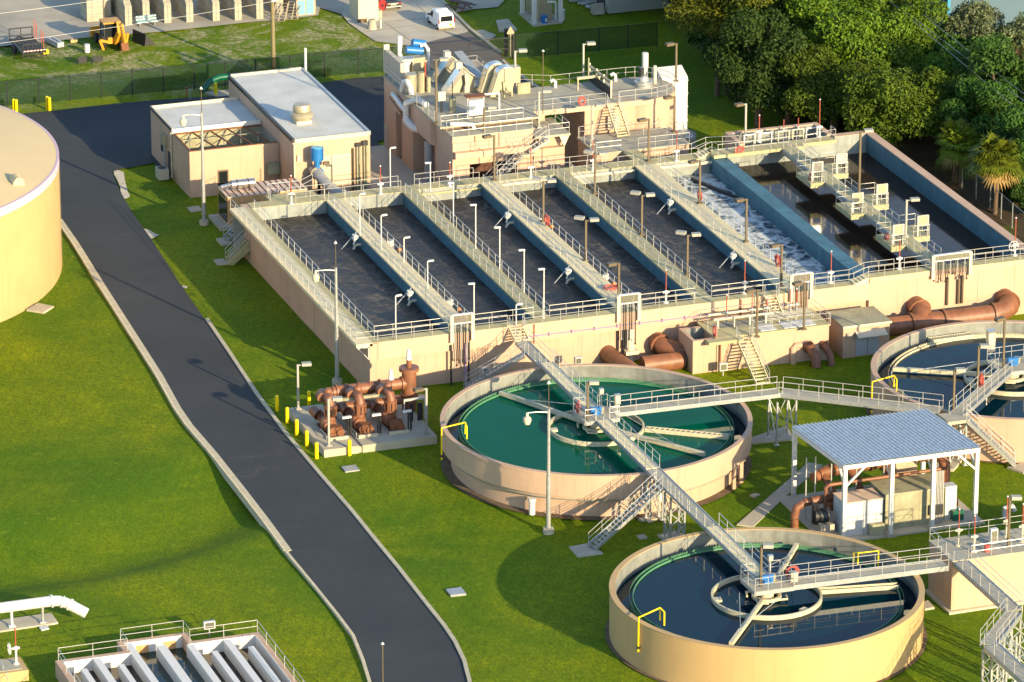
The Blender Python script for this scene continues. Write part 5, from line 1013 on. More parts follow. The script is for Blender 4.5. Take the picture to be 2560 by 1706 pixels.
tag(MB().tube([(23.2,47,7.5),(24.4,46.6,7.5),(25.2,46.4,7.45),(25.4,46.4,7.0)],.2,8).build('pipe_spout','white_paint',smooth=True),'white pipe spout over the lower front deck of the headworks','pipe')
for k,(px,py,h,l) in enumerate(((300,1160,0,''),)): pass
def hpole(label,px,py,z,hy,s=1,style='box'):
    lamp(1280+px/3.647,py/3.647,z,hy/3.647,style,label,s,'light' if s>0 else None)
hpole('grey box lamp pole at the rear of the headworks by the conveyors',28,810,HZ,465); hpole('thin spire lamp at the angle of the headworks rear railing',282,1040,HZ,455,1,'spire'); hpole('tan box lamp pole at the rear of the headworks link deck',650,715,HZ,400); hpole('box lamp pole at the right end of the round chamber deck',1495,745,HZ,395,-1); hpole('dark box lamp pole at the right of the junction box',1480,1205,4.62,880,-1); hpole('dark box lamp pole at the left of the junction box stairs',728,1320,4.62,965,1); hpole('brown box lamp pole at the headworks stairs top',245,1165,6.1,835,1)
lamp(1120+658/7.294,230+1000/7.294,5.35,230+290/7.294,'box','brown box lamp pole on the front ledge of the headworks',1); lamp(960+955/7.294,120+1380/7.294,HZ,120+215/7.294,'box','tall box lamp pole at the left front of the headworks deck',1)
# gates on link deck
p=un(1400+930/7.294,150+690/7.294,HZ); t=thing('slide_gate','long dark slide gate frame across the headworks link deck','gate',p); 
MB().bar((p.x,p.y,HZ+.5),(p.x-.1,p.y+6.,HZ+.5),.15,.9).build('gate_plate','dark_metal',t); MB().bar((p.x,p.y,HZ+1.5),(p.x-.1,p.y+6.,HZ+1.5),.25,.2).build('beam','olive_concrete',t)
for k in range(4): MB().bar((p.x,p.y+k*2,HZ),(p.x,p.y+k*2,HZ+1.75),.15,.15).build('post','trim_cream',t)
p=un(1400+520/7.294,150+540/7.294,HZ); t=thing('gate_hoist','tan gate hoist frame with stem on the headworks link deck','hoist',p); MB().bar((p.x-1.2,p.y,HZ+1.25),(p.x+1.2,p.y,HZ+1.25),.25,.25).bar((p.x-1.1,p.y,HZ),(p.x-1.1,p.y,HZ+1.2),.12,.12).bar((p.x+1.1,p.y,HZ),(p.x+1.1,p.y,HZ+1.2),.12,.12).build('frame','steel_tan',t); MB().cyl(p.x,p.y,HZ+1.4,HZ+3.2,.07,6).build('stem','olive_concrete',t)
for k,(px,py) in enumerate(((1010,390),(395,770))):
    p=un(1400+px/7.294,150+py/7.294,HZ) if k==0 else un(1280+395/3.647,800/3.647,HZ); tag(MB().tube([(p.x,p.y,HZ),(p.x,p.y,HZ+.6),(p.x-.25,p.y,HZ+.8),(p.x-.5,p.y,HZ+.65)],.17,8).build('gooseneck_vent','white_paint',smooth=True),('white gooseneck vent on the link deck near the round chamber','white gooseneck vent at the left of the link deck')[k],'vent','gooseneck vents')
p=un(1400+1520/7.294,150+470/7.294,HZ); t=thing('grit_drive','silver grit chamber drive in the middle of the round deck','drive unit',p); MB().cyl(p.x,p.y,HZ,HZ+.5,.9,20).sphere(p.x,p.y,HZ+.6,.55,12,6).build('housing','galvanised',t,smooth=True); MB().cyl(p.x-.2,p.y,HZ+.9,HZ+1.8,.25,12).build('motor','dark_metal',t); MB().cyl(p.x+1.3,p.y+.3,HZ,HZ+1.8,.18,10).build('stem','trim_cream',t)
p=at(2400,700,HZ); t=thing('grey_hopper','grey hopper box and low gates on the deck right of the conveyors','hopper',p); MB().box(p.x-.8,p.x+.5,p.y,p.y+1,HZ,HZ+1.9).build('hopper','steel_tan',t); MB().box(p.x-.7,p.x+.6,p.y-2.6,p.y-2.4,HZ,HZ+1.1).build('gate_plate','olive_concrete',t); MB().box(p.x-2.0,p.x-1.,p.y-1.6,p.y-1.45,HZ,HZ+1.1).build('gate_plate','olive_concrete',t)
hose('faint red hose coil on the link deck railing of the headworks',(37.2,49.0,HZ+.5),'y',.35,.4,21)
ebox('white electrical cabinet under the headworks link stairs',40.4,49.,4.62,1.1,.25,1.3,'trim_cream')
# ------------------------------------------------------------------ gate structure, pump house and big brown pipes in front of the basin
gb=thing('gate_structure','peach gate structure with grated deck and valve frames below the basin front','concrete box',(34,-3,0))
MB().box(27.9,28.2,-4.65,-1.2,-.5,3.0).box(28.2,30.1,-4.65,-4.3,-.5,3.0).box(28.2,30.1,-1.55,-1.2,-.5,3.0).box(28.2,30.1,-4.3,-1.55,-.5,1.2).build('open_well','peach_paint',gb); MB().box(28.21,30.09,-1.6,-1.551,1.2,2.98).build('well_lining','concrete_wet',gb)
MB().box(30.1,40.6,-4.75,-.5,-.5,2.95).build('wall','peach_paint',gb); MB().box(29.9,40.7,-4.8,-.45,2.95,3.08).build('deck','concrete_deck',gb); MB().box(29.0,32.2,-5.7,-4.8,2.8,3.06).build('balcony','concrete_deck',gb); MB().box(31,35.8,-2.6,-1.3,3.081,3.09).build('pit_opening','concrete_wet',gb)
for k,x in enumerate((35.2,37.4,38.9)): MB().box(x-.9,x+.6,-4.5,-2.9,3.08,3.13).build('hatch_plate','cabinet_white',gb)
MB().box(39.2,40.5,-5.0,-4.76,-.5,1.2).build('plinth','peach_band',gb)
G='railings on the gate structure'
rail([(30.0,-.6,3.08),(30.0,-4.9,3.08)],'railing on the left edge of the gate structure deck',group=G); rail([(33.4,-4.8,3.08),(40.7,-4.8,3.08)],'front railing on the gate structure deck',group=G); rail([(40.6,-.6,3.08),(40.6,-4.7,3.08)],'railing on the right edge of the gate structure deck',group=G); rail([(30.2,-.5,3.08),(36.2,-.5,3.08)],'rear railing on the gate structure deck',group=G)
stair('cream stairs from the basin front down to the gate structure deck',(36.95,-.05,T-.03),(36.95,-1.7,3.15),1.1,7,'metal stairs',matt='cream_deck'); stair('long metal stairs from the gate structure deck down to the lawn',(32.4,-5.0,3.05),(32.6,-9.3,.1),1.25,14,'metal stairs',matt='cream_deck')
for k,(x,s) in enumerate(((32.2,1.5),(34.6,1.5),(36.,.8),(38.2,1.4),(38.8,1.3))): actuator(f'grey valve operator on the gate structure deck, {("leftmost","second","third","fourth","rightmost")[k]} of five',x,-1.6,3.08,.9,s,'galvanised')
fr=thing('pipe_grid','dense grid of pale pipes and conduits on the gate structure deck','pipe grid',(36.5,-2.8,3.1)); b=MB()
for k in range(7): b.bar((35.6,-1.2-k*.27,3.5),(40.,-1.2-k*.27,3.5),.05,.05)
for k in range(6): b.bar((35.8+k*.8,-1.,3.1),(35.8+k*.8,-1.,3.9),.06,.06).bar((35.8+k*.8,-3,3.1),(35.8+k*.8,-3,3.5),.06,.06)
b.build('grid_pipe','galvanised',fr); b=MB()
for k in range(4): b.bar((31.+k*1.5,-2.6,3.1),(31.+k*1.5,-2.6,3.95),.16,.16)
b.bar((30.6,-2.6,3.95),(36.2,-2.6,3.95),.2,.14).bar((30.6,-1.3,3.95),(36.2,-1.3,3.95),.2,.14).build('gate_frame','trim_cream',fr)
hose('red hose coil on the left railing of the gate structure',(30.1,-4.3,3.6),'x',.35,.5,31)
lamp(1680+1545/7.294,720+900/7.294,3.08,720+30/7.294,'box','dark lamp pole with bird spikes on the front edge of the gate structure',-1); lamp(1760+1820/7.294,640+1345/7.294,3.08,640+480/7.294,'box','dark lamp pole at the right of the gate structure deck',-1)
tag(MB().tube([(30.35,-4.85,0),(30.35,-4.85,3.0)],.09,8).build('drain_pipe','rust'),'rusty orange pipe down the front of the gate structure','pipe')
tag(MB().tube([(37.2,-4.9,-.3),(37.2,-4.9,1.3),(37.4,-4.85,1.5),(38.,-4.8,1.5)],.28,10).build('drain_pipe','peach_paint',smooth=True),'peach painted pipe elbow on the front of the gate structure','pipe')
for k,(x,r) in enumerate(((38.6,.42),(40.,.33))): tag(MB().tube([(x,-4.6,1.3),(x+.1,-5.4,1.15),(x+.2,-6.1,.7),(x+.2,-6.4,-.2)],r,12).tube([(x+.02,-4.9,1.28),(x+.03,-5.02,1.26)],r*1.3,12).build('elbow_pipe','pipe_brown',smooth=True),('larger brown elbow pipe going into the grass beside the gate structure','smaller brown elbow pipe going into the grass at the corner of the gate structure')[k],'pipe','brown elbow pipes')
ebox('small grey box on a post at the foot of the gate structure stairs',30.2,-6.,0,.7,.3,.7,'cabinet_white',.5)
ph=thing('pump_house','small peach pump house with grey roof, awning and double door','pump house',(44,-3.7,0))
MB().box(41.8,46.2,-5.15,-1.2,-.5,2.7).build('wall','peach_paint',ph); MB().box(41.75,46.35,-5.22,-1.1,2.7,2.86).build('roof','olive_concrete',ph); MB().box(41.74,46.36,-5.24,-5.2,2.66,2.86).build('fascia','trim_cream',ph)
MB().xprism([(-5.15,2.3),(-6.0,1.95),(-6.0,1.88),(-5.15,2.2)],42.9,45.7).build('awning','trim_cream',ph); d=MB().box(43.0,45.2,-5.2,-5.152,.0,1.85).build('door','door_grey',ph); MB().box(44.08,44.11,-5.215,-5.2,.0,1.84).build('door_gap','dark_metal',d); MB().lathe(42.35,-5.25,[(0,1.95),(.3,1.95),(.3,2.2),(0,2.25)],12).build('wall_lamp','trim_cream',ph)
BP='pipe_brown'
bp=thing('brown_main','huge brown flanged pipe from the pump house along the sunlit basin wall','pipe',(52,-2.,0))
zc=1.15; MB().tube([(46.3,-2.3,zc),(57.4,-2.3,zc)],.86,28).tube([(57.4,-2.3,zc),(58.4,-2.2,zc+.15),(59.2,-1.8,zc+.35),(59.5,-1.,zc+.5),(59.5,.1,zc+.5)],.9,28).tube([(50.6,-2.3,zc),(50.9,-1.4,zc+.6),(50.9,-.6,zc+.8),(50.9,.1,zc+.8)],.9,28).build('pipe',BP,bp,smooth=True)
b=MB()
for x in (49.5,52.6,57.4): b.tube([(x-.09,-2.3,zc),(x+.09,-2.3,zc)],1.03,28)
fl=b.build('flange',BP,bp,smooth=True); b=MB()
for x in (49.5,52.6,57.4):
    for k in range(24): a=2*PI*k/24; b.tube([(x-.16,-2.3+.95*cos(a),zc+.95*sin(a)),(x+.16,-2.3+.95*cos(a),zc+.95*sin(a))],.05,5)
o=b.build('bolt','dark_metal',fl); o['kind']='stuff'
b=MB(); b.tube([(50.9,-1.05,zc+.7),(50.9,-.9,zc+.72)],1.05,24).tube([(59.4,-1.2,zc+.47),(59.5,-1.05,zc+.48)],1.05,24); b.build('flange',BP,bp,smooth=True)
b2=thing('brown_main','big brown pipe coming out of the basin wall and bending down towards the green tank','pipe',(20,-2,0)); p=atY(1240+2040/7.294,780+720/7.294,.42); q=un(1575,925,.8)
MB().tube([(p.x,.5,p.z-.2),(p.x+.1,-.9,p.z-.35),(q.x,q.y,.75),(q.x+.3,q.y-.8,.5)],.78,24).build('pipe',BP,b2,smooth=True)
b3=thing('brown_main','big brown horizontal pipe with open dark end left of the gate structure','pipe',(26,-4,0)); p=un(1605,912,.7);q=un(1712,905,.7); MB().tube([(p.x,p.y,.62),(q.x,p.y+.1,.62)],.8,24).tube([(q.x-.1,p.y+.1,.62),(q.x+.05,p.y+.1,.62)],.86,24).build('pipe',BP,b3,smooth=True)
b4=thing('brown_main','shaded brown pipe with end cap between the basin wall and the gate structure','pipe',(27,-1.,0)); p=un(1668,880,1.2); MB().tube([(p.x-.1,.4,1.5),(p.x,-.8,1.3),(p.x+1.6,-2.3,1.0)],.82,24).tube([(p.x-.1,-.3,1.42),(p.x-.08,-.45,1.4)],.95,24).build('pipe',BP,b4,smooth=True)
ebox('white meter box on a dark post between basin wall and green tank',18.2,-2.2,0,.6,.4,.6,'cabinet_white',1.3)
ebox('grey meter box on a black post near the long stairs foot',9.7,-2.2,0,.5,.35,.5,'cabinet_white',1.5)
# ------------------------------------------------------------------ brown pump skid by the road
sk_=thing('pump_skid','rust brown pump skid with three pumps and a thick overhead header on a concrete slab','pump skid',(-3,-8,0)); S6=lambda x,y,z:un(730+x/6.273,920+y/6.273,z)
MB().box(-8.15,-5.1,-12.85,-2.5,-.5,.6).box(-4.8,1.75,-12.85,-2.5,-.5,.6).box(-5.1,-4.8,-12.7,-2.5,-.5,.45).build('slab','concrete_pad',sk_)
hx0=S6(600,400,3.1); hx1=S6(1760,225,3.1); hy=(hx0.y+hx1.y)/2
MB().tube([(hx0.x+.2,hy,3.1),(hx1.x+.2,hy,3.1)],.5,20).tube([(hx0.x+.25,hy,3.1),(hx0.x-.45,hy,2.95),(hx0.x-.6,hy-.3,2.5)],.46,16).build('header',BP,sk_,smooth=True)
b=MB()
for k in range(7): x=lerp(hx0.x+.6,hx1.x-.3,k/6); b.tube([(x-.07,hy,3.1),(x+.07,hy,3.1)],.62 if k%2==0 else .56,20)
b.build('flange',BP,sk_,smooth=True)
rx=hx1.x+.35; MB().cyl(rx,hy,.6,4.3,.62,22).cyl(rx,hy,4.2,4.5,.85,22).cyl(rx,hy,1.9,2.15,.72,22).cyl(rx,hy,4.5,5.2,.22,12).build('riser',BP,sk_,smooth=True); MB().cyl(rx,hy,5.2,6.1,.26,12,.16).build('air_valve','white_paint',sk_,smooth=True); MB().cyl(rx-1.6,hy,3.6,4.5,.26,12,.12).build('air_valve','white_paint',sk_,smooth=True)
MB().tube([(hx0.x-.2,hy+.1,1.6),(hx1.x+.3,hy+.1,1.6)],.4,16).build('suction_header',BP,sk_,smooth=True)
for k,(px,py) in enumerate(((665,1000),(1130,960),(1610,905))):
    p=S6(px,py,.9); x,y=p.x,p.y
    pm=MB().box(x-.75,x+.75,y-1.,y+2.6,.6,.8).build('pump_base','wood_brown',sk_)
    MB().box(x-.85,x+.85,y-1.25,y-1.02,.6,.85).build('plinth','concrete_kerb',pm)
    MB().cyl(x+.15,y-.35,.8,1.5,.42,14).tube([(x-.25,y-.6,1.15),(x-.25,y+.3,1.15)],.36,12).tube([(x+.3,y-.9,1.1),(x+.3,y-.2,1.1)],.32,12).box(x-.55,x+.6,y-.7,y-.4,.8,1.0).build('motor','rust',sk_,smooth=True)
    MB().tube([(x-.2,y+.4,1.2),(x-.2,y+1.6,1.25)],.55,16).sphere(x-.2,y+1.1,1.3,.72,14,8).build('volute',BP,sk_,smooth=True)
    MB().tube([(x-.05,y+.9,1.4),(x-.05,y+.9,3.0),(x-.05,y+1.15,3.35),(x-.05,y+1.6,3.4),(x-.05,hy,3.15)],.4,16).tube([(x-.05,y+.9,1.9),(x-.05,y+.9,2.05)],.55,16).tube([(x-.05,y+.9,2.75),(x-.05,y+.9,2.9)],.55,16).build('discharge_pipe',BP,sk_,smooth=True)
    cg_=MB()
    for q in range(8): cg_.tube([(x-.05+.5*cos(q*PI/4),y+.9+.5*sin(q*PI/4),2.0),(x-.05+.5*cos(q*PI/4),y+.9+.5*sin(q*PI/4),2.8)],.05,5)
    cg_.build('tie_rods',BP,sk_)
    MB().bar((x-.6,y+2.2,3.2),(x+.5,y+2.2,3.2),.1,.1).tube([(x-.45,y+1.9,3.3),(x-.45,y+2.6,3.3)],.42,12).sphere(x+.1,y+2.0,3.75,.38,10,6).build('check_valve',BP,sk_,smooth=True)
    MB().tube([(x-.25,y+1.6,1.25),(x-.5,y+3.,1.5),(x-.7,hy-1.1,1.6),(x-.75,hy+.1,1.6)],.42,14).build('suction_pipe',BP,sk_,smooth=True)
    MB().cyl(x+1.05,y-.5,.6,2.2,.07,8).cyl(x+1.25,y-.6,.6,2.2,.09,8).build('conduit','dark_metal',sk_); MB().bar((x+.55,y-.5,2.25),(x+1.3,y-.6,2.3),.25,.16).build('conduit_head','white_paint',sk_)
    MB().bar((x-.95,y-.9,.95),(x-.95,y+1.,.95),.06,.06).bar((x-.95,y-.9,.6),(x-.95,y-.9,.95),.06,.06).bar((x-.95,y+1,.6),(x-.95,y+1,.95),.06,.06).build('guard_rail','galvanised',sk_)
a=S6(690,510,3.0);c=S6(1480,410,3.0); MB().bar((a.x,a.y,3.),(c.x,a.y+.0,3.),.3,.22).build('support_beam','olive_concrete',sk_)
for px,py in ((815,790),(1250,740)):
    p=S6(px,py,.6); MB().bar((p.x,p.y,.6),(p.x,p.y,3.),.22,.22).build('support_post','olive_concrete',sk_); MB().cyl(p.x,p.y,3.1,3.55,.2,10,.1).build('post_cap','white_paint',sk_)
p=S6(1920,830,.6); t=thing('conduit_stand','grey conduit stand frame at the right end of the pump skid slab','conduit stand',p)
MB().bar((p.x-.95,p.y,2.55),(p.x+.95,p.y+.05,2.55),.14,.2).bar((p.x-.9,p.y,.6),(p.x-.9,p.y,2.5),.1,.1).bar((p.x+.9,p.y,.6),(p.x+.9,p.y,2.5),.1,.1).build('frame','aluminium',t); b=MB()
for q in (-.35,-.2,.35,.5,.65): b.cyl(p.x+q,p.y,.6,2.2,.09,8)
b.build('conduit','dark_metal',t)
slab('drain_grate','small drain grate at the near corner of the pump skid slab','grate',[S6(500,1355,0),S6(600,1350,0),S6(612,1375,0),S6(510,1385,0)],.05,'dark_metal')
slab('access_slab','small slab with dark hole behind the right lamp of the pump skid','slab',[S6(1960,450,0),S6(2010,415,0),S6(2140,450,0),S6(2080,485,0)],.06,'concrete_pad')
# ------------------------------------------------------------------ roofed pump station
cs=thing('pump_canopy','open pump station shelter with corrugated grey metal roof on white posts','shelter',(31,-40,0)); ZF,ZB=6.6,5.95
fl_=un(2102,1165,ZF);fr_=un(2442,1120,ZF);bl_=un(1987,1065,ZB);brr=un(2324,1022,ZB); yf=(fl_.y+fr_.y)/2; yb=(bl_.y+brr.y)/2; x0=(fl_.x+bl_.x)/2; x1=(fr_.x+brr.x)/2
b=MB(); n=34; vs=[];fs=[]
prof=[]
for k in range(n):
    xa=x0+(x1-x0)*k/n; dx=(x1-x0)/n; prof+=[(xa,0),(xa+dx*.62,0),(xa+dx*.7,.09),(xa+dx*.92,.09)]
prof.append((x1,0))
m_=len(prof)
vs=[(p[0],yf,ZF+p[1]) for p in prof]+[(p[0],yb,ZB+p[1]) for p in prof]; b.add(vs,[(i,i+1,m_+i+1,m_+i) for i in range(m_-1)])
b.add([(p[0],p[1],p[2]-.04) for p in vs],[(i,m_+i,m_+i+1,i+1) for i in range(m_-1)]); b.build('roof','roof_metal',cs)
MB().box(x0,x1,yf+.02,yf+.25,ZF-.42,ZF-.06).box(x0,x1,yb-.25,yb-.02,ZB-.4,ZB-.06).bar((x0+.1,yf+.25,ZF-.25),(x0+.1,yb-.25,ZB-.25),.2,.36).bar((x1-.1,yf+.25,ZF-.25),(x1-.1,yb-.25,ZB-.25),.2,.36).build('roof_beam','white_paint',cs)
for k,x in enumerate((x0+.2,lerp(x0,x1,.36),lerp(x0,x1,.665),x1-.2)):
    MB().box(x-.16,x+.16,yf+.03,yf+.34,-.3,ZF-.42).build('post','white_paint',cs); MB().box(x-.4,x+.4,yf-.2,yf+.6,-.3,.14).build('footing','concrete_pad',cs)
for x in (x0+.2,x1-.2): MB().box(x-.16,x+.16,yb-.34,yb-.03,-.3,ZB-.4).build('post','white_paint',cs)
for x,s in ((x0+.3,1),(x1-.3,-1)): MB().bar((x,yf+.18,ZF-1.9),(x+s*1.6,yf+.18,ZF-.4),.16,.16).bar((x-s*.05,yf+.3,ZF-1.9),(x-s*.05,yf+1.7,ZF-.5),.16,.16).build('knee_brace','white_paint',cs)
for k in (.36,.665): x=lerp(x0,x1,k); MB().bar((x-.1,yf+.3,ZF-1.7),(x-.1,yf+1.6,ZF-.5),.12,.12).build('knee_brace','white_paint',cs)
tag(MB().box(x0-1.4,x1+.6,yf-.05,yb-.4,-.5,.06).build('station_slab','concrete_pad'),'large concrete slab under the roofed pump station','slab')
Q=lambda x,y,z:un(2010+x/5.348,1140+y/5.348,z)
wc=thing('switch_cabinet','white double switch cabinet with rusty top under the corrugated roof','cabinet',(x0+1.6,yf+1.4,0)); MB().box(x0+.55,x0+3.9,yf+.9,yf+3.2,.06,2.85).build('cabinet','cabinet_white',wc); MB().box(x0+.5,x0+3.95,yf+.85,yf+3.25,2.85,2.95).build('cabinet_top','genset_roof',wc); MB().box(x0+2.2,x0+2.26,yf+.86,yf+.9,.1,2.83).build('door_gap','door_grey',wc); MB().box(x0+2.6,x0+3.8,yf+.3,yf+.85,.06,.95).build('side_box','olive_concrete',wc)
cb=thing('concrete_vault','olive grey weathered concrete vault with conduits under the corrugated roof','vault',(x0+7,yf+2.4,0)); MB().box(x0+4.15,x0+9.3,yf+1.1,yf+4.2,-.2,3.0).build('vault_wall','olive_concrete',cb); MB().box(x0+4.1,x0+9.35,yf+1.05,yf+4.25,3.0,3.12).build('vault_top','dark_metal' if 0 else 'olive_concrete',cb); MB().box(x0+4.9,x0+5.15,yf+.98,yf+1.1,0,2.95).build('pilaster','olive_concrete',cb)
for k in range(6): MB().cyl(x0+8.5+k*.13,yf+1.0,.1,4.6,.05,6).build('conduit','aluminium',cb)
MB().box(x0+8.0,x0+9.1,yf+.75,yf+1.05,.9,1.75).build('junction_box','dark_metal',cb); MB().box(x0+10.1,x0+11.,yf+.9,yf+1.5,.1,.9).build('green_box','green_plastic',cb); MB().box(x0+9.6,x0+10.6,yf+1.5,yf+2.4,.06,2.9).build('panel_cabinet','cabinet_white',cb)
pr=thing('brown_pipework','glossy brown pipework of the roofed pump station','pipework',(x0+6,yf+6,0))
yh=yf+7.2; MB().tube([(x0-1.5,yf+4.3,2.0),(x0+5,yf+4.4,2.2),(x0+9,yf+4.5,2.5)],.34,14).tube([(x0-1.4,yf+4.3,2.0),(x0-2.2,yf+4.2,1.7),(x0-2.4,yf+4.2,1.0),(x0-2.4,yf+4.2,-.3)],.34,14).build('suction_main',BP,pr,smooth=True)
MB().tube([(x0+.4,yf+3.9,3.4),(x0+10.6,yf+3.9,3.5)],.15,10).tube([(x0+.4,yf+3.9,3.4),(x0+.15,yf+3.9,3.2),(x0+.15,yf+3.9,0)],.17,10).build('small_line',BP,pr,smooth=True)
MB().tube([(x0+.2,yh-.6,3.0),(x0+1.5,yh,3.2),(x0+10.6,yh,3.4),(x0+11.6,yh-.1,3.3),(x0+11.9,yh-.3,2.6),(x0+11.9,yh-.3,.3)],.46,14).build('discharge_header',BP,pr,smooth=True)
b=MB()
for x in (2.,3.6,5.4,7.2,9.,10.4): b.tube([(x0+x-.06,yh,3.2+.02*x),(x0+x+.06,yh,3.2+.02*x)],.6,14)
b.build('flange',BP,pr,smooth=True)
for x in (1.0,3.4,6.4):
    MB().tube([(x0+x,yh,3.2),(x0+x+.3,yh-1.2,2.7),(x0+x+.4,yh-1.9,2.0),(x0+x+.4,yh-2,.6)],.32,12).sphere(x0+x+.4,yh-2,1.2,.55,10,6).build('branch_pipe',BP,pr,smooth=True)
pu=thing('end_pump','brown pump on a concrete plinth at the right of the roofed station','pump',(x1-1.4,yf+3,0)); xx=x1-1.2; MB().box(xx-1.3,xx+.7,yf+2.2,yf+4.2,.06,.6).build('plinth','concrete_pad',pu); MB().cyl(xx-.2,yf+3,.6,1.1,.6,14).tube([(xx-.2,yf+2.8,1.),(xx+.5,yf+2.7,1.)],.45,12).build('pump_body',BP,pu,smooth=True); MB().tube([(xx-.1,yf+3.2,1.1),(xx-.1,yf+3.3,4.2),(xx-.7,yf+4.3,4.5),(xx-1.6,yf+5.2,4.6)],.2,10).tube([(xx-.6,yf+3.2,1.),(xx-1.5,yf+4.,2.2),(xx-2.2,yf+4.6,2.6)],.32,10).build('pump_pipe',BP,pu,smooth=True)
bk_=thing('black_pump','black pump with concrete plinth at the left of the roofed station','pump',(x0-.6,yf+2.6,0)); MB().tube([(x0-1.2,yf+2.9,1.3),(x0-.1,yf+2.7,1.3)],.6,14).cyl(x0-1.1,yf+3.,.6,2.3,.3,12).build('pump_body','dark_metal',bk_,smooth=True); MB().box(x0-1.0,x0+.2,yf+2.0,yf+3.4,.06,.75).build('plinth','concrete_pad',bk_)
for k,x in enumerate((x0-1.0,x0-.2,x0+1.2,x0+3.4,x0+5.8)): tag(MB().cyl(x,yf+5.3,0,5.4 if k<2 else 4.6,.06,6).build('conduit_post','aluminium'),f'thin pale upright conduit behind the white cabinets, {("leftmost","second","third","fourth","rightmost")[k]} of five','conduit','upright conduits of the pump station')
tag(MB().box(x0+5.6,x0+7.,yf+5.6,yf+6.2,0,2.3).build('green_cabinet','green_plastic'),'dark green cabinet behind the concrete vault','cabinet'); tag(MB().box(x0+7.3,x0+9.2,yf+6.3,yf+9.,-.2,5.2).build('peach_pier','peach_band'),'peach concrete pier seen under the corrugated roof','pier')
tag(MB().tube([(x1+2.6,yf+.5,0),(x1+2.6,yf+.5,.8),(x1+3.2,yf+.5,.9),(x1+3.4,yf+.5,.5)],.25,8).build('vent_hood','cabinet_white',smooth=True),'grey gooseneck vent in the grass right of the roofed station','vent')
# ------------------------------------------------------------------ contact tank and outfall pipe at the lower left
zt=1.25; PB=lambda x,y,z=zt: un(x/2.941,1276+y/2.941,z)
pl=thing('contact_tank','long cream contact tank with white channel walls and railings at the bottom edge','tank',PB(1200,1100,0))
A=PB(405,1105); B1=PB(895,990); B2=PB(1005,1030); C1=PB(1395,965); D_=PB(1915,905)
xa,xd=A.x,D_.x; y1=PB(700,1065).y; y2=PB(1100,930).y; y3=PB(1650,945).y; yN=y1-26; w0=.45
yb1=(PB(440,1100).y+PB(1000,1025).y)/2; yb2=(PB(905,958).y+PB(1340,900).y)/2; yb3=(PB(1400,965).y+PB(1915,890).y)/2
xm1=PB(950,1030).x; xm2=PB(1375,970).x
MB().box(xa,xa+w0,yN,yb1,-.6,zt).build('wall','peach_paint',pl); MB().box(xd-w0,xd,yN,yb3,-.6,zt).build('wall','peach_paint',pl)
MB().box(xa+w0,xm1,yb1-w0,yb1,-.6,zt).box(xm1,xm2,yb2-w0,yb2,-.6,zt).box(xm2,xd-w0,yb3-w0,yb3,-.6,zt).box(xm1-w0,xm1,yb1,yb2,-.6,zt).box(xm2,xm2+w0,yb3,yb2,-.6,zt).build('wall','peach_paint',pl)
zw=.25; ZL=zt+.003
MB().box(xa+w0,xa+w0+.05,yN,yb1-w0,zw-.5,ZL).box(xd-w0-.05,xd-w0,yN,yb3-w0,zw-.5,ZL).box(xa+w0,xm1,yb1-w0-.05,yb1-w0,zw-.5,ZL).box(xm1,xm2,yb2-w0-.05,yb2-w0,zw-.5,ZL).box(xm2,xd-w0,yb3-w0-.05,yb3-w0,zw-.5,ZL).build('lining','white_paint',pl)
for (px,py,end,th,m) in ((600,1140,1,.45,0),(705,1080,0,.55,0),(872,1105,1,.45,0),(985,1040,0,.55,0),(1190,1000,0,.7,0),(1400,988,0,.55,0),(1560,1010,1,.45,0),(1668,950,0,.55,0),(1828,975,1,.45,0)):
    p=PB(px,py); ye={0:yb1-w0-.05 if p.x<xm1-.2 else (yb2-w0-.05 if p.x<xm2-.3 else yb3-w0-.05),1:p.y-.6}[end]
    if px==1190: ye-=1.2
    MB().box(p.x-th/2,p.x+th/2,yN,ye,-.3,zt-.03).build('channel_wall','white_paint',pl)
xg0,xg1=PB(1040,1030).x,PB(1400,988).x
struct(MB().box(xa+w0+.05,xg0,yN,yb1-w0-.06,zw-.4,zw).build('water','water_tank',origin=(0,0,0))); struct(MB().box(xg1,xd-w0-.05,yN,yb3-w0-.06,zw-.4,zw).build('water','water_tank',origin=(0,0,0))); struct(MB().box(xg0,xg1,yN,yb2-w0-.06,zw-.4,zw-.001).build('water','water_tank_green',origin=(0,0,0)))
for k,(xx0,xx1,yy) in enumerate(((xm1+.9,xm1+1.9,yb2-w0-.055),(xm2-1.5,xm2-.5,yb2-w0-.055))): MB().box(xx0,xx1,yy-.012,yy,zw,zt-.35).build('rust_stain','genset_orange',pl)
G='railings of the contact tank'
rail([(xa+.2,yN,zt),(xa+.2,yb1-.2,zt),(xm1-.2,yb1-.2,zt)],'railing round the lower left corner of the contact tank',group=G,sp=2.3); rail([(xm1-.2,yb1-.2,zt),(xm1-.2,yb2-.2,zt),(xm2+.2,yb2-.2,zt),(xm2+.2,yb3-.2,zt)],'railing round the raised middle bay of the contact tank',group=G,sp=2.3); rail([(xm2+.2,yb3-.2,zt),(xd-.2,yb3-.2,zt),(xd-.2,yN,zt)],'railing along the right side of the contact tank beside the road',group=G,sp=2.3)
p=un(1540/2.941,1276+930/2.941); ebox('small white box on legs behind the contact tank railing',p.x,p.y,0,.9,.3,.6,'cabinet_white',.7)
op=thing('outfall_pipe','big white outfall pipe with bent open end on two stands','pipe',un(150,1530)); ze=1.75; c0=un(-80,1536,ze); c1=un(370/2.941,1276+655/2.941,ze); c1.y=c0.y=(c0.y+c1.y)/2
q1=c1+Vector((.55,-.1,-.02)); q2=c1+Vector((1.2,-.35,-.25)); q3=c1+Vector((2.5,-1.0,-1.0))
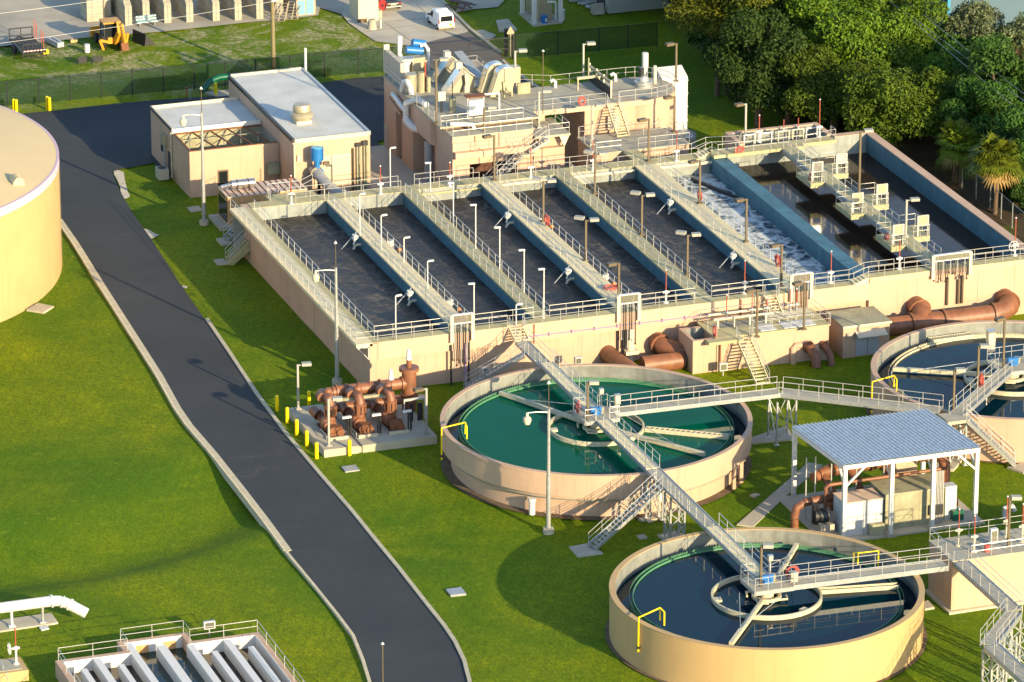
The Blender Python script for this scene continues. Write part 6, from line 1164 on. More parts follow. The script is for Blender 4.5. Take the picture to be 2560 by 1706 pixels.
MB().tube([c0,c1,q1,q2,q3],.42,26).build('pipe','white_paint',op,smooth=True); MB().tube([c1-Vector((.07,0,0)),c1+Vector((.07,0,0))],.52,26).tube([q1.lerp(q2,.35),q1.lerp(q2,.5)],.5,26).tube([q2.lerp(q3,.05),q2.lerp(q3,.16)],.5,26).build('flange','white_paint',op,smooth=True)
for x,m in ((c1.x-.75,'galvanised'),(c1.x-3.2,'white_paint')): MB().cyl(x,c1.y-.05,0,1.5,.11,10).box(x-.25,x+.25,c1.y-.25,c1.y+.15,.05,.2).build('stand',m,op)
vp=thing('valve_vault','cream edged valve vault with grey lid and handwheel at the left edge','vault',un(20,1690)); q=PB(210,1175,.75); r_=PB(150,1075,.75); MB().box(q.x-7,q.x,q.y,r_.y,-.4,.75).build('curb','gold_paint',vp); MB().box(q.x-6.6,q.x-.4,q.y+.35,r_.y-.3,.75,.79).build('lid','grey_deck',vp)
p=PB(120,1130,.79); a=actuator('valve operator with handwheel and red stem on the small vault at the lower left',p.x,p.y,.79,1.2,1.6); MB().tube([(p.x-.5,p.y+.45*cos(k*PI/8),2.1+.45*sin(k*PI/8)) for k in range(17)],.04,6).bar((p.x-.5,p.y-.45,2.1),(p.x-.5,p.y+.45,2.1),.05,.05).bar((p.x-.5,p.y,1.65),(p.x-.5,p.y,2.55),.05,.05).bar((p.x-.5,p.y,2.1),(p.x,p.y,2.1),.06,.06).build('handwheel','white_paint',a)
rail([PB(-10,1165,.1),PB(60,1300,.1)],'railing fragment at the lower left corner of the picture',group=G)
# ------------------------------------------------------------------ fences and gate
def fence(label,pts,h,scr,pm,sp=3.05,barb=False):
    t=thing('mesh_fence',label,'fence',(pts[0][0],pts[0][1],0),'mesh fences'); b=MB(); r=MB()
    for a,c in zip(pts[:-1],pts[1:]):
        b.add([(a[0],a[1],.02),(c[0],c[1],.02),(c[0],c[1],h),(a[0],a[1],h)],[(0,1,2,3)]); r.tube([(a[0],a[1],h),(c[0],c[1],h)],.035,6)
    b.build('screen',scr,t); r.build('top_rail',pm,t); pmsh=None
    for i,(a,c) in enumerate(zip(pts[:-1],pts[1:])):
        L=math.hypot(c[0]-a[0],c[1]-a[1]); n=max(1,round(L/sp))
        for k in range(n+(1 if i==len(pts)-2 else 0)):
            x,y=lerp(a[0],c[0],k/n),lerp(a[1],c[1],k/n)
            if pmsh is None:
                o=MB().cyl(x,y,-.3,h+.08,.06,8).build('post',pm,t); pmsh=(o.data,x,y)
                if barb: pass
            else: o=bpy.data.objects.new('post',pmsh[0]); C.objects.link(o); o.parent=t; o.location=(x-pmsh[1],y-pmsh[2],0)
    return t
f0=un(-60,272);f1=un(640,208); f2=un(640+1500/3.647,520/3.647); fy=lambda x: f1.y+(x-f1.x)*((un(10,266).y-f1.y)/(un(10,266).x-f1.x))
fence('long fence with dark green windscreen between the lawn and the storage yard',[(f0.x,fy(f0.x)),(f1.x,fy(f1.x)),(un(1044,150).x,fy(un(1044,150).x))],2.5,'screen_mesh','dark_metal',3.35)
gx0=un(1046,150).x; gy=fy(gx0); gx1=un(1262,128).x
gt=thing('drive_gate','black framed double mesh gate across the access drive','gate',(gx0,gy,0)); xm=lerp(gx0,gx1,.49)
for a,c in ((gx0+.25,xm-.08),(xm+.08,gx1-.25)):
    lf=MB().bar((a,gy,2.3),(c,gy,2.3),.07,.07).bar((a,gy,.15),(c,gy,.15),.07,.07).bar((a,gy,1.15),(c,gy,1.15),.06,.06).bar((a,gy,.15),(a,gy,2.3),.07,.07).bar((c,gy,.15),(c,gy,2.3),.07,.07).build('gate_leaf','dark_metal',gt); MB().add([(a,gy,.15),(c,gy,.15),(c,gy,2.3),(a,gy,2.3)],[(0,1,2,3)]).build('mesh','gate_mesh',lf)
for x in (gx0,gx1): MB().cyl(x,gy,-.2,2.6,.13,10).build('post','dark_metal',gt)
fence('fence with dark green windscreen right of the access gate under the trees',[(gx1+.3,gy),(un(1560,178).x,gy-.5),(un(1700,160).x,gy-.8)],2.5,'screen_mesh','dark_metal',4.2)
fence('grey chain link fence under the palms at the right edge',[tuple(un(2405,470))[:2],tuple(un(2475,520))[:2],tuple(un(2530,568))[:2],tuple(un(2600,625))[:2]],2.3,'chain_link','galvanised',3.4)
sg=thing('road_sign','back of a diamond road sign on a post beside the access gate','sign',un(1277,140)); p=un(1276,141); MB().cyl(p.x,p.y,0,2.9,.05,6).build('post','galvanised',sg); MB().add([(p.x,p.y-.06,3.25),(p.x+.42,p.y-.06,2.55),(p.x,p.y-.06,1.85),(p.x-.42,p.y-.06,2.55),(p.x,p.y-.04,3.25),(p.x+.42,p.y-.04,2.55),(p.x,p.y-.04,1.85),(p.x-.42,p.y-.04,2.55)],[(0,1,2,3),(7,6,5,4),(0,4,5,1),(1,5,6,2),(2,6,7,3),(3,7,4,0)]).build('sign_plate','steel_tan',sg); MB().box(p.x-.18,p.x+.18,p.y-.06,p.y-.04,.5,1.75).build('sub_plate','steel_tan',sg)
gp=thing('gate_post','thick dark banded gate post with a small lamp left of the diamond sign','post',un(1265,138)); p=un(1265,138); MB().cyl(p.x,p.y,0,2.9,.2,12).build('post_body','dark_metal',gp); b=MB()
for z in (.6,1.2,1.8): b.cyl(p.x,p.y,z,z+.07,.215,12)
b.build('band','galvanised',gp)
# ------------------------------------------------------------------ storage yard
G1=lambda x,y,z=0.: un(x/7.294,y/7.294,z)
# concrete block bays
yb=un(500,50).y+2.; bays=thing('bay_wall','long rear wall of stacked pale concrete blocks in the storage yard','wall',(0,yb,0))
xw0=un(205,40).x; xw1=un(760,10).x
p0=un(218,56); p1=un(262,56)
ybk=p0.y+7.5
MB().box(p0.x+2.,xw1+1,ybk,ybk+.7,0,2.6).build('block_wall','bay_concrete',bays); b=MB()
for z in (.85,1.7): b.box(p0.x+2.,xw1+1,ybk-.012,ybk,z,z+.05)
b.build('block_joint','concrete_wet',bays)
def bay_div(label,px,py,wd,h,L):
    p=un(px,py); t=thing('bay_divider',label,'wall',(p.x,p.y,0),'block divider walls of the storage bays')
    MB().xprism([(p.y,0),(p.y,h-.55),(p.y+.75,h),(p.y+L,h),(p.y+L,0)],p.x-wd/2,p.x+wd/2).build('block_stack','bay_concrete',t); b=MB()
    for z in (h*.36,h*.7): b.box(p.x-wd/2-.012,p.x+wd/2+.012,p.y-.012,p.y+L,z,z+.05)
    b.box(p.x-.04,p.x+.04,p.y-.02,p.y+.02,.1,h-.6); b.build('block_joint','concrete_wet',t)
nm=('first','second','third','fourth','fifth','sixth','seventh','eighth','ninth','tenth')
for k,(px,py) in enumerate(((322,64),(366,52),(420,58),(475,56),(541,53),(596,51),(650,48),(700,36),(735,33))):
    bay_div(f'{nm[k]} concrete block divider of the storage bays counted from the left',px,py,.75,2.55,6.)
eb=thing('block_stack','big square stack of pale concrete blocks at the left end of the bays','block stack',(p0.x,p0.y,0)); MB().box(p0.x,p1.x,p0.y,p0.y+3,0,2.35).build('block','bay_concrete',eb); b=MB()
for z in (.78,1.56): b.box(p0.x-.01,p1.x+.01,p0.y-.012,p0.y+3,z,z+.05)
b.build('block_joint','concrete_wet',eb)
tag(MB().box(p1.x+.4,p1.x+1.2,p0.y+1.2,p0.y+5,0,3.4).build('block_tower','bay_concrete'),'narrow taller stack of pale blocks beside the big square stack','block stack')
# flat bed trailer
p=G1(620,1110); tr=thing('flatbed_trailer','black flatbed trailer with mesh ramp and red white reflective tape','trailer',(p.x,p.y,0)); x0_,x1_=G1(405,1110).x,G1(840,1085).x; yf_=p.y; ln_=G1(400,690,.9).y-yf_
MB().box(x0_,x1_,yf_+.3,yf_+ln_,.72,.86).build('bed','dark_metal',tr); b=MB()
for k in range(7): x=lerp(x0_,x1_,(k+.5)/7); b.box(x-.11,x+.11,yf_+.35,yf_+ln_-.05,.86,.9)
b.build('plank','wood_dark',tr); MB().bar((x0_,yf_+.2,.8),(x0_,yf_+ln_,.8),.1,.24).bar((x1_,yf_+.2,.8),(x1_,yf_+ln_,.8),.1,.24).build('frame_rail','dark_metal',tr)
rp_=MB()
for k in range(6): x=lerp(x0_,x1_,k/5); rp_.bar((x,yf_,.35),(x,yf_-.12,1.85),.08,.08)
rp_.bar((x0_,yf_-.12,1.85),(x1_,yf_-.12,1.85),.08,.08).bar((x0_,yf_,.4),(x1_,yf_,.4),.08,.08).bar((x0_,yf_-.05,.75),(x1_,yf_-.05,.75),.05,.05); ro=rp_.build('ramp','dark_metal',tr); MB().bar((x0_+.05,yf_-.12,1.12),(x1_-.05,yf_-.12,1.12),.03,.12).build('tape','tail_red',ro)
for k in range(7): x=lerp(x0_,x1_,(k+.5)/7); MB().box(x-.12,x+.12,yf_-.15,yf_-.136,1.07,1.17).build('tape_white','white_paint',ro)
MB().bar((x0_,yf_+ln_+.2,1.9),(x1_,yf_+ln_+.2,1.9),.1,.12).bar((x0_,yf_+ln_+.2,1.1),(x1_,yf_+ln_+.2,1.1),.1,.12).bar((x0_,yf_+ln_+.2,.7),(x0_,yf_+ln_+.2,1.9),.1,.1).bar((x1_,yf_+ln_+.2,.7),(x1_,yf_+ln_+.2,1.9),.1,.1).bar(((x0_+x1_)/2,yf_+ln_+.2,.7),((x0_+x1_)/2,yf_+ln_+.2,1.9),.08,.08).build('headboard','dark_metal',tr)
for s in (x0_-.18,x1_+.18):
    for k in (.5,.62): MB().tube([(s-.12,yf_+ln_*k,.4),(s+.12,yf_+ln_*k,.4)],.4,14).build('wheel','black_rubber',tr)
MB().bar(((x0_+x1_)/2-.8,yf_+ln_,.6),((x0_+x1_)/2,yf_+ln_+1.6,.6),.1,.12).bar(((x0_+x1_)/2+.8,yf_+ln_,.6),((x0_+x1_)/2,yf_+ln_+1.6,.6),.1,.12).build('drawbar','dark_metal',tr)
for k,(px,py,z) in enumerate(((632,640,1.7),(672,690,1.6),(756,760,1.2),(796,790,1.2))):
    q=G1(px,py+90); tag(MB().bar((q.x,q.y,0),(q.x,q.y,z+.6),.07,.07).bar((q.x-.12,q.y,z*.6),(q.x+.12,q.y,z*.6),.05,.05).bar((q.x-.12,q.y,z),(q.x+.12,q.y,z),.05,.05).build('stake','red_pipe'),f'thin red stake rack beside the trailer, {nm[k]} from the back','stake','red stakes beside the trailer')
# backhoe
p=un(285,126); bh=thing('backhoe','yellow backhoe loader seen from behind with folded digging arm','backhoe',(p.x,p.y,0)); x,y=p.x,p.y; MY='machine_yellow'
for s in (-.95,.95): 
    w_=MB().tube([(x+s-.25,y+.9,.78),(x+s+.25,y+.9,.78)],.78,20).build('rear_wheel','black_rubber',bh,smooth=True); MB().tube([(x+s-.27,y+.9,.78),(x+s+.27,y+.9,.78)],.38,14).build('hub',MY,w_)
    w_=MB().tube([(x+s-.18,y+3.4,.5),(x+s+.18,y+3.4,.5)],.5,18).build('front_wheel','black_rubber',bh,smooth=True)
MB().box(x-.5,x+.5,y+.4,y+4.,.6,1.25).box(x-.42,x+.42,y+2.,y+4.2,1.25,1.75).build('body',MY,bh); MB().box(x-.95,x+.95,y+.4,y+2.2,2.75,2.9).build('cab_roof','steel_tan' if 0 else MY,bh)
for sx in (-.85,.85):
    for sy in (.5,2.1): MB().bar((x+sx*1.05,y+sy,1.1),(x+sx*.95,y+sy,2.75),.1,.1).build('cab_pillar','dark_metal',bh)
MB().box(x-.86,x+.86,y+.55,y+2.05,1.2,2.72).build('cab_glass','glass_dark',bh)
MB().bar((x+.2,y+.3,.7),(x+.45,y-.5,2.0),.34,.5).bar((x+.45,y-.5,1.9),(x+.5,y+.15,2.95),.3,.45).build('boom',MY,bh); MB().bar((x+.75,y-.4,2.9),(x+.95,y-.75,.9),.26,.34).build('dipper',MY,bh); MB().tube([(x+.68,y-.55,2.6),(x+.85,y-.7,1.1)],.06,8).build('hydraulic_ram','steel_bright',bh); MB().xprism([(y-1.2,.2),(y-.5,.15),(y-.4,.85),(y-.9,.95)],x+.55,x+1.3).build('bucket','rust',bh)
for s in (-1,1): MB().bar((x+s*.5,y+.1,.9),(x+s*1.5,y-.1,1.7 if s>0 else 1.25),.22,.26).bar((x+s*1.5,y-.1,1.7 if s>0 else 1.25),(x+s*1.15,y-.2,.2),.2,.24).build('outrigger',MY,bh)
MB().bar((x-.7,y+2.4,1.3),(x-.7,y+4.9,.7),.2,.25).bar((x+.7,y+2.4,1.3),(x+.7,y+4.9,.7),.2,.25).build('loader_arm',MY,bh); MB().xprism([(y+4.7,.15),(y+5.6,.2),(y+5.5,1.0),(y+4.75,1.3)],x-1.15,x+1.15).build('loader_bucket',MY,bh)
p=un(1290/3.647,425/3.647); lb=thing('loader_bucket','loose black loader bucket standing in the grass right of the backhoe','loader bucket',(p.x,p.y,0)); x,y=p.x,p.y
MB().add([(x-.3,y+2.4,0),(x+1.0,y+2.4,.1),(x-.2,y+2.4,1.2),(x+.35,y,0),(x+1.5,y,.1),(x+.5,y,1.2)],[(0,1,2),(5,4,3),(0,2,5,3),(0,3,4,1)]).add([(x-.34,y+2.4,0),(x-.24,y+2.42,1.22),(x+.46,y-.02,1.22),(x+.3,y-.04,0)],[(0,1,2,3)]).build('bucket_shell','dark_metal',lb); MB().bar((x-.25,y+2.4,1.2),(x+.5,y,1.2),.08,.08).build('lip','black_rubber',lb)
# small things in the yard
p=un(1590/7.294,955/7.294); bkt=thing('white_bucket','white plastic drum standing on the bare patch in the yard','drum',(p.x,p.y,0)); MB().cyl(p.x,p.y,0,.85,.3,14).build('drum','white_paint',bkt,smooth=True)
p=un(1050/7.294,880/7.294); t=thing('grey_trough','dark grey slotted trough lying in the yard grass','trough',(p.x,p.y,0)); MB().bar((p.x-.2,p.y+2.3,.3),(p.x+.35,p.y,.3),.75,.5).build('trough_body','door_grey',t); MB().bar((p.x-.1,p.y+2.,.56),(p.x+.25,p.y+.4,.56),.2,.03).build('slot','dark_metal',t)
for k,(px,py) in enumerate(((1500,1130),(1775,1110))):
    p=un(px/7.294,(py+30)/7.294); t=thing('scrap_stand',f'small black steel frame lying in the yard grass, {("left","right")[k]} one','frame',(p.x,p.y,0),'black frames in the yard'); MB().box(p.x-.4,p.x+.5,p.y,p.y+.1,0,.7).build('plate','dark_metal',t); MB().bar((p.x-.7,p.y-.2,0),(p.x-.5,p.y+.3,.6),.06,.06).bar((p.x+.5,p.y+.1,.7),(p.x+.7,p.y+.4,0),.06,.06).build('leg','dark_metal',t)
p=un(835/7.294,985/7.294); t=thing('yellow_can','yellow plastic can beside the trailer ramp','can',(p.x,p.y,0)); MB().box(p.x-.25,p.x+.3,p.y-.1,p.y+.2,0,.42).build('can_body','yellow_paint',t); MB().cyl(p.x+.1,p.y,.42,.52,.08,8).build('cap','yellow_paint',t)
p=un(1345/7.294,775/7.294); t=thing('tan_block','small tan block in the yard grass','block',(p.x,p.y,0)); MB().box(p.x-.35,p.x+.4,p.y-.1,p.y+.2,0,.25).build('block','gold_paint',t); MB().box(p.x-.3,p.x+.0,p.y-.08,p.y+.18,.25,.33).build('lid','gold_paint',t)
p=un(1340/3.647,235/3.647); t=thing('park_bench','pale blue green park bench on the yard pavement','bench',(p.x,p.y,0)); x,y=p.x,p.y
MB().box(x-1.1,x+1.1,y-.3,y+.2,.42,.5).build('seat','teal_paint',t); MB().bar((x-1.1,y+.3,.65),(x+1.1,y+.3,.65),.06,.18).bar((x-1.1,y+.38,.92),(x+1.1,y+.38,.92),.06,.18).build('backrest','teal_paint',t)
for s in (-.8,.8): MB().bar((x+s,y-.2,0),(x+s,y-.1,.42),.12,.1).bar((x+s,y+.15,0),(x+s,y+.4,1.),.12,.1).build('leg','dark_metal',t)
p=un(640+265/3.647,185/3.647); t=thing('pallet_stack','grey wooden pallets leaning against the storage bays','pallets',(p.x,p.y,0))
for k in range(2):
    b=MB(); o=Vector((p.x-1.4+k*1.5,p.y+.2*k,0)); tilt=Vector((.55,.9,1.0))*1.5; d2=Vector((1.25,-.3,0))
    for q in range(7): b.bar(o+tilt*(q/6),o+tilt*(q/6)+d2,.1,.018)
    for q in (0,.5,1): b.bar(o+d2*q,o+d2*q+tilt,.08,.1)
    b.build('pallet','wood_grey',t)
p=un(640+455/3.647,140/3.647); t=thing('blue_pallet_crate','wooden crate with blue pallet front by the bays','crate',(p.x,p.y,0)); MB().box(p.x-1.05,p.x+1.1,p.y,p.y+1.2,0,1.75).build('crate_frame','wood_grey',t)
b=MB()
for k in range(9): b.box(p.x-.9,p.x-.1,p.y-.05,p.y-.012,.15+k*.17,.27+k*.17).box(p.x+.05,p.x+.85,p.y-.05,p.y-.012,.15+k*.17,.27+k*.17)
b.build('pallet_slats','cyan_paint',t); t2=un(640+455/3.647,40/3.647); MB().box(p.x-1.,p.x+1.2,p.y+1.3,p.y+2.5,0,2.2).build('pallet_pile','wood_grey',t)
up=thing('utility_pole','tall weathered wooden utility pole standing in the storage yard lawn','utility pole',(0,0,0)); p=un(640+160/3.647,660/3.647); p=un(684,190); up.location=(p.x,p.y,0); MB().cyl(p.x,p.y,-.3,9.5,.24,12,.19).build('pole','wood_pole',up,smooth=True); MB().cyl(p.x+.05,p.y-.2,8.0,8.5,.3,12).build('lamp_head','cabinet_white',up)
# pump shelter, barrels, cars at the drive
p0=un(640+935/3.647,205/3.647); p1=un(640+1125/3.647,195/3.647); sh=thing('pump_shed','small pale yellow square building beside the drive','shed',(p0.x,p0.y,0)); MB().box(p0.x,p1.x,p0.y,p0.y+3.2,0,4.2).build('wall','trim_cream',sh); MB().box(p0.x-.05,p1.x+.05,p0.y-.05,p0.y+3.25,4.2,4.35).build('roof','white_roof',sh); MB().box(p0.x+.5,p0.x+1.9,p0.y-.03,p0.y-.002,2.75,2.82).build('slot','bronze_metal',sh); MB().box(p0.x-.15,p0.x+.9,p0.y-.25,p0.y,0,.35).build('soil_line','soil',sh)
p=un(900+262/7.294,340/7.294); t=thing('blue_capped_drum','dark red drum under a blue domed cap on a concrete block by the shed','drum',(p.x,p.y,0)); MB().box(p.x-.9,p.x+.8,p.y-.2,p.y+1.,0,.85).build('block','bay_concrete',t); MB().cyl(p.x,p.y+.2,.85,2.1,.42,14).build('drum','wood_brown',t,smooth=True); MB().cyl(p.x,p.y+.2,2.1,2.55,.62,18,.5).build('cap','blue_paint',t,smooth=True)
p=un(900+220/7.294,530/7.294); tag(MB().cyl(p.x,p.y,0,1.05,.52,16,.38).build('concrete_bollard','bay_concrete',smooth=True),'stubby pale concrete bollard in front of the blue capped drum','bollard'); p=un(900+378/7.294,520/7.294); tag(MB().cyl(p.x,p.y,0,1.0,.09,8).build('white_post','white_paint'),'thin white post right of the blue capped drum','post')
p=un(900+385/7.294,215/7.294); t=thing('red_reel','red disc shaped reel leaning beside the shed','reel',(p.x,p.y,0)); MB().tube([(p.x-.05,p.y,.75),(p.x+.05,p.y-.25,.75)],.6,20).build('disc','tail_red',t); MB().tube([(p.x-.08,p.y+.05,.75),(p.x+.08,p.y-.32,.75)],.15,10).build('hub','dark_metal',t)
def vehicle(name,label,px,py,L,W,H,prof,paint,glass,rz,lightm,extra=None):
    p=un(px,py); t=thing(name,label,{'white_van':'van','parked_car':'car'}[name],(p.x,p.y,0)); 
    def xp(pr,w,nm,m,par=t,ox=0.,taper=0.):
        n=len(pr); vs=[]
        for s in (-1,1):
            for (a,z) in pr: 
                ww=w*(1-taper*max(0,(z-H*.55)/(H*.45))); vs.append((p.x+s*ww/2+ox,p.y+a,z))
        return MB().add(vs,[tuple(range(n)),tuple(range(2*n-1,n-1,-1))]+[(i,n+i,n+(i+1)%n,(i+1)%n) for i in range(n)]).build(nm,m,par,smooth=False)
    bd=xp(prof,W,'body',paint,taper=.16); md=bd.modifiers.new('bevel','BEVEL'); md.width=.07; md.segments=2; md.limit_method='ANGLE'
    for s in (-1,1):
        for yy in (.16*L,.8*L): w_=MB().tube([(p.x+s*(W/2-.2),p.y+yy,.33),(p.x+s*(W/2+.01),p.y+yy,.33)],.33,18).build('wheel','black_rubber',t,smooth=True); MB().tube([(p.x+s*(W/2-.1),p.y+yy,.33),(p.x+s*(W/2+.02),p.y+yy,.33)],.19,12).build('rim','galvanised',w_)
    return t,p,xp
t,p,xp=vehicle('white_van','white compact van parked on the drive seen from behind',1117,78,4.4,1.8,1.85,[(0,.35),(0,.95),(.12,1.75),(.35,1.85),(2.5,1.83),(3.3,1.15),(4.25,.98),(4.4,.7),(4.4,.3)],'car_white','glass_dark',0,'tail_red')
MB().add([(p.x-.68,p.y-.0,1.05),(p.x+.68,p.y-.0,1.05),(p.x+.62,p.y+.085,1.6),(p.x-.62,p.y+.085,1.6)],[(0,1,2,3)]).build('rear_window','glass_dark',t)
for s in (-1,1):
    MB().box(p.x+s*.84-.06,p.x+s*.84+.06,p.y-.03,p.y+.03,.85,1.35).build('tail_light','tail_red',t); MB().add([(p.x+s*.905,p.y+2.0,1.05),(p.x+s*.905,p.y+3.1,1.05),(p.x+s*.82,p.y+2.5,1.62),(p.x+s*.82,p.y+2.0,1.64)],[(0,1,2,3)]).build('side_window','glass_dark',t); MB().box(p.x+s*.95,p.x+s*1.12,p.y+2.9,p.y+3.05,1.05,1.25).build('mirror','black_rubber',t)
MB().box(p.x-.9,p.x+.9,p.y-.07,p.y+.05,.3,.5).build('bumper','lamp_grey',t); MB().box(p.x+.25,p.x+.6,p.y-.045,p.y-.01,.58,.76).build('licence_plate','yellow_paint',t); MB().box(p.x+.1,p.x+.8,p.y-.03,p.y-.01,.8,.84).build('trim','dark_metal',t); MB().box(p.x-.65,p.x+.65,p.y+1.6,p.y+1.9,1.86,1.95).build('light_bar','white_paint',t)
t,p,xp=vehicle('parked_car','dark grey saloon car parked beside the shed seen from behind',984,28,4.7,1.8,1.42,[(0,.4),(.02,.85),(.12,.98),(.85,1.0),(1.5,1.4),(2.6,1.42),(3.3,1.0),(4.5,.85),(4.7,.6),(4.7,.3)],'car_grey','glass_dark',0,'tail_red')
MB().add([(p.x-.72,p.y+.87,1.02),(p.x+.72,p.y+.87,1.02),(p.x+.6,p.y+1.46,1.38),(p.x-.6,p.y+1.46,1.38)],[(0,1,2,3)]).build('rear_window','glass_dark',t)
for s in (-1,1): MB().box(p.x+s*.72-.12,p.x+s*.72+.12,p.y-.03,p.y+.03,.74,.88).build('tail_light','tail_red',t)
MB().box(p.x-.3,p.x+.3,p.y-.03,p.y+.01,.66,.82).build('licence_plate','trim_cream',t); MB().box(p.x-.85,p.x+.85,p.y-.08,p.y+.04,.42,.55).build('bumper','galvanised',t)
p=un(1150,22); pt=thing('picnic_table','dark brown picnic table on the pavement by the drive','picnic table',(p.x,p.y,0),None); x,y=p.x,p.y; MB().bar((x-.7,y+1.,.76),(x+.7,y-1.2,.76),.9,.07).build('table_top','wood_brown',pt); MB().bar((x-1.5,y+.5,.45),(x-.1,y-1.7,.45),.35,.06).bar((x+.1,y+1.5,.45),(x+1.5,y-.7,.45),.35,.06).build('seat','wood_brown',pt)
for q in (-.7,.7): MB().bar((x+q*.65-.7,y-q*1.1-.45,0),(x+q*.65,y-q*1.1,.74),.08,.08).bar((x+q*.65+.7,y-q*1.1+.45,0),(x+q*.65,y-q*1.1,.74),.08,.08).build('leg','wood_brown',pt)
struct(MB().poly([un(1137,33),un(1150,5),un(1115,-30),un(1300,-40),un(1245,18),un(1180,24)],.012).build('patio','yard_concrete',origin=(0,0,0)))
# shelter at the top with cabinet
K4=lambda x,y,z=0.: un(1240+x/7.294,y/7.294,z)
a=K4(410,240);c=K4(690,480);d=K4(1230,410); st=thing('shelter_roofed','white posted shelter over a grey cabinet at the top edge of the picture','shelter',(c.x,c.y,0))
struct(MB().prism([tuple(a)[:2],tuple(c)[:2],tuple(d)[:2],(d.x-.1,a.y+1)],-.3,.05).build('shelter_pad','concrete_pad',origin=(0,0,0)))
for px,py in ((482,245),(695,448),(1172,405)): q=K4(px,py); MB().box(q.x-.2,q.x+.2,q.y-.2,q.y+.2,0,4.6).build('post','white_paint',st)
q=K4(690,448); r2=K4(1172,405); MB().box(q.x-.6,r2.x+.6,q.y-.6,q.y+9,4.6,4.75).build('roof','galvanised',st)
q=K4(790,400); r2=K4(1020,370); cbx=thing('steel_cabinet','grey steel cabinet with ribbed brown lid under the shelter','cabinet',(q.x,q.y,0)); MB().box(q.x,r2.x,q.y,q.y+4.2,.15,2.5).build('cabinet','steel_tan',cbx); b=MB()
for k in range(6): b.box(q.x-.03,r2.x+.03,q.y+.1+k*.7,q.y+.5+k*.7,2.5,2.58)
b.build('lid_rib','wood_brown',cbx); q=K4(880,425); bb=thing('blue_barrel','blue barrel with white label in front of the grey cabinet','barrel',(q.x,q.y,0)); MB().cyl(q.x,q.y,.05,.85,.34,14).build('barrel','blue_paint',bb,smooth=True); MB().box(q.x-.02,q.x+.22,q.y-.36,q.y-.32,.25,.6).build('label_plate','white_paint',bb)
q=K4(1075,400); tag(MB().tube([(q.x-.7,q.y+.5,2.1),(q.x+.1,q.y+.3,2.1),(q.x+.2,q.y+.3,1.9),(q.x+.2,q.y+.3,0)],.13,8).cyl(q.x+.9,q.y+.5,0,1.1,.4,12).build('white_pipe','white_paint',smooth=True),'white pipes beside the grey cabinet under the shelter','pipe')
q0=K4(2050,255); q1=K4(2600,225); s2=thing('storage_shed','pale green grey storage shed at the top edge under the trees','shed',(q0.x,q0.y,0)); MB().box(q0.x,q0.x+8.5,q0.y,q0.y+7,0,3.2).build('wall','shed_wall',s2); MB().box(q0.x-.2,q0.x+8.7,q0.y-.2,q0.y+7.2,3.2,3.35).build('roof','white_roof',s2); MB().box(q0.x-.04,q0.x,q0.y+1,q0.y+3.5,0,2.6).build('door','dark_metal',s2)
q0=K4(1400,70); s3=thing('storage_shed','long low white shed with scattered pipes at the top edge','shed',(q0.x,q0.y,0)); MB().box(q0.x,q0.x+5,q0.y+.5,q0.y+4,0,2.4).build('wall','shed_wall',s3); MB().box(q0.x-.15,q0.x+5.1,q0.y+.3,q0.y+4.1,2.4,2.5).build('roof','white_roof',s3)
for k,(px,py,dx,dy) in enumerate(((1500,90,3.4,1.2),(1560,105,3.,1.0),(1640,145,.9,-.8))): q=K4(px,py); tag(MB().tube([(q.x,q.y,.15),(q.x+dx,q.y+dy,.15)],.12 if k<2 else .2,8).build('loose_pipe','cabinet_white'),('longest white pipe lying in front of the low shed','second white pipe lying in front of the low shed','short fat white pipe lying by the grey block')[k],'pipe','loose pipes by the shed')
q=K4(1870,270); tag(MB().xprism([(q.y,0),(q.y+.9,0),(q.y+.9,1.0),(q.y+.3,1.1)],q.x-.6,q.x+.7).build('grey_block','bay_concrete'),'grey concrete block leaning beside the pale green shed','block')
slab('meter_pad','pale pad with a dark oval frame beside the shelter','pad',[K4(0,380),K4(220,355),K4(390,550),K4(60,580)],.07,'concrete_pad')
slab('path_slab','small sidewalk stub beside the gate kerb','path',[un(1185,78),un(1207,75),un(1240,88),un(1215,105)],.03,'concrete_pad')
gp2=thing('green_pipe','green pipe assembly behind the low building','pipe',un(540,225)); q=un(518,226); r2=un(572,206); MB().tube([(q.x-.6,q.y-.2,0),(q.x+.4,q.y+.3,.8),(q.x+1.5,q.y+.7,1.0),(q.x+4,q.y+.8,1.0)],.3,14).build('pipe','green_plastic',gp2,smooth=True); slab('access_slab','concrete slab under the green pipe behind the low building','slab',[un(512,232),un(575,225),un(575,240),un(540,243)],.06,'concrete_pad')
for k,(px,hy) in enumerate(((467,805),(475.5,822))): q=un(px,251); tag(MB().cyl(q.x,q.y,0,hz(hy/3.647,q.x,q.y),.05,6).sphere(q.x,q.y,hz(hy/3.647,q.x,q.y),.12,8,5).build('rod_post','red_pipe' if k==0 else 'galvanised'),('thin rust coloured rod behind the low building','thin grey rod behind the low building')[k],'rod')
# big pale blue building beyond the trees
q=un(2374,84); bbd=thing('blue_warehouse','large pale blue warehouse wall with dark blue corner trim behind the trees','building',(q.x,q.y,0)); MB().box(q.x,q.x+60,q.y,q.y+30,-.5,13).build('wall','blue_wall',bbd); MB().box(q.x-.35,q.x,q.y-.05,q.y+30,-.5,13).build('corner_trim','blue_trim',bbd)
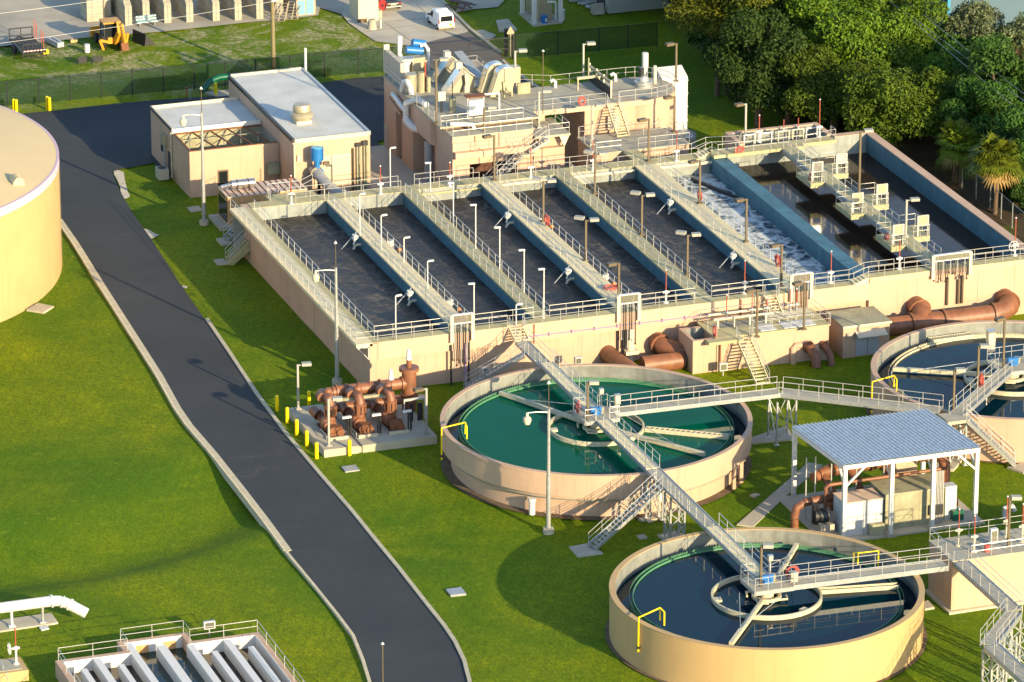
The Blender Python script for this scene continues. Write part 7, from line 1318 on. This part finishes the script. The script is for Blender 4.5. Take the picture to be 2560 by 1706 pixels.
# overhead wires
def wire(label,a,b,sag,r=.03,g='overhead wires'):
    a=Vector(a);b=Vector(b); tag(MB().tube([a.lerp(b,t/10)-Vector((0,0,sag*4*(t/10)*(1-t/10))) for t in range(11)],r,5).build('overhead_wire','aluminium'),label,'wire',g)
z=8.6; wire('upper white overhead wire above the yard at the top left',un(-100,45,z),un(290,-5,z),.1,.018); wire('long white overhead wire slanting over trailer and backhoe to the right',un(-100,122,z),un(700,1,z),.2,.018)
for k,(a,c) in enumerate((((2270,5),(2620,280)),((2255,22),(2620,295)),((2210,-10),(2640,350)))): wire(f'thin overhead wire crossing the trees at the right, {("upper","middle","lower")[k]} one',un(*a,9),un(*c,9),.15,.02)
# ------------------------------------------------------------------ trees
def leafcloud(lobes,n,size,rnd,squash=1.,flat=.35):
    vs=[];fs=[]; tot=sum(l[3]**2 for l in lobes)
    for (cx,cy,cz,r) in lobes:
        k=int(n*r*r/tot)
        for _ in range(k):
            while True:
                d=Vector((rnd.gauss(0,1),rnd.gauss(0,1),rnd.gauss(0,1)))
                if d.length>.01: break
            d.normalize()
            if d.z<-.55: d.z=-d.z*.3
            rr=r*(.62+.45*rnd.random()**.6)*(1+.22*mnoise.noise(d*2.6+Vector((cx,cy,cz))))
            p=Vector((cx,cy,cz))+Vector((d.x*rr,d.y*rr,d.z*rr*squash))
            nrm=(d*.7+Vector((rnd.gauss(0,.6),rnd.gauss(0,.6),rnd.gauss(0,.5)+.35))).normalized()
            a=nrm.orthogonal().normalized(); a.rotate(Matrix.Rotation(rnd.uniform(0,6.28),3,nrm)); b=nrm.cross(a); s=size*rnd.uniform(.6,1.35)
            o=len(vs); bend=nrm*s*.25
            vs+=[p-a*s,p-b*s*.5+bend,p+a*s,p+b*s*.5+bend]; fs.append((o,o+1,o+2,o+3))
    return vs,fs
def oak(name,label,mt,seed,R0,H,n,size,trunk_r=.35,loc=(0,0,0),group='trees along the right side',nl=26,openness=0.,squash=.8,trunks=1,cb=.35):
    rnd=random.Random(seed); t=thing(name,label,'tree',loc,group); lobes=[]
    cz=H*(cb+1)/2; hh=H*(1-cb)/2
    for k in range(nl):
        while True:
            d=Vector((rnd.uniform(-1,1),rnd.uniform(-1,1),rnd.uniform(-.9,1)))
            if .25<d.length<1: break
        f=.55+.45*rnd.random(); r=R0*rnd.uniform(.22,.4)
        lobes.append((d.x*(R0-r*.5),d.y*(R0-r*.5),cz+d.z*(hh-r*.3),r))
    vs,fs=leafcloud(lobes,n,size,rnd,squash)
    L=Vector(loc); b=MB(); b.v=[tuple(Vector(v)+L) for v in vs]; b.f=fs; b.build('crown',mt,t)
    b=MB()
    for q in range(trunks):
        ox=(q-(trunks-1)/2)*1.0; b.tube([L+Vector((ox,0,-.3)),L+Vector((ox+.1,.05,H*.25)),L+Vector((ox*1.3,.1,H*.62))],[trunk_r*1.25,trunk_r,trunk_r*.45],10)
    for l in lobes[:12]:
        b.tube([L+Vector((0,0,H*.25)),L+Vector((l[0]*.5,l[1]*.5,lerp(H*.3,l[2],.6))),L+Vector((l[0],l[1],l[2]))],[trunk_r*.5,trunk_r*.3,.05],6)
    b.build('trunk','bark',t); return t
o1=oak('oak_tree','big bright green oak crown in the middle of the tree group','leaf_oak',1,5.8,11.5,24000,.19,cb=.16)
o2=oak('oak_tree','','leaf_oak',2,5.2,10.,20000,.185,cb=.14)
o3=oak('dark_tree','','leaf_dark',3,5.4,11.5,18000,.2,cb=.12,group='trees along the right side')
def put(o,first,px,py,z,rz,sc,label):
    p=un(px,py,z*sc); p.z=0
    if first: o.location=p; o.rotation_euler=(0,0,rz); o.scale=(sc,)*3; o['label']=label
    else: dup(o,p,rz,label,None,sc)
put(o1,True,2105,95,6.5,.4,1.15,'largest bright green oak crown in the middle of the tree group')
put(o1,False,2010,40,6.5,2.1,1.0,'oak at the top edge left of the largest oak'); put(o1,False,2235,70,6.5,4.,1.05,'oak at the top right of the largest oak beside the blue building')
put(o2,True,2085,215,5.5,.2,1.0,'oak whose lowest leaves hang above the far basin corner'); put(o2,False,2235,255,5.5,1.7,1.05,'oak with thin trunks beside the right basin corner'); put(o2,False,2310,195,5.5,3.3,.85,'smaller oak touching the old drooping palm'); put(o2,False,1960,150,5.5,5.,.9,'oak at the left edge of the bright oaks with dark gap beside it'); put(o1,False,2165,175,6.,5.2,.9,'middle oak crown in front of the largest oak'); put(o2,False,2160,40,5.5,2.5,1.0,'oak crown at the top edge right of the picture centre trees')
put(o3,True,1890,60,6,.3,1.15,'dark shaded tree left of the oaks at the top edge'); put(o3,False,1900,170,6,1.4,1.0,'dark shaded tree below the pine beside the grass strip'); put(o3,False,2500,235,6,2.,1.0,'dark tree at the right edge below the wires'); put(o3,False,2470,330,5,3.,.8,'dark low tree behind the right palms'); put(o3,False,2425,235,4,4.5,.7,'dark tree under the pale sparse tree by the blue building'); put(o3,False,1970,245,4.,5.5,.75,'dark low tree behind the weir chamber'); put(o3,False,2570,400,5,.9,.8,'dark tree at the right edge behind the palm')
put(o3,False,1850,-40,6,3.9,1.2,'dark tree mostly above the top edge left of the oaks'); put(o3,False,1990,-55,6,2.4,1.2,'dark tree mostly above the top edge behind the oaks'); put(o3,False,2150,-70,6,1.1,1.2,'dark tree above the top edge behind the largest oak'); put(o2,False,2395,255,5.5,2.2,.8,'green tree between old palm and right edge trees'); put(o2,False,2545,300,5.5,4.2,1.0,'bright leaved tree at the right edge above the palms'); put(o2,False,2240,-30,5.5,5.6,1.,'oak at the top edge left of the blue warehouse')
pn=oak('pine_tree','tall twin trunk pine with olive needles left of the oaks','leaf_pine',5,6.6,16.5,22000,.17,.24,nl=44,trunks=2,cb=.36,squash=.7); p=un(1805,236); pn.location=(p.x,p.y,0)
dup(pn,un(1680,20),2.0,'pine rising behind the pale shed at the top edge',None,.8)
pa=oak('pale_tree','sparse pale grey green tree with bare forked branches against the blue warehouse','leaf_pale',8,4.2,9.5,6500,.19,.25,nl=16,cb=.45); p=un(2455,222); pa.location=(p.x,p.y,0)
dup(pa,un(2550,225),2.6,'second sparse pale tree at the right edge against the blue warehouse',None,.9); dup(pa,un(2352,135),.9,'small sparse reddish pale tree left of the blue warehouse corner',None,.5)
# shrubs in the shade under the trees
sh0=oak('dark_shrub','','leaf_dark',12,3.2,4.6,7000,.2,.08,cb=.0,nl=14,group='shrubs under the trees',squash=.9)
SHR=((1868,160,1.7),(1935,200,1.7),(2000,235,1.5),(1890,90,2.1),(1800,70,1.9),(1725,45,1.7),(2060,270,1.4),(2130,290,1.2),(2260,310,1.2),(2360,250,1.5),(2420,290,1.2),(2500,270,1.3),(2555,330,1.6),(1870,235,.8),(1905,262,.9),(1945,285,.8),(1985,300,.75),(2030,310,.8),(2090,318,.7),(2150,330,.6),(2230,345,.6),(2300,345,.9),(2340,330,.9),(2440,440,.6),(2430,300,1.0),(2530,500,.8),(2520,430,1.),(2560,540,.6),(1850,200,.9),(2350,270,1.))
for k,(px,py,s) in enumerate(SHR):
    p=un(px,py); l=f'dark shrub in the shade under the trees, number {k+1} of seventeen from the upper left'
    l='dark low shrub in the shade under the trees along the right side'
    if k==0: sh0.location=p; sh0.scale=(s,)*3; sh0['label']=l
    else: dup(sh0,p,k*1.1,l,None,s)
# palms
def palm(label,loc,h,n,ln,seed,dead=.25,mt='leaf_palm'):
    rnd=random.Random(seed); t=thing('fan_palm',label,'palm',loc,'fan palms at the right edge'); L=Vector(loc); b=MB(); db=MB(); top=L+Vector((0,0,h))
    for k in range(n):
        az=rnd.uniform(0,2*PI); el=rnd.uniform(-.75,1.35); dd=el<-.35 and rnd.random()<dead*2.2; B=db if dd else b
        d=Vector((cos(az)*cos(el),sin(az)*cos(el),sin(el))); s=ln*rnd.uniform(.75,1.1); sd=Vector((-sin(az),cos(az),0)); u=d.cross(sd)*-1
        st=top+d*s*.12; mid=top+d*s*.5+Vector((0,0,.1)); m=13
        B.tube([top,st,mid],.03,4,False)
        for q in range(m):
            a=-1.35+2.7*q/(m-1); dirv=(d*cos(a)+sd*sin(a)); l=s*.62*(1-.18*abs(a)); tip=mid+dirv*l+Vector((0,0,-l*(.28+.22*rnd.random()))); w_=.095; pm=mid+dirv*l*.5+Vector((0,0,-l*.04)); nn=dirv.cross(u).normalized()*w_
            o=len(B.v); B.v+=[tuple(mid),tuple(pm-nn),tuple(tip),tuple(pm+nn)]; B.f.append((o,o+1,o+2,o+3))
    b.build('fronds',mt,t)
    if db.v: db.build('dead_fronds','palm_dead',t)
    MB().tube([L+Vector((0,0,-.3)),L+Vector((.1,0,h*.5)),top],[.24,.2,.22],10).build('trunk','bark',t); return t
for k,(px,py,pc,n,ln,l) in enumerate(((2487,532,400,110,2.9,'tall fan palm with yellow lower fronds standing by the chain link fence'),(2400,462,368,80,2.6,'fan palm left of the tall palm behind the basin wall'),(2400,330,240,90,2.9,'old drooping fan palm with brown skirt beside the oaks'),(2385,455,350,24,2.3,'small thin fan palm at the left of the palm group'),(2550,470,360,40,2.7,'dark fan palm at the right edge'))):
    p=un(px,py); palm(l,(p.x,p.y,0),hz(pc,p.x,p.y),n,ln,20+k,.6 if k==2 else .25,'leaf_palm')

q=un(2760,742); dup(o2,q,1.2,'oak standing right of the picture whose shade falls on the basin wall',None,.9)
